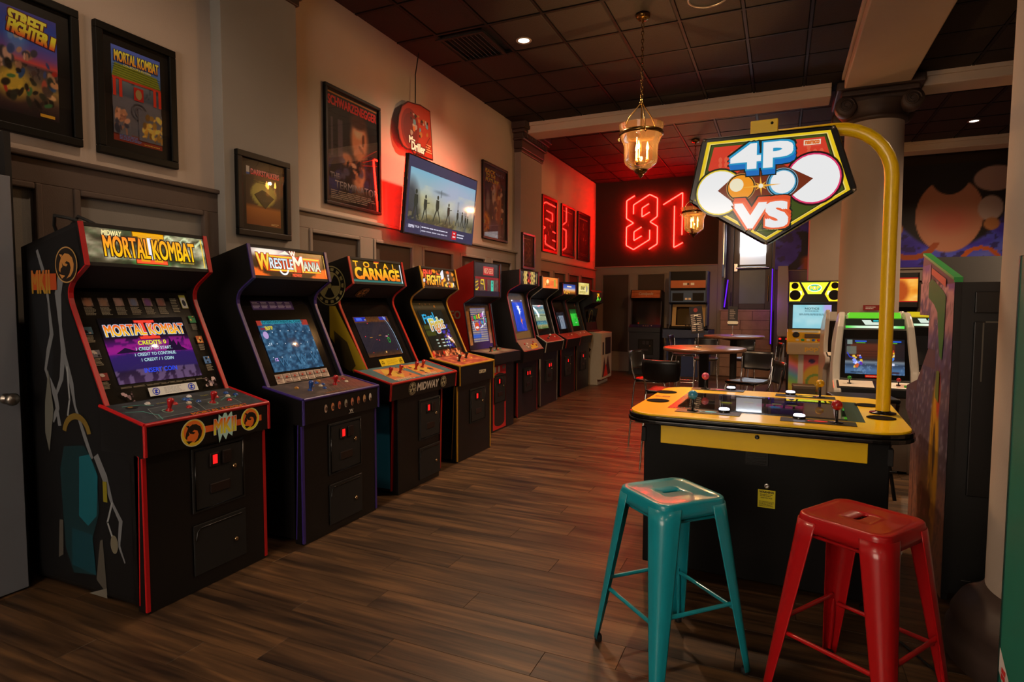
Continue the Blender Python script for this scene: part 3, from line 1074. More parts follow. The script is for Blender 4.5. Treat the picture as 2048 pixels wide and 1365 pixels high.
    if coin is not None:
        cx, cz = coin
        y = -fb - .001
        c = MB()
        c.box(cx - .16, cx + .16, y - .008, y, cz - .20, cz + .13)
        cd = c.build('coin_door', BLKM, root, bevel=.01)
        r = MB()
        r.tube([(cx - .145, y - .009, cz - .185), (cx + .145, y - .009, cz - .185), (cx + .145, y - .009, cz + .115), (cx - .145, y - .009, cz + .115)], .004, 6, closed=True)
        r.build('door_trim', BLKG, cd)
        for k in range(2):
            xx = cx + (-.035 + .075 * k)
            MB().box(xx - .026, xx + .026, y - .018, y - .006, cz + .02, cz + .088).build('coin_slot', COIN_DARK, cd, bevel=.003)
            MB().box(xx - .013, xx + .013, y - .0195, y - .017, cz + .032, cz + .078).build('coin_lamp', RED_LIT if k < coinlit else COIN_DARK, cd)
        MB().box(cx - .06, cx + .06, y - .014, y - .006, cz - .12, cz - .07).build('coin_return', COIN_DARK, cd, bevel=.004)
        MB().lathe([(.012, 0), (.012, .008), (.008, .011), (.0005, .011)], (cx + .09, y - .007, cz - .01), 14, 0, Matrix.Rotation(PI / 2, 4, 'X')).build('lock', LOCK, cd)
        if cashdoor:
            cz2 = cz - .40
            if cz2 > .12:
                k = MB().box(cx - .16, cx + .16, y - .008, y, cz2 - .12, cz2 + .14).build('cash_door', BLKM, root, bevel=.01)
                r = MB(); r.tube([(cx - .12, y - .009, cz2 + .12), (cx + .13, y - .009, cz2 + .12)], .004, 6)
                r.tube([(cx - .148, y - .009, cz2 + .06), (cx - .14, y - .009, cz2 + .105), (cx - .12, y - .009, cz2 + .12)], .004, 6)
                r.build('door_trim', BLKG, k)
                MB().lathe([(.011, 0), (.011, .008), (.007, .011), (.0005, .011)], (cx + .09, y - .007, cz2 - .01), 14, 0, Matrix.Rotation(PI / 2, 4, 'X')).build('lock', LOCK, k)
    return root

ROW = 'arcade cabinets in the row along the pale wall'
def dragon(A, cx, cy, r, ring, bg, fg, top=None):
    """round emblem: a serpent-like neck and head curled inside a ring"""
    A.circ(cx, cy, r, ring, n=40)
    A.circ(cx, cy, r * .93, bg, n=40)
    if top: A.circ(cx, cy + r * .1, r * .78, top, n=32)
    P = [(-.70, -.30), (-.62, .10), (-.42, .46), (-.10, .66), (.28, .62), (.60, .40), (.74, .02), (.66, -.36), (.40, -.66), (.0, -.80),
         (.32, -.50), (.44, -.18), (.34, .12), (.06, .22), (-.10, .10), (.16, .02), (.02, -.10), (-.28, -.02), (-.40, .16), (-.34, -.10), (-.52, -.22), (-.56, -.44)]
    A.poly([(cx + x * r * .95, cy + y * r * .95) for x, y in P], fg)
    A.poly([(cx - .42 * r, cy + .40 * r), (cx - .60 * r, cy + .62 * r), (cx - .30 * r, cy + .55 * r)], fg)
    A.poly([(cx - .10 * r, cy - .60 * r), (cx - .62 * r, cy - .50 * r), (cx - .40 * r, cy - .76 * r)], fg)

# ---------- first cabinet: stormy marquee, red edges
MKP = dict(zb=1.74, tf=(.478, 1.847), mb=(.522, 1.637), nk=(.356, 1.527), pb=(.628, .965), pf=(.925, .897), pu=(.925, .750), bs=.835, fb=.895, sf=(.86, .74))
def mk_mark(A, w, h):
    def sky(U, V):
        n = vnoise(U * 1.6, V * .8, 5, 5); g = vnoise(U * 2, V, 9, 11)
        rgb = lerp3(n, [(0, '#17140c'), (.42, '#3c3a26'), (.58, '#7a7256'), (.75, '#c8bf9a'), (1, '#f4eec8')])
        rgb = over(rgb, np.clip(g - .45, 0, 1) * 1.2, '#2f5a2c')
        rgb = over(rgb, (1 - np.clip(np.abs(U - .08) * 6, 0, 1)) * .25, '#5a3a30')
        rgb = over(rgb, (np.abs(V - .86 + .55 * (U - .62) ** 2 - .10 * np.sin(U * 40)) < .035) * (U > .5) * .8, '#e9f6c0')
        rgb = over(rgb, ell(U, V, .5, .08, .13, .12, .8) * .9, '#34b23a')
        return rgb
    A.grid(-w / 2, 0, w / 2, h, 72, 24, sky)
    A.lay(2)
    cx = .0
    def two(dx, col, k=0):
        A.rect(cx - .085 - k, .86 * h - k, cx + .085 + k, .99 * h + k, col[1])
        A.rect(cx - .085 - k, .06 * h - k, cx + .085 + k, .17 * h + k, col[0])
        for s in (-1, 1):
            A.rect(cx + s * .036 - .024 - k, .12 * h, cx + s * .036 + .024 + k, .92 * h, col[2])
    two(0, ('#5c1c08', '#7a4a00', '#6a3c00'), .004)
    two(0, ('#ff5a2c', '#f0a800', '#e8a016'))
    A.rect(-.012, .18 * h, .012, .84 * h, '#f4f4ff')
    A.text('MORTAL', -.125, .50 * h, .105, ('#ffc400', '#ff8a2a'), w=.235, bold=.012, out='#301000', ow=.022)
    A.text('KOMBAT', .135, .50 * h, .105, ('#ffd000', '#ffa81a'), w=.25, bold=.012, out='#301000', ow=.022)
    A.text('MIDWAY', -.195, .87 * h, .026, '#ffe9a0', w=.10, bold=.02, shear=.2)
    A.rect(w / 2 - .022, .04 * h, w / 2 - .016, .96 * h, '#ffd23c')
    A.lines(.16, .12 * h, .26, .17 * h, 2, '#d8b040', 2)
def mk_bez(A, w, h):
    A.grid(-w / 2, 0, w / 2, h, 30, 30, lambda U, V: lerp3(vnoise(U, V, 6, 4), [(0, '#0a0908'), (.6, '#15130f'), (1, '#2a261c')]))
    cols = ['#6a4a3a', '#5d473a', '#6b5450', '#44485c', '#4a2f56', '#573833']
    for i in range(6):
        x = -.275 + i * .078
        A.rect(x, h - .085, x + .052, h - .035, '#1c1512')
        A.grid(x + .002, h - .084, x + .05, h - .036, 6, 6, lambda U, V, c=cols[i], s=i: over(lerp3(vnoise(U, V, 4, 20 + s), [(0, '#1b1414'), (1, '#7c6d62')]), ell(U, V, .5, .45, .4, .5, .5), c))
        A.lines(x, h - .135, x + .055, h - .088, 7, '#6f6b5e', i, .9)
    A.lines(.20, h - .125, .245, h - .035, 9, '#6f6b5e', 33)
    A.rect(.262, h - .10, .302, h - .015, '#8a8a3a'); A.rect(.265, h - .098, .299, h - .03, '#8d9090'); A.circ(.282, h - .066, .011, '#22262a', .02)
    for i, c in enumerate(('#39505f', '#4a4a52', '#5c2a28')):
        y = h - .20 - i * .125
        A.rect(-.315, y - .04, -.275, y, c); A.blobs(5, -.312, y - .038, -.278, y - .002, ['#1a1a1c', '#8a8480', c], .006, .012, i)
        A.lines(-.315, y - .085, -.275, y - .044, 6, '#6f6b5e', i + 9)
    for i, c in enumerate(('#2f6a44', '#8a4a28', '#3f5c86')):
        y = h - .15 - i * .13
        A.rect(.275, y - .045, .315, y, c); A.blobs(5, .278, y - .042, .312, y - .003, ['#141416', '#a08a50', c], .006, .012, i + 4)
        A.lines(.275, y - .09, .315, y - .05, 6, '#6f6b5e', i + 19)
    A.rect(-.105, .020, .175, .068, '#9a9fa3')
    A.lines(-.02, .026, .095, .062, 6, '#5c6270', 5, .95, .25)
    for x in (-.066, .138):
        A.ring(x, .044, .016, .020, '#1a2a90'); A.circ(x, .044, .013, '#9a9fa3'); A.poly([(x - .010, .052), (x + .004, .055), (x + .010, .047), (x, .043), (x + .011, .034), (x - .004, .032), (x - .011, .038), (x - .004, .046)], '#1a2a90')
    A.blobs(9, -.25, .005, -.19, .06, ['#5a4a50', '#7c6a70', '#2a2226'], .005, .012, 2)
    A.blobs(14, .225, .03, .30, .085, ['#8a7c7c', '#5a5058', '#2a2226'], .006, .014, 8)
    A.lines(-.24, .078, .24, .088, 2, '#6f6b5e', 3, .98, .3)
def mk_scr(A, w, h):
    def bg(U, V):
        n = vnoise(U * 3, V, 6, 2)
        rgb = lerp3(V, [(0, '#3a2440'), (.16, '#241630'), (.24, '#2c1a52'), (.40, '#3a1668'), (.50, '#7a1472'), (.60, '#4a0e58'), (.72, '#0c0710'), (1, '#060507')])
        rgb = over(rgb, ((vnoise(U * 2, V * 4, 5, 8) > .5) & (V > .44) & (V < .68)) * .7, '#a01a86')
        rgb = over(rgb, ((n > .52) & (V < .2)) * .6, '#7c6288')
        rgb = over(rgb, (V < .36 + .05 * np.sin(U * 9) + .05 * vnoise(U, V, 12, 3)) * (V > .2) * .75, '#2a1c58')
        return rgb
    A.grid(-w / 2, 0, w / 2, h, 60, 44, bg)
    A.lay(4)
    A.poly([(.06, .44 * h), (.09, .50 * h), (.10, .60 * h), (.107, .68 * h), (.115, .58 * h), (.13, .62 * h), (.14, .52 * h), (.155, .60 * h), (.165, .5 * h), (.2, .44 * h)], '#1c0a2c')
    A.poly([(-.2, .45 * h), (-.15, .53 * h), (-.1, .47 * h), (-.06, .52 * h), (-.04, .45 * h)], '#1c0a2c')
    zc = .80 * h
    for s, c in ((.003, '#7c1010'), (0, '#f2402e')):
        A.rect(-.055 - s, zc + .042 - s, .055 + s, zc + .056 + s, c); A.rect(-.055 - s, zc - .056 - s, .055 + s, zc - .042 + s, c)
        for q in (-.022, .022): A.rect(q - .014 - s, zc - .05, q + .014 + s, zc + .05, c)
    A.text('MORTAL KOMBAT', 0, zc, .062, ('#ffc81e', '#f0501e'), w=w * .93, bold=.02, out='#c8d0e0', ow=.02)
    A.text('CREDITS: 0', 0, .585 * h, .023, '#f0f020', w=.155, bold=.015, shear=.1)
    for k, s in enumerate(('1 CREDIT TO START.', '1 CREDIT TO CONTINUE.', '1 CREDIT / 1 COIN')):
        A.text(s, 0, (.49 - .085 * k) * h, .017, '#b8e4e8', w=(.20, .23, .18)[k], bold=.012, shear=.1)
    A.text('INSERT COIN', .0, .16 * h, .024, '#2a48e8', w=.185, bold=.02, shear=.1)
def mk_pan(A, w, l):
    A.grid(-w / 2, .01, w / 2, l - .005, 40, 18, lambda U, V: lerp3(vnoise(U * 2, V, 10, 5), [(0, '#1c2026'), (.5, '#2b3238'), (1, '#465058')]))
    T = '#4f9490'
    for s in (-1, 1):
        x = -.16 if s < 0 else .10
        A.poly([(x - .10, .17 * l), (x + .13, .20 * l), (x + .15, .62 * l), (x - .06, .60 * l)], '#3a4246')
        A.line([(x - .10, .17 * l), (x + .13, .20 * l), (x + .15, .62 * l), (x - .06, .60 * l), (x - .10, .17 * l)], .003, '#7d8a8c')
        A.ring(x - .0, .40 * l, .02, .026, '#7aa08a')
    A.line([(-.33, .60 * l), (-.26, .52 * l), (-.25, .40 * l), (-.23, .30 * l), (-.25, .10 * l)], .006, T)
    A.line([(-.30, .83 * l), (-.22, .80 * l), (-.17, .70 * l)], .006, T)
    A.line([(.16, .45 * l), (.22, .56 * l), (.27, .50 * l), (.31, .66 * l)], .005, T)
    A.line([(.0, .78 * l), (.04, .66 * l), (.05, .86 * l)], .005, T)
    A.text('MORTAL KOMBAT', .07, .09 * l, .030, ('#d09a20', '#a83418'), w=.34, bold=.02, shear=.1)
    A.text('START', -.12, .74 * l, .014, '#a09a28', w=.05)
    A.text('START', .14, .78 * l, .014, '#a09a28', w=.05)
    A.circ(-.27, .75 * l, .03, '#15110d', .018); A.circ(-.275, .76 * l, .013, '#7a5a20', .008)
def mk_apron(A, w, h):
    A.rect(-.165, .38 * h, .31, .60 * h, '#c8451a')
    dragon(A, -.115, .46 * h, .068, '#9a9a80', '#e08a1c', '#14100c', '#d6501e')
    dragon(A, .23, .52 * h, .062, '#9a9a80', '#e0a01c', '#14100c', '#d6501e')
    for s in (-1, 1):
        A.poly([(.02, .42 * h), (.03 + .0, (.42 + .5 * s) * h), (.05, (.5 + .3 * s) * h), (.07, (.5 + .52 * s) * h), (.085, (.5 + .3 * s) * h), (.11, (.52 + .46 * s) * h), (.12, .5 * h)], '#7fb4d8')
    A.text('MKII', .068, .5 * h, .075, ('#f0b428', '#c03018'), w=.135, bold=.02, shear=.05, out='#e8d8a0', ow=.012)
def mk_side(o, x):
    # back plane of the art is the outer face of the near side, seen from outside: u runs from front (left) to back
    A = Art()
    # u: 0 at the cabinet's back, growing to the front
    A.poly([(.03, .05), (.03, 1.72), (.46, 1.82), (.5, 1.65), (.34, 1.53), (.60, .98), (.80, .70), (.80, .05)], '#0b0b0d')
    G = '#6b6f74'
    A.poly([(.06, 1.66), (.16, 1.70), (.20, 1.5), (.24, 1.2), (.2, .9), (.16, 1.15), (.10, 1.3)], '#16181c')
    A.bolt([(.14, 1.72), (.20, 1.58), (.22, 1.45), (.235, 1.30), (.20, 1.22), (.17, 1.12), (.24, 1.0), (.26, .93), (.21, .86)], .02, .034, G)
    A.bolt([(.34, 1.62), (.30, 1.50), (.31, 1.34), (.325, 1.22), (.30, 1.08), (.24, .98), (.27, .84)], .045, .02, G)
    A.bolt([(.325, 1.22), (.38, 1.06), (.40, .95), (.47, .80), (.52, .70)], .028, .02, G)
    A.line([(.35, 1.14), (.36, .98), (.34, .9)], .012, '#8a9094')
    A.bolt([(.55, .72), (.61, .62), (.66, .50), (.72, .42), (.70, .30), (.74, .22)], .04, .012, G)
    A.line([(.66, .50), (.62, .40), (.66, .32)], .012, '#8a9094')
    # plain panels of teal and grey with a golden arc, in the place of the printed picture
    A.poly([(.28, .22), (.26, .62), (.30, .74), (.46, .76), (.55, .66), (.56, .44), (.50, .30), (.52, .12), (.34, .10)], '#0c2a30')
    A.poly([(.40, .40), (.42, .70), (.50, .72), (.56, .62), (.54, .42), (.47, .36)], '#0d5866')
    A.poly([(.33, .14), (.34, .33), (.50, .32), (.52, .12)], '#0b3a46')
    A.poly([(.52, .10), (.56, .30), (.58, .31), (.60, .04)], '#4d4a44')
    A.poly([(.22, .16), (.24, .36), (.27, .36), (.26, .18)], '#4d4a44')
    A.ring(.41, .80, .085, .115, '#6e5a22', 30, a0=.2, a1=PI - .2)
    A.poly([(.46, .02), (.60, .07), (.60, .02)], '#6a675e')
    A.poly([(.18, .70), (.23, .92), (.20, 1.12), (.16, .95), (.15, .80)], '#5e5f58')
    A.circ(.67, .30, .028, '#6a6656', .045)
    A.rect(.60, .50, .63, .60, '#7a7418')
    A.rect(.10, 1.52, .30, 1.60, '#a8441a')
    A.text('MKII', .17, 1.56, .11, ('#9a7a28', '#a8602a'), w=.15, bold=.02)
    dragon(A, .385, 1.64, .088, '#b08a50', '#1a130d', '#b27a3c')
    A.text('MIDWAY', .76, .80, .05, '#a01c1c', w=.13, bold=.02, shear=.1)
    A.build('side_art', M_print('print_side', .5, gain=1.0), o, (x - .001, 0, 0), (0, -1, 0), (0, 0, 1), .0003)
MKP['apron'] = mk_apron
# note: the near side faces -x, read from outside with u towards the front
cabinet('red-edged arcade cabinet with stormy gold marquee and purple screen, beside the grey door', (-3.55, 2.14, 0), PI / 2, .70, MKP, '#b4161a',
        mark=mk_mark, bez=mk_bez, scr=mk_scr, pan=mk_pan, sideart=mk_side, screen=(.47, .365, .105), group=ROW,
        sticks=((-.42, .40, '#b0161c', True), (.28, .42, '#b0161c', True)),
        buttons=((-.20, .62, '#b0181c'), (-.13, .38, '#b0181c'), (-.02, .56, '#c4beb0'), (.06, .70, '#1c4e9c'), (.14, .56, '#1c4e9c'), (.03, .74, '#1c4e9c'),
                 (.48, .62, '#b0181c'), (.56, .40, '#b0181c'), (.66, .58, '#c4beb0'), (.74, .74, '#1c4e9c'), (.82, .60, '#1c4e9c'), (-.50, .80, '#c8c8c8'), (.16, .84, '#c8c8c8')),
        coin=(.05, .60))

# ---------- second cabinet: purple edges
def wm_mark(A, w, h):
    def bg(U, V):
        n = vnoise(U * 2, V, 5, 3)
        rgb = lerp3(V, [(0, '#2a1402'), (.5, '#3a2204'), (1, '#4a3008')])
        rgb = over(rgb, np.clip((V - .55) * 3, 0, 1) * np.clip((.65 - U) * 4, 0, 1) * np.clip(n * 1.6, 0, 1), '#b08ab0')
        rgb = over(rgb, ell(U, V, .2, .9, .2, .18, .8), '#fff0dc')
        fl = np.clip((.34 + .4 * n - V * 1.1 - np.minimum(U, 1 - U) * 2.2) * 9, 0, 1)
        rgb = over(rgb, fl, '#ff6a1c')
        return rgb
    A.grid(-w / 2, 0, w / 2, h, 64, 24, bg); A.lay(3)
    A.poly([(-.29, .80 * h), (.28, .80 * h), (.27, .20 * h), (-.22, .20 * h)], '#d83a14')
    for y in (.74, .24):
        A.rect(-.19, y * h - .004, .03, y * h + .006, '#ffc832'); A.rect(.09, y * h - .004, .27, y * h + .006, '#ffc832')
    A.text('W', -.235, .52 * h, .105, ('#ffb000', '#ffe050'), w=.10, bold=.02, out='#a02008', ow=.02)
    A.text('RESTLE', -.085, .49 * h, .068, ('#f4f8ff', '#c8dcec'), w=.20, bold=.02, out='#40240c', ow=.025)
    A.text('M', .063, .52 * h, .105, ('#ffc840', '#ffffff'), w=.085, bold=.02, out='#a02008', ow=.02)
    A.text('ANIA', .188, .46 * h, .062, ('#f4f0d0', '#9cc0d0'), w=.16, bold=.02, out='#40240c', ow=.025)
    A.ring(-.075, .30 * h, .030, .042, '#ffffff', 20, a0=3.5, a1=6.1)
    A.poly([(-.10, .84 * h), (-.04, .98 * h), (0, .84 * h)], '#fff4e0'); A.text('W', .022, .90 * h, .032, '#fff8e8', w=.05, bold=.03, out='#c05a10', ow=.04)
    A.text('MIDWAY', .035, .08 * h, .020, '#ff5030', w=.085, bold=.03)
    A.rect(w / 2 - .018, .06 * h, w / 2 - .014, .95 * h, '#e8c060')
def wm_bez(A, w, h):
    A.rect(-.21, h - .085, .15, h - .02, '#30264e')
    for i in range(5): A.lines(-.20 + i * .07, h - .075, -.14 + i * .07, h - .026, 5, '#7d7a92', i)
    A.rect(-.235, .015, .245, .080, '#5c5450')
    for i in range(7):
        A.rect(-.232 + i * .068, .018 + (i % 2) * .004, -.17 + i * .068, .046, '#8a827a'); A.rect(-.232 + i * .068, .050, -.172 + i * .068, .078, '#7b716c')
        A.lines(-.228 + i * .068, .02, -.175 + i * .068, .074, 6, '#4a3434', i + 50)
        A.rect(-.215 + i * .068, .052, -.200 + i * .068, .064, '#6e2a20')
def wm_scr(A, w, h):
    def bg(U, V):
        n = vnoise(U * 2, V * 2, 9, 7); m = vnoise(U * 3, V * 5, 12, 2)
        rgb = lerp3(n, [(0, '#16283c'), (.45, '#274a68'), (.62, '#3a6484'), (1, '#6a9ab8')])
        rgb = over(rgb, (m > .6) * .25, '#0e1c2c')
        rgb = over(rgb, (V > .925) * 1.0, '#2c8a9c')
        rgb = over(rgb, (V > .89) * (U > .86), '#a03428'); rgb = over(rgb, (V > .91) * (U < .08), '#a03428')
        return rgb
    A.grid(-w / 2, 0, w / 2, h, 64, 48, bg); A.lay(5)
    A.text('INTERCONTINENTAL CHAMP', 0, .965 * h, .018, '#0c3c48', w=w * .82, bold=.02)
    A.text('BIFF', -.145, .84 * h, .026, '#e8d020', w=.062, bold=.02)
    r = random.Random(4)
    for k in range(3):
        y = (.72 - .24 * k) * h
        for i in range(7):
            A.circ(-.2 + .42 * i / 6.2, y + .012 * math.sin(i * .9 + k) + .012 * i / 6 * 2, .0032, '#e8f4ff', n=8)
    for (x, y, s) in ((-.13, .16, .085), (.03, .18, .10), (.15, .20, .08), (0.02, .88, .05), (.11, .88, .05)):
        A.text('W', x, y * h, s * .75, '#18344c', w=s, bold=.0); A.text('W', x + .004, y * h + .003, s * .7, '#3d6a8c', w=s * .92, bold=-.012)
    A.circ(-.20, .70 * h, .020, '#b89ad0', .026); A.text('11', -.19, .52 * h, .018, '#e0f0ff', bold=.02); A.text('12', -.185, .22 * h, .02, '#f0b0ff', bold=.02)
    A.rect(-.225, .80 * h, -.185, .845 * h, '#7c2c3c')
def wm_pan(A, w, l):
    A.grid(-w / 2, .01, w / 2, l - .005, 40, 18, lambda U, V: over(lerp3(vnoise(U * 2, V, 8, 15), [(0, '#221c1c'), (.5, '#3d3330'), (1, '#6a5a50')]), np.clip((U - .4) * 2, 0, 1) * vnoise(U, V, 6, 2), '#7c2018'))
    for i in range(9):
        A.line([(-.1 + .04 * i, .1 * l), (.05 + .035 * i, .85 * l)], .002, '#7d6a5c')
    A.text('WRESTLEMANIA', .02, .12 * l, .026, '#7a5030', w=.30, bold=.02)
def wm_apron(A, w, h):
    cols = ['#7a6a60', '#8a5a3c', '#7d3f30', '#6e6c62', '#8a5544', '#7d4630', '#84694c', '#8d8c88']
    for i in range(8):
        x = -.17 + i * .062
        A.circ(x, .48 * h + .002 * i, .014, cols[i], .026); A.circ(x + .004, .46 * h, .010, '#3a2a22', .012)
    A.text('W', .065, .16 * h, .020, '#8d8c88', w=.035, bold=.02); A.rect(.04, .05 * h, .09, .07 * h, '#8d8c88')
WMP = dict(zb=1.70, tf=(.478, 1.825), mb=(.522, 1.615), nk=(.356, 1.505), pb=(.62, .945), pf=(.915, .885), pu=(.915, .735), bs=.835, fb=.895, sf=(.86, .73), apron=wm_apron)
cabinet('arcade cabinet with purple edges, flame-edged gold lettered marquee and blue screen', (-3.47, 3.06, 0), PI / 2, .70, WMP, '#3a2a78',
        mark=wm_mark, bez=wm_bez, scr=wm_scr, pan=wm_pan, screen=(.45, .36, .095), group=ROW,
        sticks=((-.45, .44, '#1c4a9c', True), (.26, .52, '#a8161c', True)),
        buttons=((-.24, .62, '#1c4a9c'), (-.12, .40, '#1c4a9c'), (-.08, .56, '#c8c0b0'), (.04, .62, '#1c4a9c'), (.0, .76, '#1c4a9c'), (-.58, .66, '#b07a1c'), (.14, .86, '#b07a1c'),
                 (.48, .66, '#a8161c'), (.62, .56, '#c8c0b0'), (.54, .84, '#a8161c'), (.70, .74, '#a8161c')), coin=(.03, .57))

# ---------- third cabinet: wide four-stick panel
Y1, Y2 = '#ffc81e', '#ff9a1a'
def radiation(A, cx, cy, r, fg, bg, letters=True):
    A.circ(cx, cy, r, fg, n=40); A.circ(cx, cy, r * .95, bg, n=40); A.ring(cx, cy, r * .62, r * .70, fg)
    for k in range(3):
        a = PI / 2 + k * 2 * PI / 3
        A.poly([(cx + r * .16 * math.cos(a - .5), cy + r * .16 * math.sin(a - .5))] + [(cx + r * .62 * math.cos(a + t), cy + r * .62 * math.sin(a + t)) for t in (-.5, -.25, 0, .25, .5)] + [(cx + r * .16 * math.cos(a + .5), cy + r * .16 * math.sin(a + .5))], fg)
    A.circ(cx, cy, r * .13, fg, n=16)
    for k in range(14):
        a = k * 2 * PI / 14
        if letters: A.poly([(cx + r * q * math.cos(a + t), cy + r * q * math.sin(a + t)) for q, t in ((.76, -.12), (.90, -.12), (.90, .12), (.76, .12))], fg)
def tc_mark(A, w, h):
    A.grid(-w / 2, 0, w / 2, h, 30, 14, lambda U, V: over(lerp3(V, [(0, '#1e5c56'), (.10, '#2a8078'), (.14, '#1a1204'), (1, '#241a06')]), np.zeros_like(U), '#000000'))
    A.lay(3)
    A.text('T  O  T  A  L', -.02, .82 * h, .044, (Y2, Y1), w=.56, bold=.03, out='#3a1a04', ow=.02)
    A.text('CARNAGE', .0, .40 * h, .088, ('#ff7a1c', '#ffd028'), w=.59, bold=.045, out='#201002', ow=.02)
    A.text('MIDWAY', 0, .965 * h, .012, '#ff5030', w=.07, bold=.03)
    A.rect(w / 2 - .024, .04 * h, w / 2 - .014, .96 * h, '#ffffff')
def tc_bez(A, w, h):
    A.rect(-.12, .01, .20, .075, '#8a7a1a'); A.lines(-.03, .02, .13, .066, 5, '#5a4e10', 1, .95, .3)
    for x in (-.085, .165): radiation(A, x, .042, .024, '#2a2406', '#8a7a1a', False)
def tc_scr(A, w, h):
    def bg(U, V):
        n = vnoise(U * 3, V * 3, 10, 6)
        rgb = lerp3(V, [(0, '#5a3218'), (.08, '#3c261a'), (.14, '#241f2a'), (.84, '#28222c'), (.87, '#6a3c1a'), (1, '#4a2c18')])
        return over(rgb, (n > .6) * .25, '#16131c')
    A.grid(-w / 2, 0, w / 2, h, 40, 32, bg); A.lay(5)
    A.rect(-.22, .88 * h, -.08, .985 * h, '#2432a8'); A.rect(-.2, .9 * h, -.13, .97 * h, '#4a6ae0'); A.rect(-.1, .9 * h, -.085, .93 * h, '#c8b020')
    A.rect(.10, .9 * h, .20, .985 * h, '#2c2f98'); A.rect(.16, .92 * h, .19, .98 * h, '#7a86d8')
    for x, y, c in ((-.18, .5, '#e0364a'), (-.06, .40, '#e0364a'), (-.03, .38, '#e0364a'), (-.09, .82, '#e0364a'), (-.16, .10, '#d0362a'), (.17, .12, '#5060c8'), (.12, .5, '#4ac860')):
        A.circ(x, y * h, .0045, c, n=8)
    for x, y in ((-.12, .46), (.0, .50)): A.rect(x - .016, y * h - .003, x + .016, y * h + .003, '#b0762c')
    A.ring(.10, .37 * h, .012, .017, '#2ca83c', 14, ry=.026); A.rect(.07, .45 * h, .10, .48 * h, '#c07a90'); A.rect(-.005, .06 * h, .01, .10 * h, '#f0b060')
    A.line([(.155, .985 * h), (.19, .8 * h), (.215, .55 * h), (.222, .2 * h), (.22, .02 * h)], .007, '#9ab8d0')
def tc_pan(A, w, l):
    A.grid(-w / 2, .01, w / 2, l - .005, 40, 16, lambda U, V: over(lerp3(vnoise(U * 2, V, 6, 25), [(0, '#21404a'), (.5, '#2c5560'), (1, '#4a6a6e')]), np.clip(np.sin(U * 22) * 2, 0, 1) * .2, '#141a1c'))
    for s in (-1, 1):
        x = .19 * s
        A.poly([(x - .17, .15 * l), (x + .17, .12 * l), (x + .15, .85 * l), (x - .14, .9 * l)], '#a85a1c')
        A.poly([(x - .15, .5 * l), (x - .02, .2 * l), (x + .10, .55 * l), (x - .05, .88 * l)], '#b08a1e')
        A.blobs(7, x - .15, .15 * l, x + .15, .85 * l, ['#7a2c14', '#8a6a18', '#1c1a12', '#a8743c'], .012, .035, 3 + s)
        A.lines(x - .16, .08 * l, x + .12, .22 * l, 3, '#b0a890', 7)
def tc_apron(A, w, h):
    A.text('MIDWAY', .03, .5 * h, .060, '#7d7a76', w=.32, bold=.03, shear=.12)
    radiation(A, -.20, .48 * h, .052, '#6e6a58', '#14120e'); radiation(A, .255, .52 * h, .048, '#6e6a58', '#14120e')
def tc_side(o, x):
    A = Art()
    radiation(A, .30, 1.60, .155, '#a39c66', '#0d0c0a')
    A.poly([(.30, 1.44), (.36, 1.44), (.66, .95), (.55, .90), (.30, 1.20)], '#a8901c')
    A.poly([(.34, 1.25), (.47, 1.16), (.55, .98), (.50, .93), (.36, 1.0)], '#4c4222')
    A.poly([(.62, .05), (.62, .70), (.86, .70), (.86, .05)], '#2478a0')
    A.poly([(.62, .50), (.66, .32), (.72, .20), (.69, .19), (.66, .22), (.62, .3)], '#4a8a58')
    A.build('side_art', M_print('print_side', .5, gain=1.0), o, (x - .001, 0, 0), (0, -1, 0), (0, 0, 1), .0003)
def tc_soffit(A): radiation(A, -.12, -.01, .062, '#8a6a2c', '#120d08')
TCP = dict(soffit_art=tc_soffit, zb=1.70, tf=(.478, 1.825), mb=(.522, 1.615), nk=(.356, 1.505), pb=(.64, .955), pf=(.955, .870), pu=(.945, .745), bs=.86, fb=.915, sf=(.88, .74), apron=tc_apron, pancol='#2c5560', box=(-.344, .25))
cabinet('arcade cabinet with red edges and a wide four-stick panel, third in the wall row', (-3.53, 4.085, 0), PI / 2, .73, TCP, '#a81c14',
        mark=tc_mark, bez=tc_bez, scr=tc_scr, pan=tc_pan, sideart=tc_side, screen=(.46, .36, .10), group=ROW, panw=.96, boxw=.60, split=False,
        sticks=((-.60, .48, '#a8181c', True), (-.28, .52, '#a8181c', True), (.22, .55, '#a8181c', True), (.48, .6, '#a8181c', True)),
        buttons=((-.05, .7, '#c8a020'), (.05, .72, '#c8a020')), coin=(.10, .56))

# ---------- fourth cabinet: yellow edges
def ff_mark(A, w, h):
    A.grid(-w / 2, 0, w / 2, h, 24, 10, lambda U, V: lerp3(vnoise(U * 2, V, 5, 31), [(0, '#140a04'), (.55, '#2a1404'), (1, '#5a2c08')]))
    A.lay(3)
    A.grid(-w / 2, 0, w / 2, h, 80, 26, lambda U, V: splash(lerp3(vnoise(U * 2, V, 5, 31), [(0, '#140a04'), (.55, '#2a1404'), (1, '#5a2c08')]), U, V, 70, (0, 0, 1, 1), ['#ffc028', '#ff9a1c', '#ffd860', '#1a0c04', '#1a0c04', '#c86a14', '#ff5a2c', '#f4f4ff'], .015, .055, 12, .3, .2))
    A.blobs(5, .02, .45 * h, .10, h, ['#ffffff', '#e8ecf8'], .025, .04, 2)
    A.text('FINAL', -.19, .74 * h, .07, '#ff5038', w=.17, bold=.03, shear=.2, out='#2a0802', ow=.04)
    A.text('FIGHT', -.10, .38 * h, .09, ('#ff9a1c', '#ffd84a'), w=.26, bold=.03, shear=.2, out='#2a0802', ow=.04)
    A.rect(w / 2 - .018, .05 * h, w / 2 - .010, .95 * h, '#1c1404')
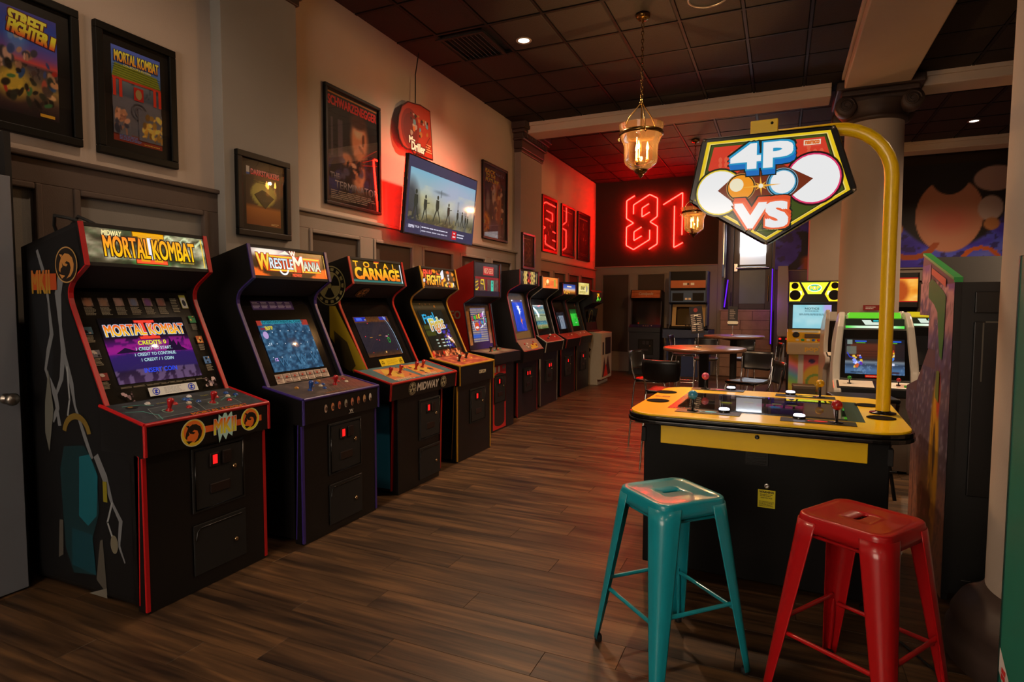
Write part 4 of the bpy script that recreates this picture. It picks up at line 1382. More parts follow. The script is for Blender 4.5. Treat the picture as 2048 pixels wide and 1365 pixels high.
def ff_bez(A, w, h):
    A.grid(-w / 2, 0, w / 2, h, 20, 24, lambda U, V: lerp3(V, [(0, '#1b1a14'), (.5, '#1d1d16'), (.82, '#20201a'), (.86, '#3a3d38'), (1, '#33352c')]))
    A.blobs(6, -.2, h - .075, .26, h - .03, ['#4a4438', '#40404a', '#7a5a2c', '#5a4a3c'], .01, .022, 3)
    A.rect(-w / 2, 0, w / 2, .07, '#2a1812')
    A.grid(-.32, 0, .32, .085, 70, 10, lambda U, V: splash(lerp3(V, [(0, '#2a1410'), (1, '#2a1812')]), U, V, 60, (0, 0, 1, .9), ['#7a4630', '#8a5a40', '#5c2a1c', '#9a7a5a', '#3a1a12', '#8a2018', '#1c100c'], .02, .05, 6, .14, .3))
    A.blobs(0, -.30, .0, .31, .085, ['#7a4630', '#8a5a40', '#5c2a1c', '#9a7a5a', '#3a1a12', '#8a2018'], .012, .028, 6)
def ff_scr(A, w, h):
    A.grid(-w / 2, 0, w / 2, h, 30, 30, lambda U, V: over(over(lerp3(V, [(0, '#12120d'), (1, '#1d1f18')]), ((V > .36) & (V < .62) & (U < .35) & (np.abs(V - .5) > .012)) * .8, '#4a4c14'), ((U > .62) & (V < .62) & (vnoise(U, V, 20, 4) > .56)) * .9, '#3a34b8'))
    A.lay(5)
    A.text('Final', -.08, .80 * h, .090, '#34a8d8', w=.22, bold=.025, shear=.2, rot=.12)
    A.text('Fight', .02, .60 * h, .15, ('#e06a50', '#d0d040'), w=.28, bold=.03, shear=.25, rot=.1, out='#d8e8f0', ow=.03)
    for k in range(3):
        for j, (x, wd) in enumerate(((-.11, .035), (-.02, .05), (.055, .03), (.10, .025))):
            A.rect(x, (.22 - .08 * k) * h, x + wd, (.25 - .08 * k) * h, '#b8c8b8')
def ff_pan(A, w, l):
    A.grid(-w / 2, .01, w / 2, l - .005, 40, 18, lambda U, V: lerp3(vnoise(U * 2, V, 8, 41), [(0, '#5a1a14'), (.45, '#8a3422'), (.6, '#a8562c'), (1, '#c88a50')]))
def ff_apron(A, w, h):
    A.text('CAPCOM', .10, .52 * h, .032, '#8d8876', w=.14, bold=.03)
FFP = dict(zb=1.70, tf=(.478, 1.815), mb=(.522, 1.61), nk=(.356, 1.505), pb=(.62, .955), pf=(.915, .895), pu=(.915, .715), bs=.82, fb=.88, sf=(.85, .71), apron=ff_apron, pancol='#7a2c1c')
cabinet('arcade cabinet with yellow edges, red marbled control panel and gold marquee', (-3.55, 5.09, 0), PI / 2, .68, FFP, '#b0841c',
        mark=ff_mark, bez=ff_bez, scr=ff_scr, pan=ff_pan, screen=(.44, .42, .085), group=ROW, bulge=.008,
        sticks=((-.42, .42, '#101010', True), (.22, .58, '#101010', True)),
        buttons=((-.24, .34, '#c8901c'), (-.12, .66, '#c8b89a'), (.44, .52, '#c8901c'), (.40, .8, '#c8b89a')), coin=(.06, .52))
# ---------- fifth: tall red-sided four-slot cabinet
RED_SIDE = M('red_laminate', '#a01812', .35, noise=.08)
def ng_mark(A, w, h):
    A.rect(-w / 2, 0, w / 2, h, '#171210')
    A.rect(-.10, .64 * h, .17, .90 * h, '#b81c1a'); A.text('NEO·GEO', .035, .77 * h, .060, '#e0b890', w=.235, bold=.0)
    A.rect(-w / 2 + .02, .52 * h, w / 2 - .02, .58 * h, '#8a1414')
    A.rect(-w / 2 + .02, .16 * h, w / 2 - .02, .52 * h, '#6a1210')
    for x0, x1 in ((-.31, -.22), (-.19, -.05), (.0, .08), (.185, .29)):
        A.grid(x0, .16 * h, x1, .51 * h, 6, 8, lambda U, V, q=x0: lerp3(vnoise(U, V, 4, int(abs(q) * 99)), [(0, '#3c2a20'), (1, '#7a5c48')]))
    A.rect(.095, .16 * h, .165, .49 * h, '#3ec0a0'); A.rect(.12, .38 * h, .14, .46 * h, '#14403a'); A.rect(.12, .28 * h, .135, .34 * h, '#14403a')
    A.line([(-.16, .49 * h), (-.10, .49 * h), (-.07, .20 * h)], .016, '#e8c020'); A.line([(-.16, .49 * h), (-.17, .38 * h), (-.11, .36 * h)], .012, '#e8c020')
    A.line([(-.30, .40 * h), (-.24, .44 * h)], .014, '#d8a818'); A.line([(-.30, .20 * h), (-.26, .19 * h), (-.23, .26 * h)], .014, '#e8c020'); A.line([(-.30, .30 * h), (-.24, .36 * h)], .010, '#d8a818')
    A.rect(-w / 2, 0, w / 2, .15 * h, '#141010')
def ng_bez(A, w, h):
    A.rect(-w / 2, 0, w / 2, h, '#1a1511')
    for x in (-.29, .22):
        A.grid(x, .06, x + .07, h - .02, 5, 20, lambda U, V: lerp3(vnoise(U, V * 3, 8, 12), [(0, '#3a2a18'), (.5, '#6a4e2c'), (1, '#8a6a3c')]))
    A.grid(-.29, h - .09, .29, h - .02, 20, 4, lambda U, V: lerp3(vnoise(U * 4, V, 8, 14), [(0, '#2a2016'), (1, '#5a4a30')]))
def ng_scr(A, w, h):
    def bg(U, V):
        s = np.sin(V * 95) * .5 + .5
        rgb = lerp3(s, [(0, '#3c3c78'), (.5, '#8c8a9a'), (1, '#b8a070')])
        rgb = over(rgb, (np.sin(U * 80) > .3) * .35, '#4a2c50')
        rgb = over(rgb, (V < .22) * (V > .13) * (U < .5) * .8, '#2458c8')
        return rgb
    A.grid(-w / 2, 0, w / 2, h, 40, 60, bg); A.lay(5)
    A.poly([(-.17, .62 * h), (.12, .74 * h), (.16, .52 * h), (.02, .40 * h), (-.14, .36 * h)], '#d8d8e0')
    for i, (ch, c) in enumerate(zip('League', ('#e04a3a', '#40c040', '#e08a30', '#e8d83a', '#e05a8a', '#c060d8'))):
        A.text(ch, -.16 + i * .048, (.70 + .018 * i) * h, .052 if ch in 'Lgl' else .042, c, bold=.04, out='#201838', ow=.05)
    for i, (ch, c) in enumerate(zip('Bowling', ('#a050d8', '#e08a30', '#5090e0', '#40a848', '#e04a3a', '#b058d8', '#40a8a0'))):
        A.text(ch, -.02 + i * .028, (.54 + .014 * i) * h, .050 if ch in 'Blg' else .038, c, bold=.04, out='#201838', ow=.05)
    A.circ(-.105, .45 * h, .05, '#d84a24', .05); A.circ(-.105, .42 * h, .036, '#e8e8e8', .014)
def ng_pan(A, w, l):
    A.rect(-w / 2, .01, w / 2, l, '#5a4238')
    A.poly([(-.28, .2 * l), (-.05, .2 * l), (.02, .8 * l), (-.22, .8 * l)], '#7a6a58'); A.poly([(.04, .2 * l), (.27, .2 * l), (.29, .8 * l), (.08, .8 * l)], '#7a6a58')
    A.line([(-.2, .5 * l), (.3, .6 * l)], .02, '#8a1c18')
def ng_front(A, w, h):
    A.rect(-.23, .02, .12, h - .03, '#7c1414'); A.rect(-.19, .10, .08, h - .16, '#120e0d')
    A.circ(-.055, .10, .135, '#120e0d', .05); A.circ(-.055, h - .16, .135, '#120e0d', .04)
    A.rect(-.20, h - .11, -.15, h - .04, '#8d8880'); A.rect(-.10, h - .11, -.05, h - .04, '#8d8880'); A.rect(.02, h - .08, .09, h - .04, '#4a4440')
def ng_side(o, x):
    A = Art()
    A.text('NEO', .22, 1.34, .09, '#8a7c72', w=.21, bold=.02)
    A.build('side_art', M_print('print_side', .5), o, (x - .001, 0, 0), (0, -1, 0), (0, 0, 1), .0003)
NGP = dict(zb=1.74, tf=(.50, 1.946), mb=(.50, 1.545), nk=(.365, 1.47), pb=(.45, .935), pf=(.76, .905), pu=(.76, .79), bs=.66, fb=.675, sf=(.62, .80), rail=.01, fil=.01, pancol='#5a4238', inset=.02)
cabinet('tall red-sided arcade cabinet with a red name plate above a row of lit game cards', (-3.62, 6.29, 0), PI / 2, .70, NGP, '#1a1210',
        mark=ng_mark, bez=ng_bez, scr=ng_scr, pan=ng_pan, front=ng_front, sideart=ng_side, sidemat=RED_SIDE, screen=(.38, .40, .09), group=ROW, split=False, panel_tm=False,
        sticks=((-.50, .45, '#0e0e0e', True), (.10, .55, '#0e0e0e', True)),
        buttons=[(-.32 + .1 * k, .5 + .06 * (k % 2), c) for k, c in enumerate(('#a02018', '#b0901c', '#2c7c34', '#2448a0'))] + [(.30 + .1 * k, .6 + .05 * (k % 2), c) for k, c in enumerate(('#a02018', '#b0901c', '#2c7c34', '#2448a0'))],
        coin=(-.055, .52), doormat=BLK, cashdoor=False)

# ---------- the slimmer cabinets farther down the row
def c6_mark(A, w, h):
    A.rect(-w / 2, 0, w / 2, h, '#1a0c06')
    for i in range(6):
        for j in range(5):
            if (i + j) % 2 == 0:
                for s in (-1, 1): A.rect(s * .06 + s * i * .022, j * h / 5, s * .06 + s * (i + 1) * .022, (j + 1) * h / 5, '#f0c868')
    A.blobs(8, -.06, 0, .06, h, ['#c02018', '#e04a28', '#7a1410'], .015, .03, 5)
    A.line([(.24, .1 * h), (.26, .9 * h)], .008, '#f0d080')
def c6_scr(A, w, h):
    A.grid(-w / 2, 0, w / 2, h, 16, 20, lambda U, V: lerp3(V, [(0, '#2040b8'), (.9, '#2a50d8'), (.92, '#5a4a6a'), (1, '#5a4a6a')])); A.lay(3)
    A.text('WINNERS', -.02, .78 * h, .016, '#d8c0d0', bold=.03); A.text('PLAY GAME', .0, .70 * h, .016, '#b8c0f0', bold=.03); A.text('PRESS 1P', .02, .62 * h, .014, '#b8c0f0', bold=.03)
    A.poly([(-.02, .30 * h), (.0, .46 * h), (.015, .36 * h), (.05, .36 * h), (.02, .30 * h), (.03, .2 * h), (0, .25 * h)], '#d8784a')
def c6_bez(A, w, h):
    A.grid(-w / 2, 0, w / 2, h, 16, 20, lambda U, V: lerp3(vnoise(U, V * 2, 8, 71), [(0, '#1c1712'), (1, '#4a3e2e')]))
    A.poly([(-.26, .02), (.26, .02), (.26, .12), (-.26, .09)], '#55491c')
def c6_pan(A, w, l):
    A.rect(-w / 2, .01, w / 2, l, '#6a6258'); A.poly([(-.06, .1 * l), (.2, .2 * l), (.24, .6 * l), (.0, .5 * l)], '#b0941c')
C6P = dict(zb=1.86, tf=(.645, 1.905), mb=(.645, 1.715), nk=(.455, 1.62), pb=(.60, 1.0), pf=(.715, .86), pu=(.70, .72), bs=.60, fb=.62, sf=(.61, .71), rail=.012, pancol='#6a6258')
cabinet('black arcade cabinet with red edges, chequered gold marquee and bright blue screen', (-3.66, 7.31, 0), PI / 2, .67, C6P, '#8a1a14',
        mark=c6_mark, bez=c6_bez, bezmat=PR, scr=c6_scr, pan=c6_pan, screen=(.34, .42, .12), group=ROW, panel_tm=False, coinlit=2,
        buttons=((-.5, .6, '#a01814'), (-.35, .3, '#c8c0b0'), (-.25, .6, '#c8c0b0'), (.2, .5, '#a01814'), (.4, .7, '#a01814'), (.5, .4, '#a01814'), (-.42, .45, '#c8c0b0'), (.0, .4, '#c8a81c')), coin=(0.0, .50))
def c7_mark(A, w, h):
    A.grid(-w / 2, 0, w / 2, h, 16, 8, lambda U, V: lerp3(vnoise(U, V, 5, 61), [(0, '#e04a1c'), (.5, '#ff7a2c'), (1, '#ffb04a')]))
    A.circ(-.10, .62 * h, .05, '#ffe8a0', .03); A.rect(-.20, .25 * h, -.03, .42 * h, '#ffc050'); A.rect(.16, .15 * h, .24, .85 * h, '#b8a030'); A.text('ROAD', -.1, .32 * h, .03, '#a02808', w=.14, bold=.04)
def c7_scr(A, w, h):
    A.grid(-w / 2, 0, w / 2, h, 24, 40, lambda U, V: over(over(lerp3(V, [(0, '#4a6a3c'), (.12, '#9a8a50'), (.2, '#4a8a98'), (.3, '#2c5c74'), (.34, '#8a9a78'), (.6, '#9aa484'), (.64, '#5c8ca0'), (.8, '#8a9a88'), (.86, '#3a6c8c'), (1, '#c8ccc8')]), (vnoise(U * 3, V * 6, 8, 3) > .62) * .4, '#d8d8b0'), (np.abs(V - .55) < .01) * 1., '#3a4a3c'))
C7P = dict(zb=1.83, tf=(.52, 1.866), mb=(.52, 1.69), nk=(.318, 1.545), pb=(.465, 1.02), pf=(.60, .925), pu=(.575, .78), bs=.47, fb=.50, sf=(.49, .77), rail=.010, fil=.06, pancol='#5c1410')
cabinet('black arcade cabinet with off-white edges and a glowing orange marquee', (-3.59, 8.25, 0), PI / 2, .70, C7P, '#8d857a',
        mark=c7_mark, scr=c7_scr, screen=(.42, .36, .10), group=ROW, coinlit=2, buttons=((-.2, .6, '#c8c0b0'), (.5, .6, '#c8c0b0'), (0, .6, '#b01814')), sticks=((-.4, .5, '#c8c0b0', False),), coin=(0.0, .52))
def c8_mark(A, w, h):
    A.grid(-w / 2, 0, w / 2, h, 16, 8, lambda U, V: lerp3(V, [(0, '#3a1c08'), (.3, '#e08a2c'), (.45, '#f0c8a0'), (.6, '#5a78c8'), (1, '#24408a')])); A.lay(2)
    A.blobs(10, -.25, 0, .25, .5 * h, ['#f0b030', '#c85a1c', '#402008'], .015, .03, 9); A.rect(-.1, .7 * h, .12, .85 * h, '#f0d8c0')
def c8_scr(A, w, h):
    A.grid(-w / 2, 0, w / 2, h, 20, 20, lambda U, V: over(over(lerp3(V, [(0, '#1c2430'), (1, '#141820')]), ((np.abs(U - .5) < .32) & (V < .8)) * 1., '#8a98a8'), ((np.sin(U * 40) > .55) & (V < .75)) * .9, '#1a2230'))
C8P = dict(zb=1.77, tf=(.47, 1.80), mb=(.47, 1.62), nk=(.27, 1.53), pb=(.42, 1.0), pf=(.555, .92), pu=(.53, .78), bs=.43, fb=.45, sf=(.45, .77), rail=.010, fil=.05, pancol='#3a2418')
cabinet('black arcade cabinet with dull red edges, small blue and sunset marquee', (-3.59, 9.26, 0), PI / 2, .68, C8P, '#7a1c14',
        mark=c8_mark, scr=c8_scr, screen=(.36, .28, .08), group=ROW, buttons=((-.2, .6, '#b01814'), (.3, .6, '#c8c0b0')), coin=(0.0, .50))
def c9_mark(A, w, h):
    A.grid(-w / 2, 0, w / 2, h, 20, 8, lambda U, V: lerp3(vnoise(U, V, 5, 77), [(0, '#c8a83a'), (.5, '#f0dc88'), (1, '#fff4c8')]))
    A.text('START', -.03, .55 * h, .05, '#1c1a14', w=.22, bold=.04); A.circ(.2, .5 * h, .03, '#6a6a8a', .06); A.lines(-.2, .1 * h, .2, .3 * h, 2, '#8a7a3a', 1)
def c9_scr(A, w, h):
    A.grid(-w / 2, 0, w / 2, h, 16, 20, lambda U, V: over(lerp3(V, [(0, '#28b030'), (.7, '#34d040'), (.74, '#1c6a24'), (1, '#123a18')]), ((U > .4) & (vnoise(U, V, 8, 4) > .6)) * .5, '#0f5a1a')); A.text('OUT RUN', .02, .2 * h, .016, '#d0f0d0', bold=.02)
def c9_bez(A, w, h):
    A.rect(-w / 2, 0, w / 2, h, '#14130f'); A.blobs(16, .14, .1, .24, h, ['#5a4a44', '#7a6a60', '#2c2a30', '#6a3028'], .01, .02, 3)
C9P = dict(zb=1.842, tf=(.66, 1.848), mb=(.66, 1.63), nk=(.44, 1.505), pb=(.58, 1.005), pf=(.715, .925), pu=(.69, .79), bs=.62, fb=.65, sf=(.64, .78), rail=.010, fil=.05, pancol='#5a5048')
cabinet('black arcade cabinet with brown edges, cream marquee and green screen', (-3.78, 10.04, 0), PI / 2, .68, C9P, '#5a4a2c',
        mark=c9_mark, bez=c9_bez, scr=c9_scr, screen=(.34, .30, .10), group=ROW, buttons=((-.3, .6, '#c8c0b0'), (-.1, .5, '#b01814'), (.3, .6, '#c8c0b0')), coin=(0.0, .52))

# ---------- last in the row: white lower body with dark printed shapes
t = empty('arcade_cabinet', (-3.78, 10.90, 0), PI / 2, 'white-bodied arcade cabinet with black hood and dark blotchy side print, last of the row', 'arcade cabinet', ROW)
WHT = M('white_laminate', '#a59c8a', .45, noise=.08)
up = [(0, .06), (0, 1.66), (.60, 1.735), (.667, 1.70), (.667, 1.50), (.50, 1.42), (.56, .99), (.67, .97), (.67, .06)]
for s in (-1, 1):
    MB().prism(up, D, s * .34 - .012, s * .34 + .012).build('side_panel', BLK, t)
b = MB(); b.prism(up, D, -.325, .325); b.build('shell', BLKM, t)
lo = [(.12, .97), (.68, .965), (.842, .945), (.842, .10), (.77, .10), (.77, .0), (.12, .0)]
lb = MB().prism(lo, D, -.36, .36).build('lower_body', WHT, t, bevel=.004)
A = Art()
for (x, z, s) in ((.42, .30, .15), (.52, .62, .13), (.35, .80, .10)):
    A.poly([(x - s, z - s), (x - s * .7, z + s * .4), (x - s * .2, z + s), (x + s * .4, z + s * .8), (x + s, z + s * .2), (x + s * .7, z - s * .2), (x + s * .9, z - s * 1.1), (x + s * .4, z - s * .5), (x - s * .1, z - s * 1.2), (x - s * .4, z - s * .4)], '#1a1412')
    A.poly([(x - s * .3, z - s * .5), (x + s * .3, z - s * .6), (x + s * .1, z - s)], '#6a1a14')
A.build('side_print', PR, lb, (-.361, 0, 0), (0, -1, 0), (0, 0, 1), .0003)
A = Art(); A.poly([(-.3, .14), (-.16, .5), (-.05, .3), (.1, .52), (.28, .16)], '#2a1a18'); A.poly([(-.2, .14), (-.05, .38), (.1, .14)], '#7a1c14')
A.build('front_print', PR, lb, (0, -.8425, 0), (1, 0, 0), (0, 0, 1), .0003)
MB().box(-.10, .26, -.852, -.842, .55, .86).build('coin_door', BLKM, t, bevel=.006)
MB().box(-.28, -.20, -.848, -.842, .55, .78).build('vent_plate', BLKM, t, bevel=.004)
A = Art(); A.rect(-.31, 0, .31, .19, '#0c0a08'); A.blobs(9, -.1, .02, .16, .17, ['#ffd83a', '#ffb01c', '#70e040'], .02, .05, 3)
A.build('marquee', LIT, t, (0, -.668, 1.505), (1, 0, 0), (0, 0, 1), .0003)
A = Art(); A.rect(-.30, 0, .30, .40, '#0b0d0a')
for k in range(2): A.line([(-.1 + .11 * math.cos(.3 * q) * (.8 + .3 * math.sin(q * .31)), .2 + .17 * math.sin(.3 * q)) for q in range(0, 21)], .008, '#6f6e2c')
A.rect(.12, .01, .28, .12, '#8a5a20')
A.build('screen_glass', PRG, t, (0, -.515, 1.0), (1, 0, 0), (0, -.17, 1), .0003)
for x in (-.2, -.05, .12): button(t, Vector((x, -.75, .957)), Vector((0, 0, 1)), '#c8c0b0')

# ---------- far end cabinets that face the room
def cen_mark(A, w, h):
    A.grid(-w / 2, 0, w / 2, h, 40, 14, lambda U, V: lerp3(vnoise(U * .6, V * 4, 8, 5), [(0, '#3a1c0e'), (.5, '#6a3a1e'), (1, '#8a5430')]))
    A.text('Centipede', 0, .5 * h, .075, '#6f6a62', w=.30, bold=.02, shear=.2)
CNP = dict(zb=1.74, tf=(.37, 1.785), mb=(.43, 1.61), nk=(.30, 1.56), pb=(.38, 1.05), pf=(.52, .995), pu=(.52, .90), bs=.46, fb=.49, sf=(.47, .9), rail=.006, fil=.04, pancol='#2c2650')
cabinet('narrow black arcade cabinet with an unlit brown wood-grain marquee against the back wall', (-2.585, 13.06, 0), 0, .64, CNP, '#241c18', mark=cen_mark, lit=PR, screen=(.44, .36, .06), group='cabinets along the back wall',
        split=False, panel_tm=False, sticks=((-.4, .5, '#c02a14', False),), buttons=((.4, .6, '#c8b89a'), (-.1, .5, '#b0781c'), (.05, .5, '#b0781c'), (.2, .5, '#b0781c')), coin=(0.03, .62), coinlit=0)
# wide blue twin cabinet
t = empty('arcade_cabinet', (-1.72, 13.06, 0), 0, 'wide blue arcade cabinet with orange header strip and an angled double control desk', 'arcade cabinet', 'cabinets along the back wall')
BLUE = M('blue_laminate', '#2c3a5c', .45, noise=.08); BLUE2 = M('blue_header', '#42608a', .5)
for s in (-1, 1):
    MB().prism([(.02, 1.05), (.02, 2.15), (.50, 2.15), (.52, 1.83), (.50, 1.52), (.36, 1.48), (.44, 1.05)], D, s * .36 - .015, s * .36 + .015).build('side_panel', BLUE, t)
MB().prism([(.02, .9), (.02, 2.15), (.44, 2.15), (.44, 1.98), (.46, 1.98), (.46, 1.80), (.44, 1.78), (.42, 1.50), (.24, 1.50), (.34, 1.0), (.34, .9)], D, -.345, .345).build('shell', BLKM, t)
A = Art(); A.rect(-.345, 0, .345, .15, '#7a4218'); A.rect(-.10, .05, -.02, .10, '#b8a898'); A.rect(.05, .05, .12, .10, '#b8a898'); A.circ(.0, .075, .02, '#2c1c14')
A.build('header_strip', PR, t, (0, -.462, 1.815), (1, 0, 0), (0, 0, 1), .0003)
hp = MB().box(-.345, .345, -.452, -.44, 1.52, 1.76).build('speaker_board', BLUE2, t, bevel=.004)
for s in (-1, 1):
    MB().box(s * .20 - .11, s * .20 + .11, -.456, -.452, 1.55, 1.71).build('speaker_grille', BLKM, hp)
A = Art(); A.rect(-.06, .03, -.01, .07, '#b89a88'); A.rect(.01, .03, .06, .07, '#b89a88')
A.build('board_print', PR, hp, (0, -.4535, 1.54), (1, 0, 0), (0, 0, 1), .0003)
A = Art(); A.rect(-.33, 0, .33, .46, '#7a6a4a'); A.rect(-.25, .02, .24, .41, '#14110c'); A.poly([(-.22, .03), (.21, .03), (.22, .34), (.15, .37), (-.18, .37), (-.23, .34)], '#2e2818')
A.build('screen_glass', M_print('print_glass', .06, spec=.6), t, (0, -.36, 1.03), (1, 0, 0), (0, .22, 1), .0003)
dk = MB()
dk.poly([(-.52, -.40, .98), (-.44, -.78, .96), (.44, -.78, .96), (.52, -.40, .98)]); dk.poly([(-.52, -.40, .78), (-.44, -.78, .82), (.44, -.78, .82), (.52, -.40, .78)])
for (a, b2) in (((-.52, -.40), (-.44, -.78)), ((-.44, -.78), (.44, -.78)), ((.44, -.78), (.52, -.40)), ((.52, -.40), (-.52, -.40))):
    dk.poly([(a[0], a[1], .80), (b2[0], b2[1], .82), (b2[0], b2[1], .96), (a[0], a[1], .98)])
dkm = dk.build('control_desk', BLUE, t)
A = Art(); A.poly([(-.50, .0), (-.42, -.36), (.42, -.36), (.50, 0)], '#6a5c4c'); A.rect(-.08, -.26, .12, -.12, '#8a7a68')
A.build('desk_print', PR, dkm, (0, -.41, .982), (1, 0, 0), (0, 1, -.05), .0004)
for x in (-.38, -.02, .05): joystick(t, Vector((x, -.56, .98)), Vector((0, 0, 1)), '#141210', False, .08)
lower = MB().box(-.40, .42, -.52, -.02, .0, .80); lower.build('lower_body', M('blue_base', '#24386c', .5), t, bevel=.006)
MB().box(-.36, -.10, -.53, -.52, .12, .62).build('coin_door', BLKM, t, bevel=.006)
MB().box(.03, .10, -.535, -.52, .50, .78).build('blue_glare_plate', BLUE2, t, bevel=.004)

# ---------- yellow cabinet with round speakers
t = empty('arcade_cabinet', (.475, 11.15, 0), 0, 'yellow arcade cabinet with four round speakers beside its lit header', 'arcade cabinet', 'cabinets along the back wall')
YEL = M('yellow_plastic', '#c89a20', .35, coat=.2); YW = M('cream_plastic', '#c8b48c', .4)
MB().box(-.36, .36, -.62, 0, .02, 1.83).build('shell', BLK, t, bevel=.01)
hd = MB().box(-.37, .37, -.80, -.62, 1.50, 1.84).build('header', BLK, t, bevel=.012)
A = Art(); A.rect(-.36, 0, .36, .33, '#14100a')
for s in (-1, 1):
    A.poly([(s * .35, .02), (s * .35, .315), (s * .22, .315), (s * .14, .13), (s * .20, .02)], '#f0cc1c'); A.poly([(s * .34, .12), (s * .34, .18), (s * .18, .18), (s * .17, .12)], '#f8f0b0')
A.poly([(-.19, .31), (.19, .31), (.09, .13), (-.09, .13)], '#d8e830'); A.circ(0, .225, .10, '#f4f8c8', .06); A.ring(0, .225, .05, .085, '#48b088', 24, ry=.05); A.text("POP", 0, .225, .06, '#e8d030', w=.13, bold=.03, out='#3a8a70', ow=.03)
A.build('header_print', LIT2, hd, (0, -.8005, 1.505), (1, 0, 0), (0, 0, 1), .0004)
for s in (-1, 1):
    for (x, z, r) in ((.275, 1.765, .05), (.27, 1.62, .078)):
        MB().lathe([(r, 0), (r, .008), (r * .9, .012), (r * .3, .002), (.0005, .004)], (s * x, -.802, z), 24, 0, Matrix.Rotation(PI / 2, 4, 'X')).build('speaker', BLKM, hd)
A = Art(); A.grid(-.27, 0, .27, .37, 20, 14, lambda U, V: over(over(lerp3(vnoise(U, V, 3, 5), [(0, '#7cc8d8'), (.5, '#98d4e0'), (1, '#c0e4e8')]), (np.abs(V - .32) < .015) * .8, '#2c3c44'), ell(U, V, 1.0, .9, .2, .5, .3), '#b8a8e8'))
A.lay(3); A.text('NOTICE', 0, .31, .03, '#20343c', w=.2, bold=.02); A.lines(-.10, .26, .10, .285, 1, '#3c5c66', 1, 1.0); A.lines(-.18, .20, .18, .235, 2, '#3c5c66', 2, 1.0)
A.build('screen', SCR, t, (-.02, -.632, 1.10), (1, 0, 0), (0, 0, 1), .0003)
dk = MB(); dk.prism([(.60, 1.09), (.76, 1.04), (.86, .90), (.86, .74), (.60, .70)], D, -.37, .37); dkm = dk.build('control_desk', YEL, t, bevel=.012)
MB().box(-.36, .37, -.872, -.86, .70, .885).build('name_board', YW, dkm, bevel=.004)
A = Art(); A.text("pop'n", .02, .09, .09, '#b0802c', w=.26, bold=.03); A.build('board_print', PR, dkm, (0, -.873, .70), (1, 0, 0), (0, 0, 1), .0003)
MB().lathe([(.05, 0), (.05, .01), (.035, .012), (.03, .004), (.0005, .004)], (-.24, -.79, 1.0), 20, 0, Matrix.Rotation(.9, 4, 'X')).build('speaker', BLKM, dkm)
MB().box(-.12, .12, -.83, -.80, .955, 1.02).build('card_slot', M('slot_brown', '#5a4020', .5), dkm, bevel=.004)
for k, c in enumerate(('#c8c0b0', '#1c8a4a', '#c8c0b0', '#2458a0', '#b02a1c', '#2c8a3c', '#c8a01c')): button(t, Vector((-.22 + k * .075, -.84, .925)), Vector((0, -.7, .7)).normalized(), c, .026)
fb_ = MB().box(-.33, .33, -.66, -.62, .04, .70).build('front_board', YW, t, bevel=.004)
A = Art()
def rainbow(U, V):
    d = V * 1.0 + U * .5
    rgb = lerp3(np.mod(d * 1.1, 1), [(0, '#c8603a'), (.2, '#c8a040'), (.4, '#6a9a50'), (.6, '#4a8aa0'), (.8, '#8a5a90'), (1, '#c8603a')])
    rgb = over(rgb, (U > .30), '#a04a50'); rgb = over(rgb, ell(U, V, .65, .45, .34, .32, .2) * (U > .30), '#a88830')
    rgb = over(rgb, ((U > .2) & (U < .31)) * 1., '#b8b0a0')
    rgb = over(rgb, (np.abs(np.hypot(U - .62, V - .3) - .22) < .03) * (U > .31), '#5a7a3a')
    rgb = over(rgb, ell(U, V, .5, .85, .07, .05, .3), '#2c2450'); rgb = over(rgb, ell(U, V, .72, .82, .05, .06, .3), '#3a2a28')
    return rgb
A.grid(-.33, .04, .33, .68, 36, 36, rainbow); A.rect(.20, .42, .30, .62, '#b8b0a0')
A.blobs(8, -.1, .06, .3, .25, ['#3a2418', '#5a7a3a', '#2a3a5a', '#8a5a40'], .03, .06, 6)
A.build('front_print', PR, fb_, (0, -.661, 0), (1, 0, 0), (0, 0, 1), .0003)

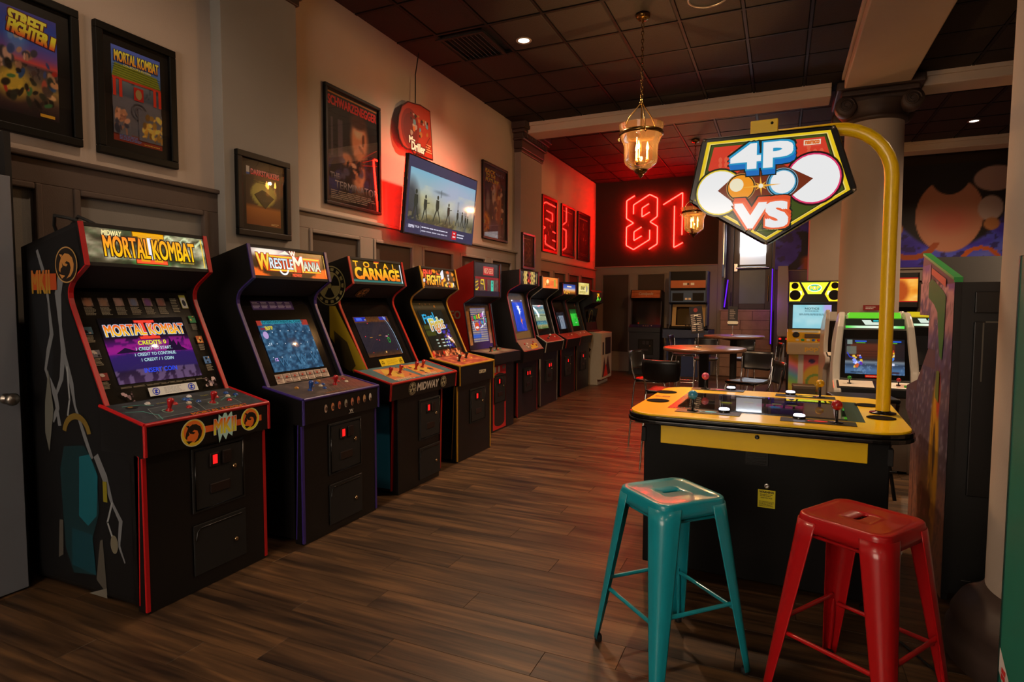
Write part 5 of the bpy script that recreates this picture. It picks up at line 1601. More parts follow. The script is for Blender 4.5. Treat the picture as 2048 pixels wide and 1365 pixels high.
# ---------- low pale cabinets with rounded hoods
CANDY = M('candy_white', '#b9b4aa', .28, coat=.3)
def candy(loc, rz, label, green=True, scr=True, top='#6ae02c'):
    t = empty('arcade_cabinet', loc, rz, label, 'arcade cabinet', 'low pale rounded cabinets')
    prof = fillet([(.02, .0), (0, .62), (.02, 1.22), (.16, 1.395), (.34, 1.40), (.43, 1.27), (.52, .90), (.56, .80), (.78, .75), (.80, .66), (.56, .56), (.50, .0)], (2, 3, 4, 6, 8, 9), .10, 5)
    def F(flare):
        def fn(u, v, w_):
            k = 1.0 if v < .85 else 1 - .16 * ((v - .85) / .55) ** 2
            return (w_ * k, -u, v)
        return fn
    for s in (-1, 1):
        # side cheeks, rounded and proud of the middle
        k = MB(); k.prism(prof, F(1), s * .265, s * .325); k.build('side_cheek', CANDY, t, bevel=.014, segs=3)
    core = MB(); core.prism([(.04, .02), (.04, 1.2), (.16, 1.36), (.30, 1.37), (.37, 1.26), (.46, .88), (.50, .78), (.50, .02)], F(1), -.268, .268); core.build('core', CANDY, t)
    if green:
        gm = M('hood_' + top, '#1c3008', .3, emit=top, es=.8)
        MB().prism([(.17, 1.385), (.33, 1.395), (.365, 1.345), (.17, 1.345)], F(1), -.235, .235).build('lit_hood', gm, t, bevel=.006)
        A = Art(); A.rect(-.225, 0, .225, .085, '#0a1a0c'); A.grid(-.225, 0, .225, .022, 20, 2, lambda U, V: lerp3(np.abs(U - .5) * 2, [(0, '#f4fff0'), (.6, '#c8f8c8'), (1, '#4ae040')]))
        A.poly([(-.10, .075), (-.03, .075), (-.02, .055), (.09, .055), (.07, .03), (-.07, .03)], '#d8e8d8'); A.rect(-.01, .062, .03, .074, '#2ac0c8')
        A.build('marquee', LIT, t, (0, -.395, 1.255), (1, 0, 0), (0, .26, 1), .0004)
    A = Art(); A.rect(-.262, 0, .262, .44, '#070707')
    if scr: A.rect(-.07, .012, .11, .035, '#a01c14'); A.lines(-.06, .016, .10, .03, 1, '#d89a88', 4, 1.0, .4)
    A.build('monitor_bezel', PRG, t, (0, -.512, .815), (1, 0, 0), (0, .27, 1), .0004)
    if scr:
        def fight(U, V):
            rgb = lerp3(V, [(0, '#3a5a80'), (.12, '#4a6c94'), (.26, '#2c3c54'), (.34, '#7a8894'), (.40, '#2a2424'), (.5, '#4a2016'), (.84, '#5a2818'), (.9, '#241a18'), (1, '#1c1c20')])
            rgb = over(rgb, ((np.sin(V * 90) > .75) & (V > .42) & (V < .85)) * .5, '#2a120c'); rgb = over(rgb, ((U > .84) | (U < .1)) * (V > .4) * .7, '#141820')
            rgb = over(rgb, ((V > .55) & (V < .8) & (U < .19) & (U > .02)) * .8, '#6a7468'); rgb = over(rgb, ((vnoise(U * 2, V, 14, 3) > .6) & (V < .3)) * .4, '#88a8c8')
            rgb = over(rgb, ell(U, V, .2, .05, .1, .02, .3), '#101820'); rgb = over(rgb, ell(U, V, .85, .06, .07, .03, .3), '#38202a')
            return rgb
        A = Art(); A.grid(-.225, 0, .225, .315, 60, 40, fight); A.lay(3)
        A.blobs(16, -.17, .05, -.09, .17, ['#3a50d8', '#5a30a8', '#88a0ff', '#d8d8ff', '#c85a30', '#e8c040'], .008, .020, 4)
        A.blobs(20, .06, .08, .15, .22, ['#c83a20', '#f0c030', '#4a80e0', '#f4e8c0', '#8a2a14', '#e0e0f0'], .008, .022, 8)
        A.rect(-.15, .288, -.06, .300, '#2a60d8'); A.rect(.09, .288, .20, .300, '#2a60d8'); A.rect(-.14, .276, -.07, .283, '#58b030'); A.rect(.10, .276, .17, .283, '#58b030'); A.rect(-.21, .265, -.17, .305, '#7a8a84')
        A.line([(-.21, .19), (-.19, .15), (-.15, .14)], .008, '#2a3ac0')
        A.build('screen', SCR, t, (-.0, -.505, .855), (1, 0, 0), (0, .27, 1), .0004)
    else:
        A = Art(); A.rect(-.21, 0, .21, .30, '#0d0e10'); A.build('screen', PRG, t, (0, -.505, .865), (1, 0, 0), (0, .27, 1), .0004)
    cp = MB().prism([(.54, .805), (.76, .76), (.76, .69), (.54, .66)], D, -.30, .30).build('control_panel', BLK, t, bevel=.008)
    A = Art(); A.rect(.10, .03, .26, .19, '#b8a898'); A.poly([(.14, .05), (.24, .05), (.22, .15), (.15, .16)], '#8a7468'); A.poly([(-.28, .02), (-.02, .02), (-.02, .20), (-.28, .20)], '#8f887c')
    A.build('panel_print', PR, cp, (0, -.765, .762), (1, 0, 0), (0, 1, .2), .0004)
    joystick(t, Vector((.16, -.66, .785)), Vector((0, -.2, 1)).normalized(), '#b01c1c', False, .05); joystick(t, Vector((-.20, -.66, .785)), Vector((0, -.2, 1)).normalized(), '#2c9a30', False, .05)
    for k in range(3): button(t, Vector((.21 + .0 * k, -.69 + .03 * k, .778)), Vector((0, -.2, 1)).normalized(), '#2c9a30')
    return t
candy((.775, 6.55, 0), -.02, 'low white rounded cabinet with green lit hood and a fighting scene on its screen')
candy((.87, 10.12, 0), .05, 'low white rounded cabinet half hidden behind the big round column', green=False, scr=False)
candy((1.46, 7.55, 0), -.25, 'low white rounded cabinet with yellow hood between the lit cabinet and the green-trimmed cabinet', scr=False, top='#e8c81c')

# ---------- cabinet with warm lit marquee far behind
def or_mark(A, w, h):
    A.grid(-w / 2, 0, w / 2, h, 20, 18, lambda U, V: over(over(lerp3(vnoise(U, V, 4, 15), [(0, '#e07a1c'), (.5, '#f8a83a'), (1, '#ffe08a')]), ell(U, V, .6, .45, .2, .45, .4), '#b04a18'), ell(U, V, .3, .5, .12, .2, .4), '#60b8a0'))
    A.rect(-w / 2, 0, w / 2, .02, '#b02018'); A.rect(-w / 2, h - .02, w / 2, h, '#b02018')
ORP = dict(zb=1.95, tf=(.60, 2.0), mb=(.62, 1.44), nk=(.45, 1.36), pb=(.55, .98), pf=(.80, .92), pu=(.80, .78), bs=.7, fb=.74, sf=(.72, .77), rail=.08, fil=.04)
cabinet('tall dark cabinet with a glowing orange marquee under the mural', (1.72, 12.2, 0), 0, .66, ORP, '#1a1412', mark=or_mark, screen=(.42, .30, .05), group='cabinets along the back wall', split=False, panel_tm=False, coin=(0, .5))

# ---------- big green-trimmed cabinet seen from behind and beside
t = empty('arcade_cabinet', (1.13, 3.44, 0), 0, 'big black-backed arcade cabinet with green top edge and painted street side, beside the near column', 'arcade cabinet', 'upright arcade cabinets')
pr4 = [(0, .03), (0, 1.578), (.70, 1.745), (.74, 1.60), (.32, 1.36), (.74, 1.02), (1.05, .95), (1.05, .80), (.84, .72), (.84, .03)]
def E(u, v, w_): return (w_, u, v)
sp = MB().prism(pr4, E, -.38, -.355).build('side_panel', BLK, t)
MB().prism(pr4, E, .355, .38).build('side_panel', BLK, t)
MB().prism([(.015, .06), (.015, 1.565), (.69, 1.73), (.72, 1.60), (.33, 1.36), (.73, 1.02), (1.0, .95), (1.0, .80), (.82, .72), (.82, .06)], E, -.355, .355).build('shell', M('back_board', '#0d0c0b', .5, noise=.4, nscale=12, bump=.05, bscale=60), t)
g = MB(); g.box(-.384, -.351, -.002, .012, 1.565, 1.585)
g.prism([(0, 1.574), (0, 1.588), (.70, 1.755), (.70, 1.741)], E, -.386, -.350); g.build('edge_moulding', M('green_edge', '#2f9a48', .4), t)
bk = MB(); bk.box(-.30, .30, -.006, .014, .55, 1.38); bk.box(-.30, .30, -.004, .014, 1.42, 1.52); bk.build('access_panel', M('back_board2', '#100e0d', .4, noise=.5, nscale=9), t, bevel=.004)
sc = Art()
rr5 = random.Random(2)
for k in range(12):
    x, z = rr5.uniform(-.33, .33), rr5.uniform(.1, 1.5); sc.rect(x, z, x + rr5.uniform(.01, .07), z + rr5.uniform(.002, .005), '#4a4640')
sc.rect(-.26, 1.375, .30, 1.382, '#38352f'); sc.rect(-.27, 1.10, -.264, 1.375, '#38352f'); sc.rect(-.30, .06, -.20, .075, '#6a6458')
sc.build('scuff_marks', PR, t, (0, -.0075, 0), (1, 0, 0), (0, 0, 1), .0002)
A = Art()
A.poly([(p[0] if True else 0, p[1]) for p in pr4], '#3a2c38')
def street(U, V):
    X = U * 1.05; Z = V * 1.75
    n = vnoise(U * 2, V * 3, 7, 21); q = vnoise(U * 6, V * 6, 9, 4)
    rgb = lerp3(Z, [(0, '#5a3a2c'), (.4, '#6a4636'), (.75, '#3c3440'), (1.1, '#2c2844'), (1.28, '#3a3458'), (1.34, '#7a5a62'), (1.6, '#8a6a70'), (1.75, '#4a3468')])
    rgb = over(rgb, ((np.abs(np.sin(X * 26 + Z * 8)) < .12) | (np.abs(np.sin(Z * 30 - X * 7)) < .1)) * (Z < 1.3) * (Z > .65) * .5, '#7a7480')
    rgb = over(rgb, (q > .58) * .4, '#241c24')
    rgb = over(rgb, ((Z > 1.3) & (Z < 1.62 - X * .2) & (X > .15) & (n > .55)) * .7, '#2c2a4c')
    rgb = over(rgb, ell(X, Z, .27, .62, .10, .42, .3), '#8a6410')
    rgb = over(rgb, ell(X, Z, .22, 1.0, .04, .12, .4), '#7a2414')
    rgb = over(rgb, ell(X, Z, .42, .30, .17, .30, .5) * (n > .4), '#4a3414')
    rgb = over(rgb, ell(X, Z, .27, .70, .03, .14, .4), '#2a1c10')
    rgb = over(rgb, (Z > 1.53 + .12 * n + (X) * .22 - .06) * 1., '#46306a')
    return rgb
# the street print, kept inside the side's outline
A2 = Art()
def ingrid(U, V): return street(U, V)
for (x0, x1, z0, z1) in ((0.0, .32, .03, 1.56), (.32, .74, 1.40, 1.58), (.32, .50, 1.22, 1.40), (.32, .74, .10, 1.02), (.32, .60, 1.02, 1.12), (.50, .70, 1.58, 1.68), (.74, .84, .05, .95), (.84, 1.04, .80, .94)):
    A2.grid(x0, z0, x1, z1, max(2, int((x1 - x0) * 50)), max(2, int((z1 - z0) * 50)), lambda U, V, a=x0, b=x1, c=z0, d_=z1: street((a + (b - a) * U) / 1.05, (c + (d_ - c) * V) / 1.75))
A2.lay(4)
A2.poly([(.14, 1.50), (.20, 1.53), (.45, 1.60), (.52, 1.58), (.52, 1.50), (.38, 1.46), (.30, 1.42), (.22, 1.20), (.17, 1.18), (.15, 1.3)], '#1c4a22')
A2.poly([(.15, 1.545), (.47, 1.625), (.47, 1.66), (.15, 1.585)], '#8a4438')
A2.poly([(.20, 1.12), (.26, 1.12), (.27, .98), (.2, .96)], '#3c4a1c')
# seen from outside this side's front is to the left
class _Flip(Art): pass
for tgt in (A, A2):
    tgt.v = [(-p[0], p[1], p[2]) for p in tgt.v]; tgt.f = [tuple(reversed(f)) for f in tgt.f]; tgt.c = [list(reversed(c)) for c in tgt.c]
A.L = 0
A.build('side_ground', M_print('print_street', .5, gain=1.9), sp, (-.381, 0, 0), (0, -1, 0), (0, 0, 1), .0003)
A2.build('side_print', MATS['print_street'], sp, (-.382, 0, 0), (0, -1, 0), (0, 0, 1), .0003)

# ---------- teal cabinet at the edge of the view
t = empty('arcade_cabinet', (.93, 1.62, 0), 0, 'teal-sided arcade cabinet cut off by the edge of the picture', 'arcade cabinet', 'upright arcade cabinets')
TEAL = M('teal_laminate', '#1f7a68', .45, noise=.06)
pr5 = [(-.42, .03), (-.42, 1.05), (-.30, 1.15), (-.34, 1.62), (.43, 1.585), (.43, .03)]
sp = MB().prism(pr5, E, -.34, -.32).build('side_panel', TEAL, t)
MB().prism(pr5, E, .32, .34).build('side_panel', TEAL, t)
MB().prism([(-.40, .05), (-.40, 1.04), (-.29, 1.15), (-.33, 1.60), (.42, 1.57), (.42, .05)], E, -.32, .32).build('shell', BLKM, t)
MB().prism([(.426, .03), (.426, 1.588), (.434, 1.588), (.434, .03)], E, -.342, -.318).build('edge_moulding', M('teal_edge', '#0c3a34', .4), sp)
A = Art(); A.poly([(-.43, .50), (-.10, .26), (-.10, .19), (-.43, .43)], '#8d8a88'); A.rect(-.405, .435, -.39, .45, '#8a1c1c'); A.rect(-.388, .435, -.373, .45, '#8a1c1c'); A.rect(-.405, .418, -.39, .433, '#8a1c1c'); A.rect(-.388, .418, -.373, .433, '#8a1c1c')
A.text('KONAMI', -.30, .36, .03, '#2a2a2c', w=.13, bold=.03, rot=-.63)
A.build('maker_label', PR, sp, (-.3412, 0, 0), (0, -1, 0), (0, 0, 1), .0003)
# ------------------------------------------------------------------ pictures on the wall
FRAME = M('frame_black', '#040403', .5, spec=.25, noise=.2, nscale=40)
def picture(label, x, y0, y1, z0, z1, border, draw, mat_in=0.0, depth=.035, group='framed pictures on the pale wall', frame=FRAME, glass=True):
    yc, zc = (y0 + y1) / 2, z0
    t = empty('framed_poster', (x, yc, zc), 0, label, 'picture', group)
    w_, h_ = y1 - y0, z1 - z0
    f = MB()
    for (a, b, c, d) in ((-w_ / 2, w_ / 2, 0, border), (-w_ / 2, w_ / 2, h_ - border, h_), (-w_ / 2, -w_ / 2 + border, border, h_ - border), (w_ / 2 - border, w_ / 2, border, h_ - border)):
        f.box(0, depth, a, b, c, d)
    f.build('frame', frame, t, bevel=.005)
    A = Art()
    iw, ih = w_ - 2 * border, h_ - 2 * border
    A.rect(-iw / 2 - .002, -.002, iw / 2 + .002, ih + .002, '#0d0b0a', bump=False)
    draw(A, iw - 2 * mat_in, ih - 2 * mat_in, mat_in)
    A.build('poster_print', PR, t, (.012, 0, border), (0, 1, 0), (0, 0, 1), .00025)
    if glass:
        g = MB(); g.box(.022, .024, -iw / 2, iw / 2, border, h_ - border); g.build('pane', PANE, t)
    return t

def art_sf(A, w, h, o):
    def bg(U, V):
        n = vnoise(U * 2, V * 2, 5, 6)
        rgb = lerp3(V, [(0, '#1c1016'), (.14, '#3a2a24'), (.28, '#7a6438'), (.36, '#4a4038'), (.48, '#3c343c'), (.52, '#a03c3a'), (.60, '#5a3a78'), (.75, '#203a88'), (.9, '#1c2c78'), (1, '#2a2a70')])
        rgb = over(rgb, (n > .55) * (V < .5) * .6, '#1c1818')
        rgb = over(rgb, np.clip(ell(U, V, .28, .3, .25, .15, .9), 0, 1) * .8, '#b0942c')
        rgb = over(rgb, ell(U, V, .36, .72, .15, .16, .9) * .35, '#4a9ac0')
        rgb = splash(rgb, U, V, 26, (.1, .42, .9, .62), ['#7a5a48', '#8a6a50', '#2a3a6a', '#2c2c34', '#8a6450', '#3c2c28', '#a08070'], .04, .09, 31, 1.3)
        rgb = splash(rgb, U, V, 34, (.08, .12, .95, .48), ['#8a3a2c', '#a0724c', '#1c3a6a', '#8a2018', '#20241c', '#b08a60', '#2c5a34', '#14100e', '#14100e', '#3c302c'], .03, .085, 33, 1.3)
        rgb = splash(rgb, U, V, 6, (.2, .68, .5, .78), ['#4a6a9a', '#7a8aa8', '#8a7a70'], .04, .08, 3, 1.3)
        return rgb
    A.grid(-w / 2, o, w / 2, o + h, 84, 110, bg); A.lay(4)
    A.text('STREET', .03 * w, o + .90 * h, .066, ('#e0561c', '#e8c83a'), w=.58 * w, bold=.04, shear=.15, rot=-.08, out='#401008', ow=.03)
    A.text('FIGHTER II', .10 * w, o + .80 * h, .066, ('#d8381c', '#e8c02c'), w=.74 * w, bold=.04, shear=.15, rot=-.12, out='#401008', ow=.03)
    A.rect(.18 * w, o + .02 * h, .42 * w, o + .05 * h, '#c07a20')
picture('large black-framed poster of blue and gold with slanting gold lettering, above the grey door', XW, 1.665, 2.185, 2.345, 3.105, .045, art_sf, .065)
def art_mk(A, w, h, o):
    A.grid(-w / 2, o, w / 2, o + h, 30, 50, lambda U, V: over(over(lerp3(V, [(0, '#6a2418'), (.07, '#6a2a1c'), (.10, '#4a4a54'), (.48, '#50505a'), (.5, '#3a4250'), (.68, '#556068'), (.70, '#3a5a88'), (1, '#3a4a98')]), (vnoise(U, V, 7, 3) > .6) * (V > .48) * (V < .7) * .6, '#28303a'), np.zeros_like(U), '#000000'))
    A.lay(3)
    A.poly([(-.5 * w, o + .68 * h), (-.44 * w, o + .82 * h), (.42 * w, o + .80 * h), (.5 * w, o + .66 * h)], '#5c661c')
    for k in range(5): A.line([(-.48 * w, o + (.70 + .025 * k) * h), (.48 * w, o + (.68 + .025 * k) * h)], .003, '#343c10')
    A.rect(-.5 * w, o + .65 * h, .5 * w, o + .675 * h, '#8a2a1c')
    for x in (-.49, -.37, .33, .44): A.rect(x * w, o + .47 * h, (x + .06) * w, o + .66 * h, '#a02a1c')
    A.rect(-.08 * w, o + .48 * h, .12 * w, o + .62 * h, '#8a1c18'); A.circ(.02 * w, o + .55 * h, .02, '#7a6a44', .03)
    A.ring(.02 * w, o + .36 * h, .045, .052, '#3a3a44'); A.ring(.02 * w, o + .36 * h, .02, .03, '#3e3e48', a0=.5, a1=4.5)
    # plain ochre and skin-coloured shapes in the place of the printed figures
    A.grid(.0, o + .055 * h, .5 * w, o + .39 * h, 44, 44, lambda U, V: splash(lerp3(vnoise(U, V, 5, 3), [(0, '#474751'), (1, '#53535d')]), U, V, 40, (.22, .05, 1, .85), ['#9a742a', '#b08a3a', '#7a5a20', '#8a6828', '#5a4018', '#c09a48'], .06, .15, 7))
    A.grid(-.5 * w, o + .075 * h, -.16 * w, o + .37 * h, 30, 40, lambda U, V: splash(splash(lerp3(vnoise(U, V, 5, 4), [(0, '#474751'), (1, '#53535d')]), U, V, 16, (.1, .45, .8, .85), ['#8a6048', '#a0745c', '#7a5040', '#6a4434'], .10, .2, 8), U, V, 12, (.1, .1, .8, .42), ['#1c2030', '#2a2c3c', '#22222c', '#7a5444'], .09, .2, 9))
    A.text('MORTAL KOMBAT', .0, o + .895 * h, .062, ('#b0601c', '#d8a83a'), w=.9 * w, bold=.02, out='#20203c', ow=.02)
    A.text("COLLECTOR'S EDITION", .0, o + .815 * h, .012, '#c8b030', w=.56 * w, bold=.02)
    A.lines(-.40 * w, o + .015 * h, .1 * w, o + .075 * h, 4, '#4a6aa0', 4); A.lines(.1 * w, o + .01 * h, .48 * w, o + .025 * h, 1, '#c09030', 5)
picture('black-framed poster with a green roofed gate and gold lettering, beside the grey pilaster', XW, 2.272, 2.782, 2.342, 3.105, .045, art_mk, .055)
def art_dk(A, w, h, o):
    A.grid(-w / 2, o, w / 2, o + h, 20, 28, lambda U, V: over(over(lerp3(V, [(0, '#5c3416'), (.3, '#7a4a1c'), (.36, '#2a1c16'), (1, '#1c1412')]), ell(U, V, .5, .55, .36, .22, .08), '#77763a'), ell(U, V, .5, .57, .30, .17, .9) * .5, '#a0985a'))
    A.lay(3)
    A.text('DARKSTALKERS', .05 * w, o + .90 * h, .040, ('#a02838', '#c86a78'), w=.82 * w, bold=.03, out='#1c0c0c', ow=.03)
    A.rect(-.49 * w, o + .84 * h, -.40 * w, o + .98 * h, '#8d8d94'); A.rect(-.49 * w, o + .84 * h, -.40 * w, o + .875 * h, '#24408a')
    A.poly([(-.28 * w, o + .52 * h), (-.05 * w, o + .62 * h), (.06 * w, o + .60 * h), (.30 * w, o + .50 * h), (.16 * w, o + .40 * h), (.04 * w, o + .30 * h), (-.1 * w, o + .38 * h)], '#2c2a18')
    A.lines(-.3 * w, o + .72 * h, .3 * w, o + .78 * h, 2, '#3a3a1c', 3, .95); A.lines(.2 * w, o + .02 * h, .46 * w, o + .06 * h, 2, '#a08a60', 3)
picture('small black-framed comic cover with red lettering and a yellow disc, on the grey pilaster', XW + .10, 3.165, 3.675, 1.955, 2.565, .045, art_dk, .045)
def art_te(A, w, h, o):
    def bg(U, V):
        n = vnoise(U * 2, V * 2, 5, 16)
        rgb = lerp3(n, [(0, '#0c0a0b'), (1, '#17141a')])
        rgb = over(rgb, ell(U, V, .62, .63, .17, .20, .5), '#a06a4c'); rgb = over(rgb, ell(U, V, .60, .71, .10, .06, .7) * .7, '#c49a86')
        rgb = over(rgb, ell(U, V, .60, .80, .17, .07, .5), '#3a2016')
        rgb = over(rgb, np.clip(1 - np.abs(U - .66) / .09 , 0, 1) ** .4 * (V < .45) * (V > .20), '#6a4030'); rgb = over(rgb, ell(U, V, .60, .30, .13, .16, .6) * .9, '#a8785c')
        rgb = over(rgb, ell(U, V, .36, .36, .20, .13, .4), '#14121c'); rgb = over(rgb, ell(U, V, .12, .24, .14, .16, .8) * .8, '#2c3070')
        rgb = over(rgb, ell(U, V, .86, .34, .12, .16, .7) * .9, '#1f2440'); rgb = over(rgb, ell(U, V, .36, .42, .12, .06, .5), '#94624a')
        rgb = splash(rgb, U, V, 26, (.05, .12, .95, .42), ['#14121c', '#25284e', '#1a1c30', '#0e0c10', '#3a3c58', '#0e0c10'], .04, .10, 5, 1.3)
        rgb = splash(rgb, U, V, 14, (.50, .22, .74, .70), ['#8a5a42', '#a87058', '#6a4232', '#b88a74', '#4a2c20'], .03, .07, 6, 1.3)
        for x in (.10, .22, .27): rgb = over(rgb, ((np.abs(U - x) < .022) & (V > .42) & (V < .76)) * .8, '#4a3c4c')
        return rgb
    A.grid(-w / 2, o, w / 2, o + h, 56, 76, bg); A.lay(3)
    for (y0, y1) in ((.50, .60), (.46, .52), (.43, .45)): A.line([(.18 * w, o + (y0 - .02) * h), (.48 * w, o + y1 * h)], .008, '#8a2018')
    A.rect(-.47 * w, o + .965 * h, .48 * w, o + .978 * h, '#8a5a1c')
    A.text('SCHWARZENEGGER', 0, o + .905 * h, .078, '#d81c18', w=.94 * w, bold=.028)
    A.text('THE', -.36 * w, o + .24 * h, .05, ('#3a3a44', '#7a7a88'), w=.16 * w, bold=.03); A.text('TERMINATOR', .06 * w, o + .165 * h, .07, ('#34343c', '#84848e'), w=.84 * w, bold=.01)
    A.lines(-.44 * w, o + .03 * h, .46 * w, o + .115 * h, 5, '#77706c', 5, 1.0)
picture('tall dark framed film poster with bold red lettering across its top', XW, 4.205, 5.0, 2.345, 3.395, .03, art_te, .0)
def art_bt(A, w, h, o):
    def bg(U, V):
        n = vnoise(U * 2, V * 2, 6, 5)
        rgb = lerp3(n, [(0, '#0e0c12'), (.6, '#201a2c'), (1, '#332c48')])
        rgb = over(rgb, ell(U, V, .62, .55, .17, .30, .5), '#8a6048'); rgb = over(rgb, ell(U, V, .66, .50, .09, .26, .4) * .9, '#5a2418'); rgb = over(rgb, ell(U, V, .45, .62, .08, .16, .5), '#9a8a84')
        rgb = over(rgb, ell(U, V, .12, .20, .16, .12, .9), '#e08a20'); rgb = over(rgb, ell(U, V, .4, .13, .3, .10, .9) * .6, '#5a5478'); rgb = over(rgb, ell(U, V, .2, .5, .08, .14, .6) * .7, '#7a7478')
        rgb = splash(rgb, U, V, 30, (.35, .25, .85, .8), ['#7a5442', '#5a2418', '#9a8a84', '#3a2a3a', '#8a6048', '#2a1c28', '#a08860'], .03, .08, 15, 1.3)
        rgb = splash(rgb, U, V, 10, (.02, .1, .3, .3), ['#e08a20', '#c86a18', '#7a3c14', '#3a2430'], .03, .07, 16, 1.3)
        return rgb
    A.grid(-w / 2, o, w / 2, o + h, 70, 96, bg); A.lay(3)
    for k, (s, x, wd) in enumerate((('BACK', -.20, .42), ('TO THE', -.18, .40), ('FUTURE', -.12, .56))): A.text(s, x * w, o + (.92 - .062 * k) * h, .05, ('#8a5a14', '#c8b030'), w=wd * w, bold=.04, shear=.15)
    A.text('PART II', .22 * w, o + .92 * h, .03, '#4a6a8a', w=.36 * w, bold=.03)
    A.lines(-.4 * w, o + .02 * h, .4 * w, o + .055 * h, 2, '#6a6470', 5, 1.0)
picture('dark framed film poster with yellow corner lettering, next to the television', XW, 7.25, 8.05, 2.355, 3.395, .035, art_bt, .0)
def art_dark(seed, c1, c2, c3):
    def f(A, w, h, o):
        A.grid(-w / 2, o, w / 2, o + h, 44, 60, lambda U, V: splash(over(lerp3(vnoise(U * 2, V * 2, 5, seed), [(0, '#0c0808'), (.5, c1), (1, c2)]), ell(U, V, .5, .5, .25, .35, .8) * .5, c3), U, V, 24, (.2, .15, .8, .8), [c1, c2, c3, '#0c0808', '#7a5a48'], .03, .09, seed, 1.3))
        A.lines(-.4 * w, o + .9 * h, .4 * w, o + .96 * h, 1, '#8a6a60', seed, 1.0); A.lines(-.4 * w, o + .03 * h, .4 * w, o + .10 * h, 3, '#5a4440', seed, 1.0)
    return f
RFRM = M('frame_redbrown', '#1c0c0a', .3)
picture('small narrow framed picture low on the second pilaster, above the row of cabinets', XW + .10, 8.375, 8.87, 2.005, 2.555, .035, art_dark(5, '#1c1410', '#5a4020', '#5a3a1c'), .02, frame=RFRM)
picture('first of three dark glossy framed posters glowing with neon reflections in the far corner', XF, 9.755, 10.51, 2.39, 3.375, .05, art_dark(8, '#140a0c', '#3a1414', '#4a1818'), .02, frame=RFRM)
picture('middle of three dark glossy framed posters in the far corner', XF, 10.76, 11.55, 2.385, 3.37, .04, art_dark(9, '#100a0c', '#30141a', '#4a2a2a'), .02, frame=RFRM)
picture('last of three dark glossy framed posters, touching the far corner of the room', XF, 11.76, 12.6, 2.385, 3.37, .05, art_dark(10, '#100c0c', '#2c1814', '#4a2018'), .02, frame=RFRM)
t = empty('thermostat', (XF, 9.61, 2.31), 0, 'small white wall device beside the first glossy poster', 'device')
MB().box(0, .05, -.05, .05, 0, .09).build('housing', M('thermo_white', '#8a8078', .4), t, bevel=.012); MB().lathe([(.02, 0), (.02, .008), (.001, .012)], (.05, 0, .04), 14, 0, Matrix.Rotation(PI / 2, 4, 'Y')).build('sensor', BLKG, t)

# ------------------------------------------------------------------ television with red light behind it
t = empty('television', (-3.5, 5.872, 2.179), 0, 'wide television tilted from the wall, showing soldiers in smoke, with red light behind', 'television')
t.rotation_euler = (0, math.radians(5.4), 0)
tw, th_ = 1.483, .795
b = MB(); b.box(-.045, -.012, -tw / 2, tw / 2, 0, th_); b.build('casing', BLKM, t, bevel=.006)
f = MB()
for (a, b_, c, d_) in ((-tw / 2, tw / 2, 0, .014), (-tw / 2, tw / 2, th_ - .012, th_), (-tw / 2, -tw / 2 + .012, .014, th_ - .012), (tw / 2 - .012, tw / 2, .014, th_ - .012)): f.box(-.012, .002, a, b_, c, d_)
f.build('bezel', BLKG, t, bevel=.002)
MB().box(-.205, -.045, -.2, .2, .25, .42).build('wall_bracket', METAL, t)
def tv(U, V):
    n = vnoise(U * 2, V * 1.3, 3.2, 5); n2 = vnoise(U * 2, V, 14, 9)
    sky = lerp3(V, [(0, '#4a4432'), (.22, '#6c6444'), (.34, '#a39a6a'), (.5, '#b4b08c'), (.66, '#a0b0b4'), (1, '#7cb0c8')])
    sky = over(sky, ell(U, V, .72, .62, .35, .4, .9) * .75, '#a8b0c8'); sky = over(sky, np.clip(n - .5, 0, 1) * 2.0 * (V < .75), '#c8c8b0')
    sky = over(sky, ell(U, V, .02, .25, .12, .5, .6) * .85, '#34343c'); sky = over(sky, (n2 > .55) * (V < .2) * .6, '#8a7c50')
    sky = over(sky, ((np.abs(U - .72) < .018) & (V < .62)) * .35, '#6a6a6c'); sky = over(sky, ((np.abs(U - .86) < .02) & (V < .52)) * .45, '#5c5c60'); sky = over(sky, ((np.abs(U - .79) < .06) & (V < .42)) * .3, '#6a6a6c')
    sky = over(sky, ell(U, V, .45, .68, .10, .03, .9) * .6, '#5a6468'); sky = over(sky, (np.abs(U - .44) < .006) * (V > .6) * (V < .75) * .6, '#4a5458')
    return sky
A = Art(); A.rect(-tw / 2 + .012, .014, tw / 2 - .012, th_ - .012, '#3c3852', bump=False)
A.grid(-tw / 2 + .05, .145, tw / 2 - .03, .675, 70, 40, tv); A.lay(4)
def soldier(x, z, s, lean=0, gun=True):
    c = '#34362c'
    A.circ(x + .0 * s, z + s * .92, s * .065, c, s * .085, 10)
    A.poly([(x - .11 * s, z + .82 * s), (x + .10 * s, z + .82 * s), (x + .12 * s, z + .55 * s), (x + .08 * s, z + .42 * s), (x - .10 * s, z + .42 * s), (x - .13 * s, z + .6 * s)], c)
    A.poly([(x - .10 * s, z + .44 * s), (x + .0 * s, z + .44 * s), (x - (.08 + lean) * s, z + .2 * s), (x - (.16 + lean) * s, z), (x - (.22 + lean) * s, z), (x - (.14 + lean) * s, z + .22 * s)], c)
    A.poly([(x + .0 * s, z + .44 * s), (x + .09 * s, z + .44 * s), (x + (.14 + lean) * s, z + .22 * s), (x + (.24 + lean) * s, z), (x + (.17 + lean) * s, z), (x + (.08 + lean) * s, z + .2 * s)], c)
    if gun: A.line([(x - .05 * s, z + .66 * s), (x + .28 * s, z + .72 * s)], .028 * s, c)
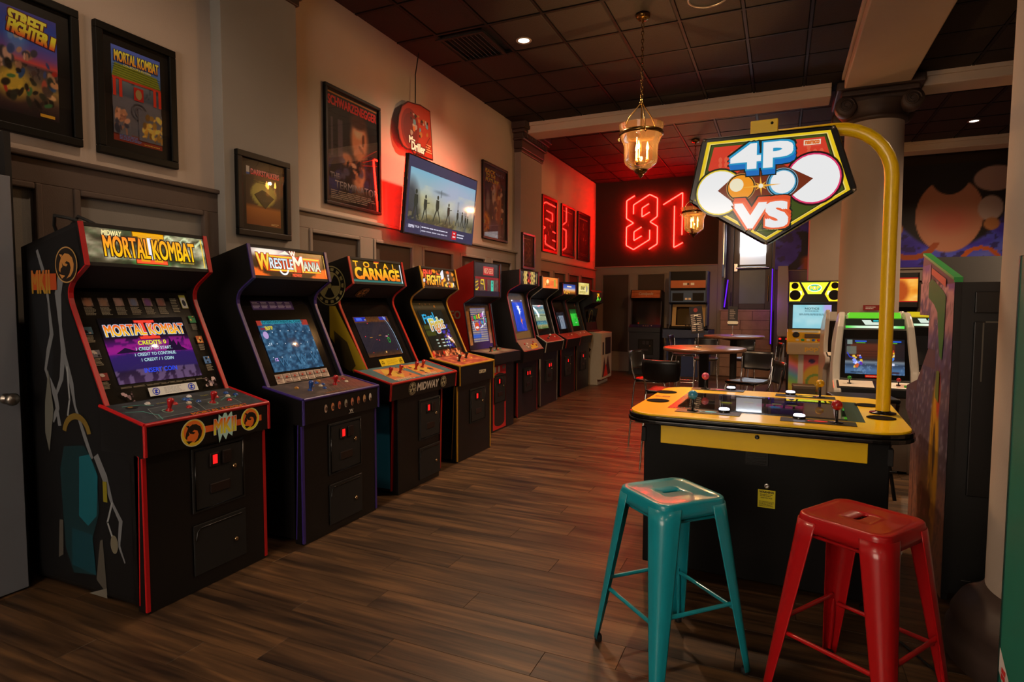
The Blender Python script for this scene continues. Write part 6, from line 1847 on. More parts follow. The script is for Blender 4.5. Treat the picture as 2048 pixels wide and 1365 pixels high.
soldier(-.56, .17, .30, 0, False); soldier(-.38, .17, .27, 0, True); soldier(-.14, .18, .29, .06, False); soldier(.10, .18, .24, .03, True); soldier(.31, .19, .19, .02, False); soldier(.42, .19, .18, .02, False); soldier(.50, .19, .15, 0, False); soldier(.55, .19, .15, 0, False)
A.text('ESPN', -.63, .085, .03, '#d8d4e8', w=.10, bold=.04); A.text('MLB', -.52, .09, .02, '#c8c4d8', w=.07, bold=.03)
A.lines(-.44, .085, .10, .108, 1, '#e0dcf0', 4, 1.0); A.lines(-.44, .045, .18, .07, 1, '#c0bcd0', 5, 1.0); A.rect(-.46, .035, -.457, .115, '#c8c4d8')
A.rect(.20, .03, .30, .125, '#d01c28'); A.text('TOP', .25, .098, .016, '#ffffff', bold=.03); A.text('NEWS', .25, .06, .016, '#ffffff', bold=.03); A.lines(.32, .05, .48, .11, 2, '#d8d4e8', 6, 1.0)
A.build('screen', SCR, t, (0.001, 0, 0), (0, 1, 0), (0, 0, 1), .0003)
REDLED = M('red_led_strip', '#400404', .4, emit='#ff1208', es=TVLED)
s = MB()
s.box(-.056, -.047, -tw / 2 + .015, -tw / 2 + .03, .03, th_ - .03); s.box(-.056, -.047, tw / 2 - .03, tw / 2 - .015, .03, th_ - .03); s.box(-.056, -.047, -tw / 2 + .04, tw / 2 - .04, th_ - .03, th_ - .015)
s.build('led_strip', REDLED, t)

# ------------------------------------------------------------------ hanging orange board
t = empty('hanging_sign', (-3.64, 5.56, .215), 0, 'flat orange cut-out sign hanging on a black cord above the television', 'sign')
outl = [(-.02, 3.37), (-.14, 3.355), (-.25, 3.28), (-.31, 3.16), (-.33, 3.03), (-.30, 2.93), (-.24, 2.865), (-.16, 2.85), (-.08, 2.87), (-.03, 2.83), (.36, 2.845), (.30, 3.38), (.10, 3.39)]
outl = [(a, b + .02) for a, b in outl]
MB().prism(outl, lambda u, v, w_: (w_, u, v), 0, .012).build('board', M('sign_edge', '#3a0c0a', .4), t)
A = Art()
cx0, cz0 = 0.02, 3.12
A.poly([(a * .96, cz0 + (b - cz0) * .95) for a, b in outl][::-1], '#7c2410', bump=False)
A.circ(-.10, 3.10, .17, '#5c140a', .21); A.circ(-.10, 3.10, .13, '#4c1008', .16)
A.blobs(26, -.10, 3.03, .25, 3.28, ['#8a7868', '#4a6a70', '#8a4a1c', '#24140e', '#7a5220', '#7a6c60', '#24140e', '#5c140a'], .015, .035, 5)
A.text('Mr', -.07, 2.99, .07, '#d8ccc0', w=.11, bold=.03, out='#24100c', ow=.05); A.text('Driller', .05, 2.935, .085, '#d8ccc0', w=.26, bold=.03, out='#24100c', ow=.05)
A.lines(.20, 2.92, .32, 3.02, 4, '#c08a60', 3); A.rect(.0, 2.865, .34, 2.872, '#1c0c0a'); A.line([(.16, 2.88), (.24, 3.0), (.20, 3.0), (.28, 3.1)], .006, '#1c0c0a')
A.build('board_print', PRD, t, (.0125, 0, 0), (0, 1, 0), (0, 0, 1), .0003)
c = MB(); c.tube([(.02, .06, CEIL - .22), (.004, .018, 3.7), (.006, .01, 3.40)], .006, 6); c.build('cord', BLKM, t)
MB().tube([(.02, .0, 2.86), (.015, -.01, 2.78), (.06, -.02, 2.77)], .005, 6).build('lower_cord', BLKM, t)

# ------------------------------------------------------------------ lanterns
AMB = M_glass('lantern_glass', (1.0, .90, .78), 1.45, .02, .9)
_nt = AMB.node_tree
_mx = _nt.nodes.new('ShaderNodeMixShader'); _mx.inputs[0].default_value = .012
_tr = _nt.nodes.new('ShaderNodeBsdfTranslucent'); _tr.inputs[0].default_value = (.9, .55, .25, 1)
_o = [n for n in _nt.nodes if n.type == 'OUTPUT_MATERIAL'][0]
_src = _o.inputs[0].links[0].from_socket
_nt.links.new(_src, _mx.inputs[1]); _nt.links.new(_tr.outputs[0], _mx.inputs[2]); _nt.links.new(_mx.outputs[0], _o.inputs[0])
FLAME = M('flame_bulb', '#ff9a30', .3, emit='#ffb04a', es=26.0)
CANDLE = M('candle_sleeve', '#b08a4a', .4, emit='#ff9a30', es=.35)
def lantern(x, y, top, hub, rim, label, energy):
    t = empty('pendant_lantern', (x, y, 0), 0, label, 'lantern')
    B = BRASS
    MB().lathe([(.0005, top - .075), (.012, top - .075), (.012, top - .055), (.045, top - .05), (.065, top - .03), (.068, top - .012), (.060, top)], n=28).build('ceiling_canopy', B, t)
    ch = MB(); z = top - .08; k = 0
    while z > hub + .02:
        pts = []
        for q in range(10):
            a = 2 * PI * q / 10
            u, v = .011 * math.cos(a), .024 * math.sin(a)
            pts.append((u, 0, z - .02 + v) if k % 2 == 0 else (0, u, z - .02 + v))
        ch.tube(pts, .0035, 5, closed=True); z -= .036; k += 1
    tag(ch.build('chain', B, t), kind='stuff')
    MB().lathe([(.0005, hub - .035), (.018, hub - .03), (.024, hub - .01), (.012, hub), (.016, hub + .015), (.008, hub + .03), (.0005, hub + .032)], n=16).build('hub', B, t)
    for q in range(3):
        a = .9 + q * 2 * PI / 3
        MB().tube([(.012 * math.cos(a), .012 * math.sin(a), hub - .02), (.12 * math.cos(a), .12 * math.sin(a), (hub + rim) / 2 + .02), (.212 * math.cos(a), .212 * math.sin(a), rim + .01), (.228 * math.cos(a), .228 * math.sin(a), rim - .03)], .0055, 6).build('hanger_arm', B, t)
        MB().lathe([(.0005, -.012), (.010, -.006), (.012, .004), (.0005, .014)], (.226 * math.cos(a), .226 * math.sin(a), rim - .035), 10).build('arm_finial', B, t)
    MB().lathe([(.192, rim - .022), (.203, rim - .02), (.207, rim - .004), (.203, rim + .012), (.192, rim + .014), (.190, rim), (.192, rim - .022)], n=40, caps=False).build('ring_band', B, t)
    g = MB(); g.lathe([(.208, rim + .075), (.203, rim + .045), (.188, rim + .005), (.186, rim - .05), (.168, rim - .085), (.157, rim - .12), (.155, rim - .25), (.146, rim - .28), (.10, rim - .322), (.055, rim - .345)], n=48, caps=False)
    g.build('glass_bell', AMB, t)
    MB().lathe([(.060, rim - .338), (.062, rim - .352), (.045, rim - .37), (.022, rim - .385), (.020, rim - .40), (.008, rim - .412), (.0005, rim - .42)], n=20).build('bottom_finial', B, t)
    cl = MB(); cl.tube([(0, 0, hub - .03), (0, 0, rim - .26)], .006, 8); cl.lathe([(.001, rim - .30), (.045, rim - .285), (.05, rim - .27), (.02, rim - .255), (.006, rim - .25)], n=18)
    cl.build('stem', B, t)
    for q in range(3):
        a = .4 + q * 2 * PI / 3
        px, py = .062 * math.cos(a), .062 * math.sin(a)
        c = MB(); c.tube([(0, 0, rim - .27), (px * .6, py * .6, rim - .275), (px, py, rim - .25)], .004, 6); c.lathe([(.010, rim - .25), (.018, rim - .245), (.0105, rim - .24), (.0105, rim - .16), (.006, rim - .158)], (px, py, 0), 12)
        cd = c.build('candle', CANDLE, t)
        MB().lathe([(.005, rim - .158), (.012, rim - .145), (.013, rim - .13), (.008, rim - .105), (.0005, rim - .075)], (px, py, 0), 12).build('flame_bulb', FLAME, cd)
    lamp('lantern_light', 'POINT', (x, y, rim - .10), energy, (1.0, .56, .22), .018)
    return t
lantern(-1.24, 5.74, CEIL, 3.365, 3.07, 'glass bell lantern with three candle bulbs hanging on a long brass chain, larger one', LAN1)
lantern(-1.335, 10.3, CEIL, 3.25, 2.985, 'smaller-looking glass bell lantern hanging behind the pentagonal lit sign', LAN2)

# ------------------------------------------------------------------ ceiling fittings
LAMP = M('downlight_lens', '#ffffff', .4, emit='#fff0dc', es=3.0)
for (x, y, lab) in ((-2.47, 5.80, 'round recessed ceiling light, bright, near the air vent'), (2.51, 10.9, 'round recessed ceiling light seen past the big column')):
    t = empty('ceiling_light', (x, y, CEIL), 0, lab, 'light')
    MB().lathe([(.058, -.006), (.075, -.010), (.080, -.006), (.080, .004), (.058, .004)], n=32, caps=False).build('trim_ring', M('lamp_trim', '#8a8078', .4), t)
    MB().lathe([(.0005, -.004), (.058, -.004), (.058, .002)], n=28).build('lens', LAMP, t)
for (x, y, e) in FILL_PANELS:  # bodies of the unseen panels added for fill
    t = empty('ceiling_light', (x, y, CEIL), 0, ('added fill panel behind the view, over the made-up window' if x < 0 else 'added fill panel behind the view, over the plain front wall'), 'light', 'added fill panels out of view')
    MB().box(-.62, .62, -.32, .32, -.03, .0).build('tray', MATS['lamp_trim'], t, bevel=.006)
    MB().box(-.58, .58, -.28, .28, -.034, -.03).build('lens', LAMP, t)
t = empty('air_vent', (-3.03, 5.74, CEIL), 0, 'square dark slatted air vent in the ceiling tiles', 'vent')
v = MB()
for (a, b, c, d) in ((-.27, .27, -.31, -.27), (-.27, .27, .27, .31), (-.27, -.23, -.27, .27), (.23, .27, -.27, .27)): v.box(a, b, c, d, -.012, .01)
v.build('frame', C_TILE, t, bevel=.004)
MB().box(-.25, .25, -.29, .29, .03, .04).build('duct_back', M('duct_black', '#050404', .9), t)
VS = M('vent_slat', '#1a1512', .6)
for k in range(9):
    MB().box(-.016, .016, -.262, .262, -.002, .002).build('slat', VS, t, (-.205 + k * .0512, 0, .004), rot=(0, .7, 0))
t = empty('ceiling_speaker', (-.655, 5.66, CEIL), 0, 'round black ceiling speaker at the top of the picture', 'speaker')
MB().lathe([(.17, 0), (.18, -.006), (.17, -.014), (.158, -.010), (.155, -.006)], n=36, caps=False).build('rim', M('speaker_rim', '#7a7068', .3, .5), t)
MB().lathe([(.0005, -.010), (.08, -.009), (.156, -.004)], n=32).build('grille', BLKM, t)

# ------------------------------------------------------------------ neon numerals on the back wall
NEON = M('neon_red', '#ff2020', .3, emit=(1.0, NEON_G, NEON_B), es=NEON_E)
t = empty('neon_sign', (-2.5, YB, 2.66), 0, 'large red neon numerals of angular tubes on the dark back wall', 'sign')
NP = [[(-2.935, 3.819), (-3.108, 3.723), (-3.108, 3.341), (-2.953, 3.237), (-3.105, 3.155), (-3.105, 2.758), (-2.945, 2.665), (-2.602, 2.868), (-2.602, 3.073)],
      [(-2.957, 3.431), (-2.957, 3.626), (-2.613, 3.825), (-2.448, 3.737), (-2.448, 3.35), (-2.598, 3.244), (-2.44, 3.142), (-2.44, 2.767), (-2.614, 2.662)],
      [(-2.629, 3.63), (-2.773, 3.546), (-2.773, 3.357), (-2.609, 3.45)], [(-2.78, 3.142), (-2.94, 3.047), (-2.94, 2.859), (-2.774, 2.952)],
      [(-2.323, 3.59), (-1.928, 3.815), (-1.928, 2.94)], [(-2.091, 3.548), (-2.091, 2.677), (-1.909, 2.775)]]
for P in NP:
    q = []
    for i, (a, b) in enumerate(P):
        q.append((a, b))
    fil = fillet(q, range(1, len(q) - 1), .02, 3) if len(q) > 2 else q
    tb = MB().tube([(a + 2.5, -.06, b - 2.66) for a, b in fil], .0115, 10).build('neon_tube', NEON, t)
    for (a, b) in (P[0], P[-1]):
        MB().tube([(a + 2.5, -.06, b - 2.66), (a + 2.5, 0, b - 2.66)], .008, 6).build('tube_support', METAL, tb)
# ------------------------------------------------------------------ four-player game table with its pole sign
YTOP = M('table_yellow', '#f2c600', .33, coat=.25)
tb = empty('game_table', (-.07, 3.69, 0), 0, 'yellow-topped four-player game table with black base, cup holders and joysticks', 'game table')
def rrect(hx_, hy, r, n=8, k=1.0):
    pts = []
    for cx, cy, a0 in ((hx_ - r, hy - r * k, 0), (-hx_ + r, hy - r * k, PI / 2), (-hx_ + r, -hy + r * k, PI), (hx_ - r, -hy + r * k, 1.5 * PI)):
        for i in range(n + 1):
            a = a0 + (PI / 2) * i / n
            pts.append((cx + r * math.cos(a), cy + r * k * math.sin(a)))
    return pts
TH = .885
TR = -.035   # the table stands a little askew
def Q(x, y, z=0.0):
    c, s = math.cos(TR), math.sin(TR)
    dx, dy = x + .07, y - 3.69
    return (dx * c + dy * s, -dx * s + dy * c, z)
tb.rotation_euler = (0, 0, TR)
top = rrect(.655, .575, .17)
def flat(u, v, w_): return (u, v, w_)
MB().prism(top, flat, TH - .012, TH).build('table_top', YTOP, tb, bevel=.003)
e = MB()
for (o, z0, z1) in ((.012, TH - .030, TH - .010), (.016, TH - .054, TH - .032)):
    e.prism(rrect(.655 + o, .575 + o, .17 + o), flat, z0, z1)
tag(e.build('edge_bumper', M('bumper_black', '#0e0d0c', .25), tb, bevel=.006, segs=3), kind='stuff')
base = MB().box(-.565, .565, -.50, .50, .06, TH - .054).build('base', M('base_black', '#040404', .6, spec=.2, noise=.2, nscale=50, bump=.04, bscale=200), tb, bevel=.006)
for x in (-.5, .5):
    for y in (-.44, .44): MB().lathe([(.03, 0), (.03, .02), (.012, .022), (.012, .06)], (x, y, 0), 14).build('foot', BLKM, base)
fp = MB().box(-.475, .475, -.510, -.499, .722, .829).build('front_board', YTOP, base, bevel=.003)
MB().lathe([(.011, 0), (.011, .006), (.006, .007), (.0005, .005)], (.0, -.509, .80), 14, 0, Matrix.Rotation(PI / 2, 4, 'X')).build('knob', BLKG, fp)
gr = MB().box(-.055, .055, -.506, -.499, .655, .728).build('speaker_grille', BLKM, base, bevel=.004)
g2 = MB()
for k in range(7): g2.box(-.045, .045, -.509, -.505, .664 + .0085 * k, .667 + .0085 * k)
tag(g2.build('grille_bars', BLKG, gr), kind='stuff')
MB().lathe([(.013, 0), (.013, .006), (.009, .008), (.004, .006), (.0005, .006)], (.05, -.50, .558), 16, 0, Matrix.Rotation(PI / 2, 4, 'X')).build('lock', CHROME, base)
A = Art(); A.rect(-.04, 0, .04, .09, '#8a8414'); A.text('WARNING', 0, .079, .010, '#2a280c', w=.066, bold=.05); A.lines(-.03, .056, .03, .07, 2, '#2a280c', 1, 1.0); A.text('HIGH VOLTAGE', 0, .05, .006, '#2a280c', w=.052, bold=.03); A.lines(-.034, .006, .034, .034, 5, '#3a3810', 2, 1.0)
A.build('warning_label', PR, base, (.05, -.501, .447), (1, 0, 0), (0, 0, 1), .0003)
for s in (-1, 1): MB().box(s * .565 - .012, s * .565 + .012, -.512, -.47, .72, .80).build('corner_latch', BLKM, base, bevel=.004)
MB().box(-.60, -.565, -.20, .20, .30, .60).build('side_vent', BLKM, base, bevel=.01)
# sunk picture tube under glass
A = Art()
A.rect(-.475, -.335, .475, .335, '#0c0a09'); A.rect(-.452, -.315, .452, .315, '#2a281c'); A.rect(-.447, -.310, .447, .310, '#0b0909')
A.lay(2)
def maze(U, V):
    rgb = lerp3(V, [(0, '#0c0a14'), (1, '#14101c')])
    return rgb
A.rect(-.33, -.24, .33, .24, '#0b0a10')
A.rect(.02, -.20, .30, .22, '#15114a')
A.circ(-.02, -.02, .335, '#8a8c20', .085, n=40); A.circ(-.02, -.02, .315, '#a8a0b8', .074, n=40); A.circ(-.02, -.02, .305, '#100c1c', .068, n=40)
for i in range(9):
    for j in range(3):
        x, y = -.22 + i * .05, -.05 + j * .033
        if abs(x) < .26: A.rect(x - .019, y - .010, x + .019, y + .010, ('#8a2450', '#a03060', '#7a2048')[(i + j) % 3])
A.rect(-.11, .04, -.06, .055, '#a09a30'); A.rect(.04, .045, .09, .06, '#a09a30'); A.rect(.12, .03, .17, .045, '#a09a30'); A.circ(.06, -.06, .03, '#2a8ac0', .012); A.circ(-.2, -.03, .035, '#a0a020', .012)
A.text('CREDIT(S)', .10, .15, .012, '#7a7ad0', w=.12); A.text('PUSH START', .22, .18, .010, '#7a7ad0', w=.10); A.text('READY', -.16, .16, .012, '#6a6a90', w=.09)
A.build('screen', M_print('table_screen', .25, es=.55, spec=.2), tb, (0, -.012, TH + .0008), (1, 0, 0), (0, 1, 0), .0001)
MB().box(-.43, .40, -.31, .285, TH + .003, TH + .005).build('screen_glass', M_glass('table_glass', ior=1.5, rough=.012, strength=.8), tb)
# joystick plates, sticks and lit buttons
PLT = M('plate_black', '#1b1613', .4)
LITW = M('button_light', '#d8dcff', .3, emit='#dfe4ff', es=2.6)
for (sx, sy, col) in ((-1, -1, '#2c86b0'), (-1, 1, '#c0486c'), (1, 1, '#c09414'), (1, -1, '#a01820')):
    jx = {(-1, -1): -.415, (-1, 1): -.45, (1, 1): .237, (1, -1): .262}[(sx, sy)]
    jy = {(-1, -1): 3.304, (-1, 1): 4.22, (1, 1): 4.129, (1, -1): 3.251}[(sx, sy)]
    bx = {(-1, -1): -.257, (-1, 1): -.287, (1, 1): .074, (1, -1): .101}[(sx, sy)]
    by = {(-1, -1): 3.335, (-1, 1): 4.245, (1, 1): 4.19, (1, -1): 3.305}[(sx, sy)]
    jl, bl = Q(jx, jy, TH), Q(bx, by, TH)
    y0 = jl[1]
    xa, xb = min(jl[0] - sx * -.0, bl[0]), max(jl[0], bl[0])
    pl = MB().box(xa - .085, xb + .085, y0 - .055, y0 + .055, TH, TH + .003).build('control_plate', PLT, tb, bevel=.002)
    A = Art(); A.circ((xa + xb) / 2, y0, .045, col, .022); A.circ((xa + xb) / 2, y0, .038, '#1b1613', .017); A.circ((xa + xb) / 2 + .01, y0, .026, col, .012)
    A.build('plate_mark', M_print('plate_ink', .5), pl, (0, 0, TH + .0035), (1, 0, 0), (0, 1, 0), .0003)
    j = MB()
    P = (jl[0], jl[1], TH + .003)
    j.lathe([(.030, 0), (.030, .003), (.0075, .005), (.0075, .062)], P, 18, 1)
    R_ = .025; h = .086
    j.lathe([(.006, h - .024)] + [(R_ * math.sin(t * PI / 10), h - R_ * math.cos(t * PI / 10)) for t in range(1, 10)] + [(.0004, h + R_)], P, 22, 0)
    j.build('joystick', [M('ball_' + col, col, .18, coat=.5), BLKG], tb)
    b = MB(); b.lathe([(.030, 0), (.030, .010), (.027, .012)], (bl[0], bl[1], TH + .003), 22, 1); b.lathe([(.027, .010), (.027, .018), (.024, .021), (.0004, .022)], (bl[0], bl[1], TH + .003), 22, 0)
    b.build('start_button', [LITW, BLKG], tb)
for (x, y) in ((-.664, 3.964), (-.650, 3.585), (.468, 3.915), (.480, 3.50)):
    q = Q(x, y, TH)
    m = MB(); m.lathe([(.064, .0015), (.066, .003), (.062, .004), (.056, .003), (.054, .0005)], (q[0], q[1], TH), 30); m.lathe([(.0004, .0014), (.056, .0014)], (q[0], q[1], TH), 30)
    m.build('cup_holder', M('cup_black', '#040303', .85, spec=.1), tb)
A = Art(); A.rect(-.045, -.022, .045, .022, '#3a2410'); A.poly([(-.035, -.012), (-.005, .014), (.015, -.01)], '#a07a20'); A.rect(.0, -.012, .036, .01, '#6a4a1c')
q = Q(-.655, 3.77, TH); A.build('safety_label', PR, tb, (q[0], q[1], TH + .0006), (1, 0, 0), (0, 1, 0), .0002)
# pole and arm
q = Q(.508, 3.66)
px, py = q[0], q[1]
path = [(px, py, TH), (px, py, 2.12)]
R_ = .27
for k in range(1, 9):
    a = PI / 2 * k / 8
    path.append((px - R_ * (1 - math.cos(a)), py, 2.12 + R_ * math.sin(a)))
path += [(px - .55, py, 2.39), (px - .62, py, 2.39)]
pole = MB().tube(path, .0335, 20).build('pole', YTOP, tb)
MB().lathe([(.062, 0), (.062, .006), (.036, .010), (.036, .016)], (px, py, TH), 24).build('pole_flange', BLKG, pole)
br = MB().box(px - .685, px - .545, py - .045, py - .012, 2.385, 2.475)
br.box(px - .665, px - .545, py - .04, py + .02, 2.30, 2.40)
br = br.build('bracket', YTOP, pole, bevel=.004)
for (dx, z) in ((-.575, 2.452), (-.645, 2.398)): MB().lathe([(.008, 0), (.007, .004), (.0005, .005)], (px + dx, py - .045, z), 12, 0, Matrix.Rotation(PI / 2, 4, 'X')).build('bolt', BLKG, br)
# the pentagonal lit sign
sg = bpy.data.objects.new('lit_sign', None); COL.objects.link(sg); sg.parent = tb
SX, SY = Q(-.076, 3.60)[0:2]
sg.location = (SX, SY, 2.07); sg.rotation_euler = (0, 0, -TR)
pent = [(-.352, .318), (.316, .318), (.424, -.025), (-.005, -.290), (-.420, -.030)]
pr_ = fillet(pent, range(5), .03, 4)
MB().prism(pr_, lambda u, v, w_: (u, w_, v), -.035, .035).build('sign_case', BLKG, sg, bevel=.008)
def inset(P, k):
    return [(x * (1 - k) + .0, (v - .03) * (1 - k) + .03) for x, v in P]
A = Art()
A.poly(inset(pent, .085)[::-1], '#f6d020', bump=False)
A.poly(inset(pent, .125)[::-1], '#f8e27a'); A.poly(inset(pent, .14)[::-1], '#2a2408'); A.poly(inset(pent, .155)[::-1], '#43521c')
def clipbox():
    pass
A.poly([(-.285, .262), (.262, .262), (.292, .16), (.20, .06), (-.22, .06), (-.315, .14)][::-1], '#e0402a')
for k in range(7): 
    for s in (-1, 1): A.circ(s * (.19 + .03 * (k % 3)), .16 + .028 * (k // 3), .010, '#e86040', .016, n=10)
A.circ(-.01, .04, .20, '#8a2a16', .085)
# plain discs in the place of the printed figures
A.circ(-.250, .01, .134, '#2a2a10'); A.circ(-.250, .01, .124, '#f4d83c'); A.circ(-.250, .01, .117, '#ffffff')
A.circ(.215, .05, .142, '#2a1010'); A.circ(.215, .05, .132, '#f03a70'); A.circ(.215, .05, .124, '#ffffff')
A.poly([(-.26, .02), (-.13, .135), (.06, .14), (.215, .05), (.06, -.08), (-.13, -.09)][::-1], '#7a3018')
A.circ(-.14, .03, .076, '#c09050'); A.circ(-.14, .03, .072, '#2a2010'); A.circ(-.14, .03, .066, '#ffa01c'); A.circ(-.162, .044, .036, '#fff4d0')
A.circ(.067, .04, .078, '#8ab0c0'); A.circ(.067, .04, .074, '#103040'); A.circ(.067, .04, .068, '#5ab0d8'); A.circ(.069, .042, .060, '#ffffff')
for k in range(8):
    a = k * PI / 4 + .05; l = .10 if k % 4 == 0 else (.07 if k % 2 == 0 else .04)
    A.poly([(-.038 + l * math.cos(a), .03 + l * .75 * math.sin(a)), (-.038 + .007 * math.cos(a + 1.57), .03 + .007 * math.sin(a + 1.57)), (-.038 + .007 * math.cos(a - 1.57), .03 + .007 * math.sin(a - 1.57))][::-1], '#ffb83c')
A.circ(-.038, .03, .012, '#fff8e0', n=12)
def heavy(s, cx, cy, h, w_, c_out, c_in, dx, drop):
    A.text(s, cx + dx, cy + drop, h, '#1c2418', w=w_, bold=.135)
    A.text(s, cx, cy, h, '#1c2418', w=w_, bold=.15)
    for k in (1.0, .66, .33): A.text(s, cx + dx * k, cy + drop * k, h, c_out[0], w=w_, bold=.10)
    A.text(s, cx, cy, h, c_out[1], w=w_, bold=.105)
    A.text(s, cx, cy, h, c_in, w=w_, bold=.055)
heavy('4P', -.04, .192, .118, .295, ('#1c74c8', '#2aa0d0'), '#ffffff', .006, -.028)
heavy('VS', -.035, -.128, .122, .255, ('#f0562c', '#ff6a38'), '#ffffff', .006, .022)
A.rect(.165, .222, .245, .248, '#f8ecd0'); A.text('namco', .205, .235, .016, '#e8702c', w=.066, bold=.05)
A.lines(-.05, -.212, .06, -.206, 1, '#b0b060', 3, 1.0)
A.build('sign_print', M_print('sign_lit', .12, es=.8), sg, (0, -.0365, 0), (1, 0, 0), (0, 0, 1), .0003)
hm = MB()
for (x, v) in inset(pent, .04): hm.lathe([(.010, 0), (.010, .003), (.0005, .004)], (x, -.035, v), 12, 0, Matrix.Rotation(PI / 2, 4, 'X'))
tag(hm.build('case_screws', METAL, sg), kind='stuff')

# ------------------------------------------------------------------ pressed-metal stools
def stool(col, loc, rz, label, H=.70):
    m = M('stool_' + col, col, .30, coat=.35, noise=.05, nscale=6)
    t = empty('bar_stool', loc, rz, label, 'stool', 'pressed metal stools by the game table')
    N = 64
    def ring(hw, z, r, hy=None):
        hy = hw if hy is None else hy
        out = []
        p = rrect(hw, hy, r, 15)
        return [(x, y, z) for x, y in p][:64]
    h0 = .148
    rings = [ring(h0 + .0158, H - .058, .055), ring(h0 + .0135, H - .035, .054), ring(h0 + .011, H - .012, .052), ring(h0 + .0095, H - .005, .051), ring(h0 + .006, H - .001, .050), ring(h0 + .001, H, .048), ring(h0 - .006, H, .046), ring(h0 - .012, H - .0015, .044), ring(h0 - .018, H - .0035, .042), ring(h0 - .024, H - .004, .04), ring(.085, H - .0042, .03), ring(.07, H - .0042, .028)]
    slot = [(x, y, H - .0045) for x, y in rrect(.043, .0115, .0114, 15)][:64]
    slot2 = [(x * .96, y * .88, H - .012) for x, y, z in slot]
    rings += [slot, slot2]
    vs = [p for r in rings for p in r]
    n = len(rings[0]); fs = []
    for j in range(len(rings) - 1):
        for i in range(n):
            k = (i + 1) % n
            fs.append((j * n + i, j * n + k, (j + 1) * n + k, (j + 1) * n + i))
    s = MB(); s.add(vs, fs, 0, True)
    # close underside
    so = s.build('seat', m, t, fix=False)
    so.modifiers.new('thick', 'SOLIDIFY').thickness = .0025
    lg = None
    for q in range(4):
        L = MB(); K = 12; S_ = 14
        vs = []
        for k in range(K + 1):
            f = k / K
            z = (H - .022) * (1 - f) + .018 * f
            c = h0 + .0130 + .066 * f
            wd = .054 * (1 - f) ** .9 + .034
            r = .052 * (1 - f) + .018 * f
            arc = []
            for i in range(5): arc.append((c, c - wd + (wd - r) * i / 5))
            for i in range(S_ - 9):
                a = (PI / 2) * i / (S_ - 10)
                arc.append((c - r + r * math.cos(a), c - r + r * math.sin(a)))
            for i in range(1, 6): arc.append((c - r - (wd - r) * i / 5, c))
            vs += [(x, y, z) for x, y in arc]
        cnt = len(vs) // (K + 1)
        for k in range(K):
            for i in range(cnt - 1):
                L.f.append((k * cnt + i, k * cnt + i + 1, (k + 1) * cnt + i + 1, (k + 1) * cnt + i)); L.mi.append(0); L.sm.append(True)
        L.v = vs
        if lg is None:
            o = L.build('leg', m, t, fix=False); md = o.modifiers.new('thick', 'SOLIDIFY'); md.thickness = .003; md.offset = -1
            lg = o
            rib = MB().tube([(h0 + .012 + .065 * f - .012, h0 + .012 + .065 * f - .012, (H - .03) * (1 - f) + .018 * f) for f in (.62, .7, .8, .9, .97)], [.004, .010, .010, .009, .006], 10); rib.build('pressed_rib', m, o)
            ft = MB().lathe([(.012, 0), (.016, .004), (.016, .02), (.012, .03)], (h0 + .062, h0 + .062, 0), 14); ft.build('rubber_foot', BLKM, o)
        else:
            o = copy_tree(lg, t)
            o.rotation_euler = (0, 0, q * PI / 2)
    fz = .25; fc = (H - .03 - fz) / (H - .048)
    c = h0 + .012 + .065 * fc
    for q in range(4):
        a = q * PI / 2
        R4 = Matrix.Rotation(a, 4, 'Z')
        z = fz + (.035 if q % 2 else 0)
        b = MB(); b.tube([tuple(R4 @ Vector((c - .014, -c + .03, z))), tuple(R4 @ Vector((c - .014, c - .03, z)))], .0085, 10)
        b.build('foot_rail', m, t)
        u = MB(); u.tube([tuple(R4 @ Vector((h0 - .03, -h0 + .02, H - .085))), tuple(R4 @ Vector((h0 - .03, h0 - .02, H - .085)))], .007, 8); u.build('under_seat_rod', m, t)
    return t
stool('#1590a0', (-.385, 2.455, 0), math.radians(46), 'teal pressed-metal bar stool with a slot in its seat')
stool('#b00e14', (.285, 2.435, 0), math.radians(57), 'red pressed-metal bar stool with a slot in its seat')

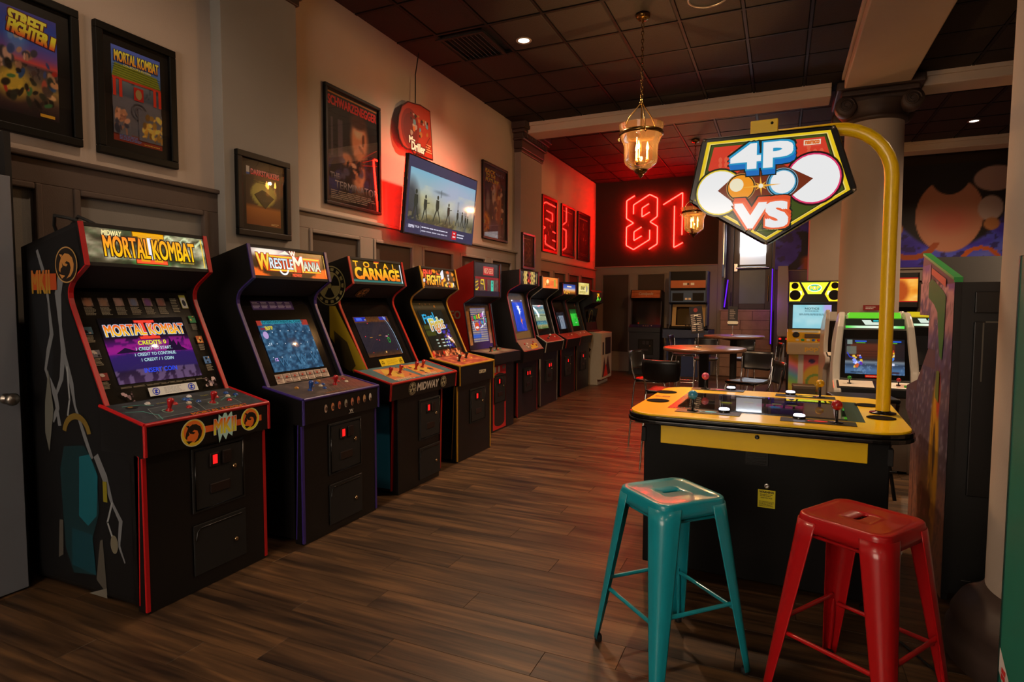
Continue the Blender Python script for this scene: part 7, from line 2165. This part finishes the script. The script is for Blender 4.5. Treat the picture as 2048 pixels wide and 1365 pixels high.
# ------------------------------------------------------------------ tall round tables, menus and chairs
TW = M('table_wood', '#6e4630', .30, noise=.25, nscale=6, coat=.3)
def bar_table(x, y, r, h, label):
    t = empty('round_table', (x, y, 0), 0, label, 'table', 'tall round tables')
    MB().lathe([(.0005, h - .035), (r - .02, h - .035), (r - .003, h - .028), (r, h - .015), (r - .004, h - .002), (r - .012, h), (.0005, h)], n=56).build('table_top', TW, t)
    MB().lathe([(.24, 0), (.24, .012), (.06, .035), (.045, .05), (.045, h - .07), (.15, h - .055), (.15, h - .036)], n=28).build('pedestal', BLKM, t)
    return t
bar_table(-.66, 6.02, .385, 1.05, 'tall round wooden table with red light on its top, closer to the game table')
bar_table(-.565, 8.62, .39, 1.05, 'tall round table with pale top in front of the boarded landing')
def menu(x, y, z, rz, lean, label, light=False):
    t = empty('menu_holder', (x, y, z), rz, label, 'menu', 'menu cards on the tall tables')
    MB().lathe([(.035, 0), (.035, .006), (.006, .010), (.004, .012), (.004, .14)], n=16).build('stand', CHROME, t)
    MB().tube([(.012 * math.cos(a), -.0, .15 + .012 * math.sin(a)) for a in [k * PI / 6 for k in range(12)]], .003, 6, closed=True).build('clip_ring', BLKG, t)
    c = MB().box(-.062, .062, -.003, .003, 0, .26).build('card', BLKM, t, (-.0, -.012, .135), rot=(0, lean, 0))
    A = Art(); A.rect(-.06, .002, .06, .258, '#15110f')
    if light:
        A.rect(-.05, .02, .05, .06, '#b0a090'); A.circ(-.05, .04, .02, '#b0a090'); A.circ(.05, .04, .02, '#b0a090'); A.lines(-.04, .08, .04, .22, 6, '#6a6058', 4, .8)
    else:
        A.circ(.0, .225, .02, '#5a1c14'); A.lines(-.052, .02, -.004, .19, 9, '#8a7c6c', 4, 1.0); A.lines(.004, .02, .052, .19, 9, '#8a7c6c', 5, 1.0); A.rect(-.02, .17, .02, .18, '#b0a090'); A.rect(-.03, .085, .02, .095, '#b0a090')
    A.build('card_print', PR, c, (0, -.0035, 0), (1, 0, 0), (0, 0, 1), .0003)
menu(-.715, 6.0, 1.05, -.15, -.12, 'leaning black menu card with pale print on the closer tall table')
menu(-.58, 8.6, 1.05, 0, 0, 'upright black menu card with a pale oval on the farther tall table', True)
SEAT = M('seat_black', '#12100f', .32, spec=.4)
def chair(x, y, rz, label, first=[None]):
    if first[0] is None:
        t = empty('bar_chair', (0, 0, 0), 0, 'x', 'chair', 'tall black chairs with chrome legs')
        def shell(name, w0, rows):
            s = MB(); n = 10; vs = []
            for (yy, zz, wd, cv) in rows:
                for i in range(n + 1):
                    u = -1 + 2 * i / n
                    vs.append((u * wd, yy - cv * (1 - u * u) * -1, zz + abs(u) ** 3 * .004))
            for j in range(len(rows) - 1):
                for i in range(n): s.f.append((j * (n + 1) + i, j * (n + 1) + i + 1, (j + 1) * (n + 1) + i + 1, (j + 1) * (n + 1) + i)); s.mi.append(0); s.sm.append(True)
            s.v = vs
            o = s.build(name, SEAT, t, fix=False); md = o.modifiers.new('thick', 'SOLIDIFY'); md.thickness = .016; md.offset = 0
            return o
        # sits facing -y; the back is at +y
        shell('seat', .2, [(-.21, .735, .17, 0), (-.20, .748, .19, 0), (-.10, .745, .20, 0), (.05, .738, .20, 0), (.17, .745, .19, 0), (.20, .752, .17, 0)])
        shell('backrest', .2, [(.215, .86, .15, .03), (.222, .875, .19, .035), (.235, .95, .205, .04), (.245, 1.02, .20, .04), (.25, 1.055, .19, .04)])
        for sx in (-1, 1):
            MB().tube([(sx * .17, -.18, .735), (sx * .18, -.20, .70), (sx * .215, -.235, .02), (sx * .215, -.235, 0)], .011, 8).build('leg', CHROME, t)
            MB().tube([(sx * .19, .23, 1.0), (sx * .185, .215, .85), (sx * .175, .17, .74), (sx * .18, .185, .70), (sx * .215, .235, .02), (sx * .215, .235, 0)], .011, 8).build('leg', CHROME, t)
            MB().tube([(sx * .202, -.215, .28), (sx * .202, .215, .28)], .008, 8).build('stretcher', CHROME, t)
        MB().tube([(-.202, -.215, .26), (.202, -.215, .26)], .009, 8).build('foot_bar', CHROME, t)
        MB().tube([(-.17, .17, .728), (-.17, -.17, .728), (.17, -.17, .728), (.17, .17, .728)], .010, 8, closed=True).build('seat_frame', CHROME, t)
        first[0] = t
        o = t
    else:
        o = copy_tree(first[0])
    o.location = (x, y, 0); o.rotation_euler = (0, 0, rz); o['label'] = label; o.scale = (.82, .86, .93)
    return o
chair(-1.16, 6.20, 1.35, 'tall black chair at the closer table, its back towards the row of cabinets')
chair(-.90, 5.42, PI - .12, 'tall black chair with its back to the game table and a red-lit top edge')
chair(-.28, 6.42, -.4, 'tall black chair tucked under the closer round table, facing the game table')
chair(-.20, 5.40, -PI / 2 + .25, 'tall black chair just behind the game table, turned sideways')
chair(-.47, 9.14, .05, 'tall black chair with its back just under the edge of the farther round table')
chair(-.20, 8.26, -PI / 2 + .15, 'tall black chair turned sideways near the pale upright panel')
chair(-1.36, 9.70, 1.5, 'tall black chair with bluish sheen in front of the wide blue cabinet')
chair(-.96, 8.98, .1, 'tall black chair seen just above the closer round table, dark red top edge')

# ------------------------------------------------------------------ pale sloping wall panel by the entrance, box, folding stool, cables
t = empty('wall_panel', (.07, 12.75, 0), 0, 'tall pale upright panel lit violet, with two black clips below, by the entrance', 'panel')
PALE = M('panel_white', '#9a9490', .5)
pz = MB(); pz.prism([(-.13, 2.22), (.05, 2.22), (.12, .92), (.10, .86), (-.10, .86), (-.12, .92)], lambda u, v, w_: (u, w_, v), -.05, .05); pz.build('body', PALE, t, bevel=.012)
for x in (-.06, .06):
    c = MB().box(x - .035, x + .035, -.05, .05, .66, .84).build('clip', BLKM, t, bevel=.01); MB().box(x - .02, x + .02, -.053, -.045, .80, .83).build('red_light', RED_LIT, c)
MB().box(-.02, .02, -.02, .02, 0, .70).build('post', ALU, t)
t = empty('cardboard_box', (.36, 10.22, 0), .05, 'grey low box on the floor in front of the yellow cabinet', 'box')
MB().box(-.15, .15, -.16, .16, 0, .22).build('body', M('box_grey', '#5c554c', .7), t, bevel=.004)
MB().box(-.155, .155, -.165, .165, .19, .235).build('lid', M('box_lid', '#7a7268', .6), t, bevel=.004)
t = empty('folding_stool', (.60, 5.35, 0), .15, 'black folding stool with crossed legs in front of the white lit cabinet', 'stool')
MB().box(-.22, .22, -.16, .16, .72, .755).build('seat', BLK, t, bevel=.012)
for sx in (-1, 1):
    MB().tube([(sx * .20, -.16, .72), (sx * .22, .20, 0)], .014, 8).build('leg', BLKG, t); MB().tube([(sx * .17, .16, .72), (sx * .19, -.20, 0)], .014, 8).build('leg', BLKG, t)
for (z, y) in ((.58, -.11), (.45, .10), (.2, -.15)): MB().tube([(-.21, y, z), (.21, y, z - .0)], .010, 8).build('rung', BLKG, t)
cb = MB().tube([(.44, 3.05, .006), (.52, 2.95, .006), (.60, 2.78, .006), (.62, 2.6, .006), (.66, 2.4, .006), (.74, 2.2, .006), (.78, 2.0, .006)], .005, 6)
tag(cb.build('power_cable', BLKM), 'thin black cable running along the floor behind the red stool', 'cable')
cb = MB().tube([(-3.50, 1.95, 1.775), (-3.46, 1.90, 1.86), (-3.38, 1.86, 1.90), (-3.30, 1.88, 1.885), (-3.28, 1.95, 1.86), (-3.33, 2.02, 1.84), (-3.42, 2.0, 1.80), (-3.50, 2.0, 1.775)], .009, 8)
cb.tube([(-3.50, 1.98, 1.765), (-3.42, 1.95, 1.85), (-3.34, 1.95, 1.905), (-3.27, 1.98, 1.87), (-3.25, 2.0, 1.845)], .009, 8)
tag(cb.build('power_cable', BLKM), 'thick black cables looped on top of the first red-edged cabinet', 'cable')
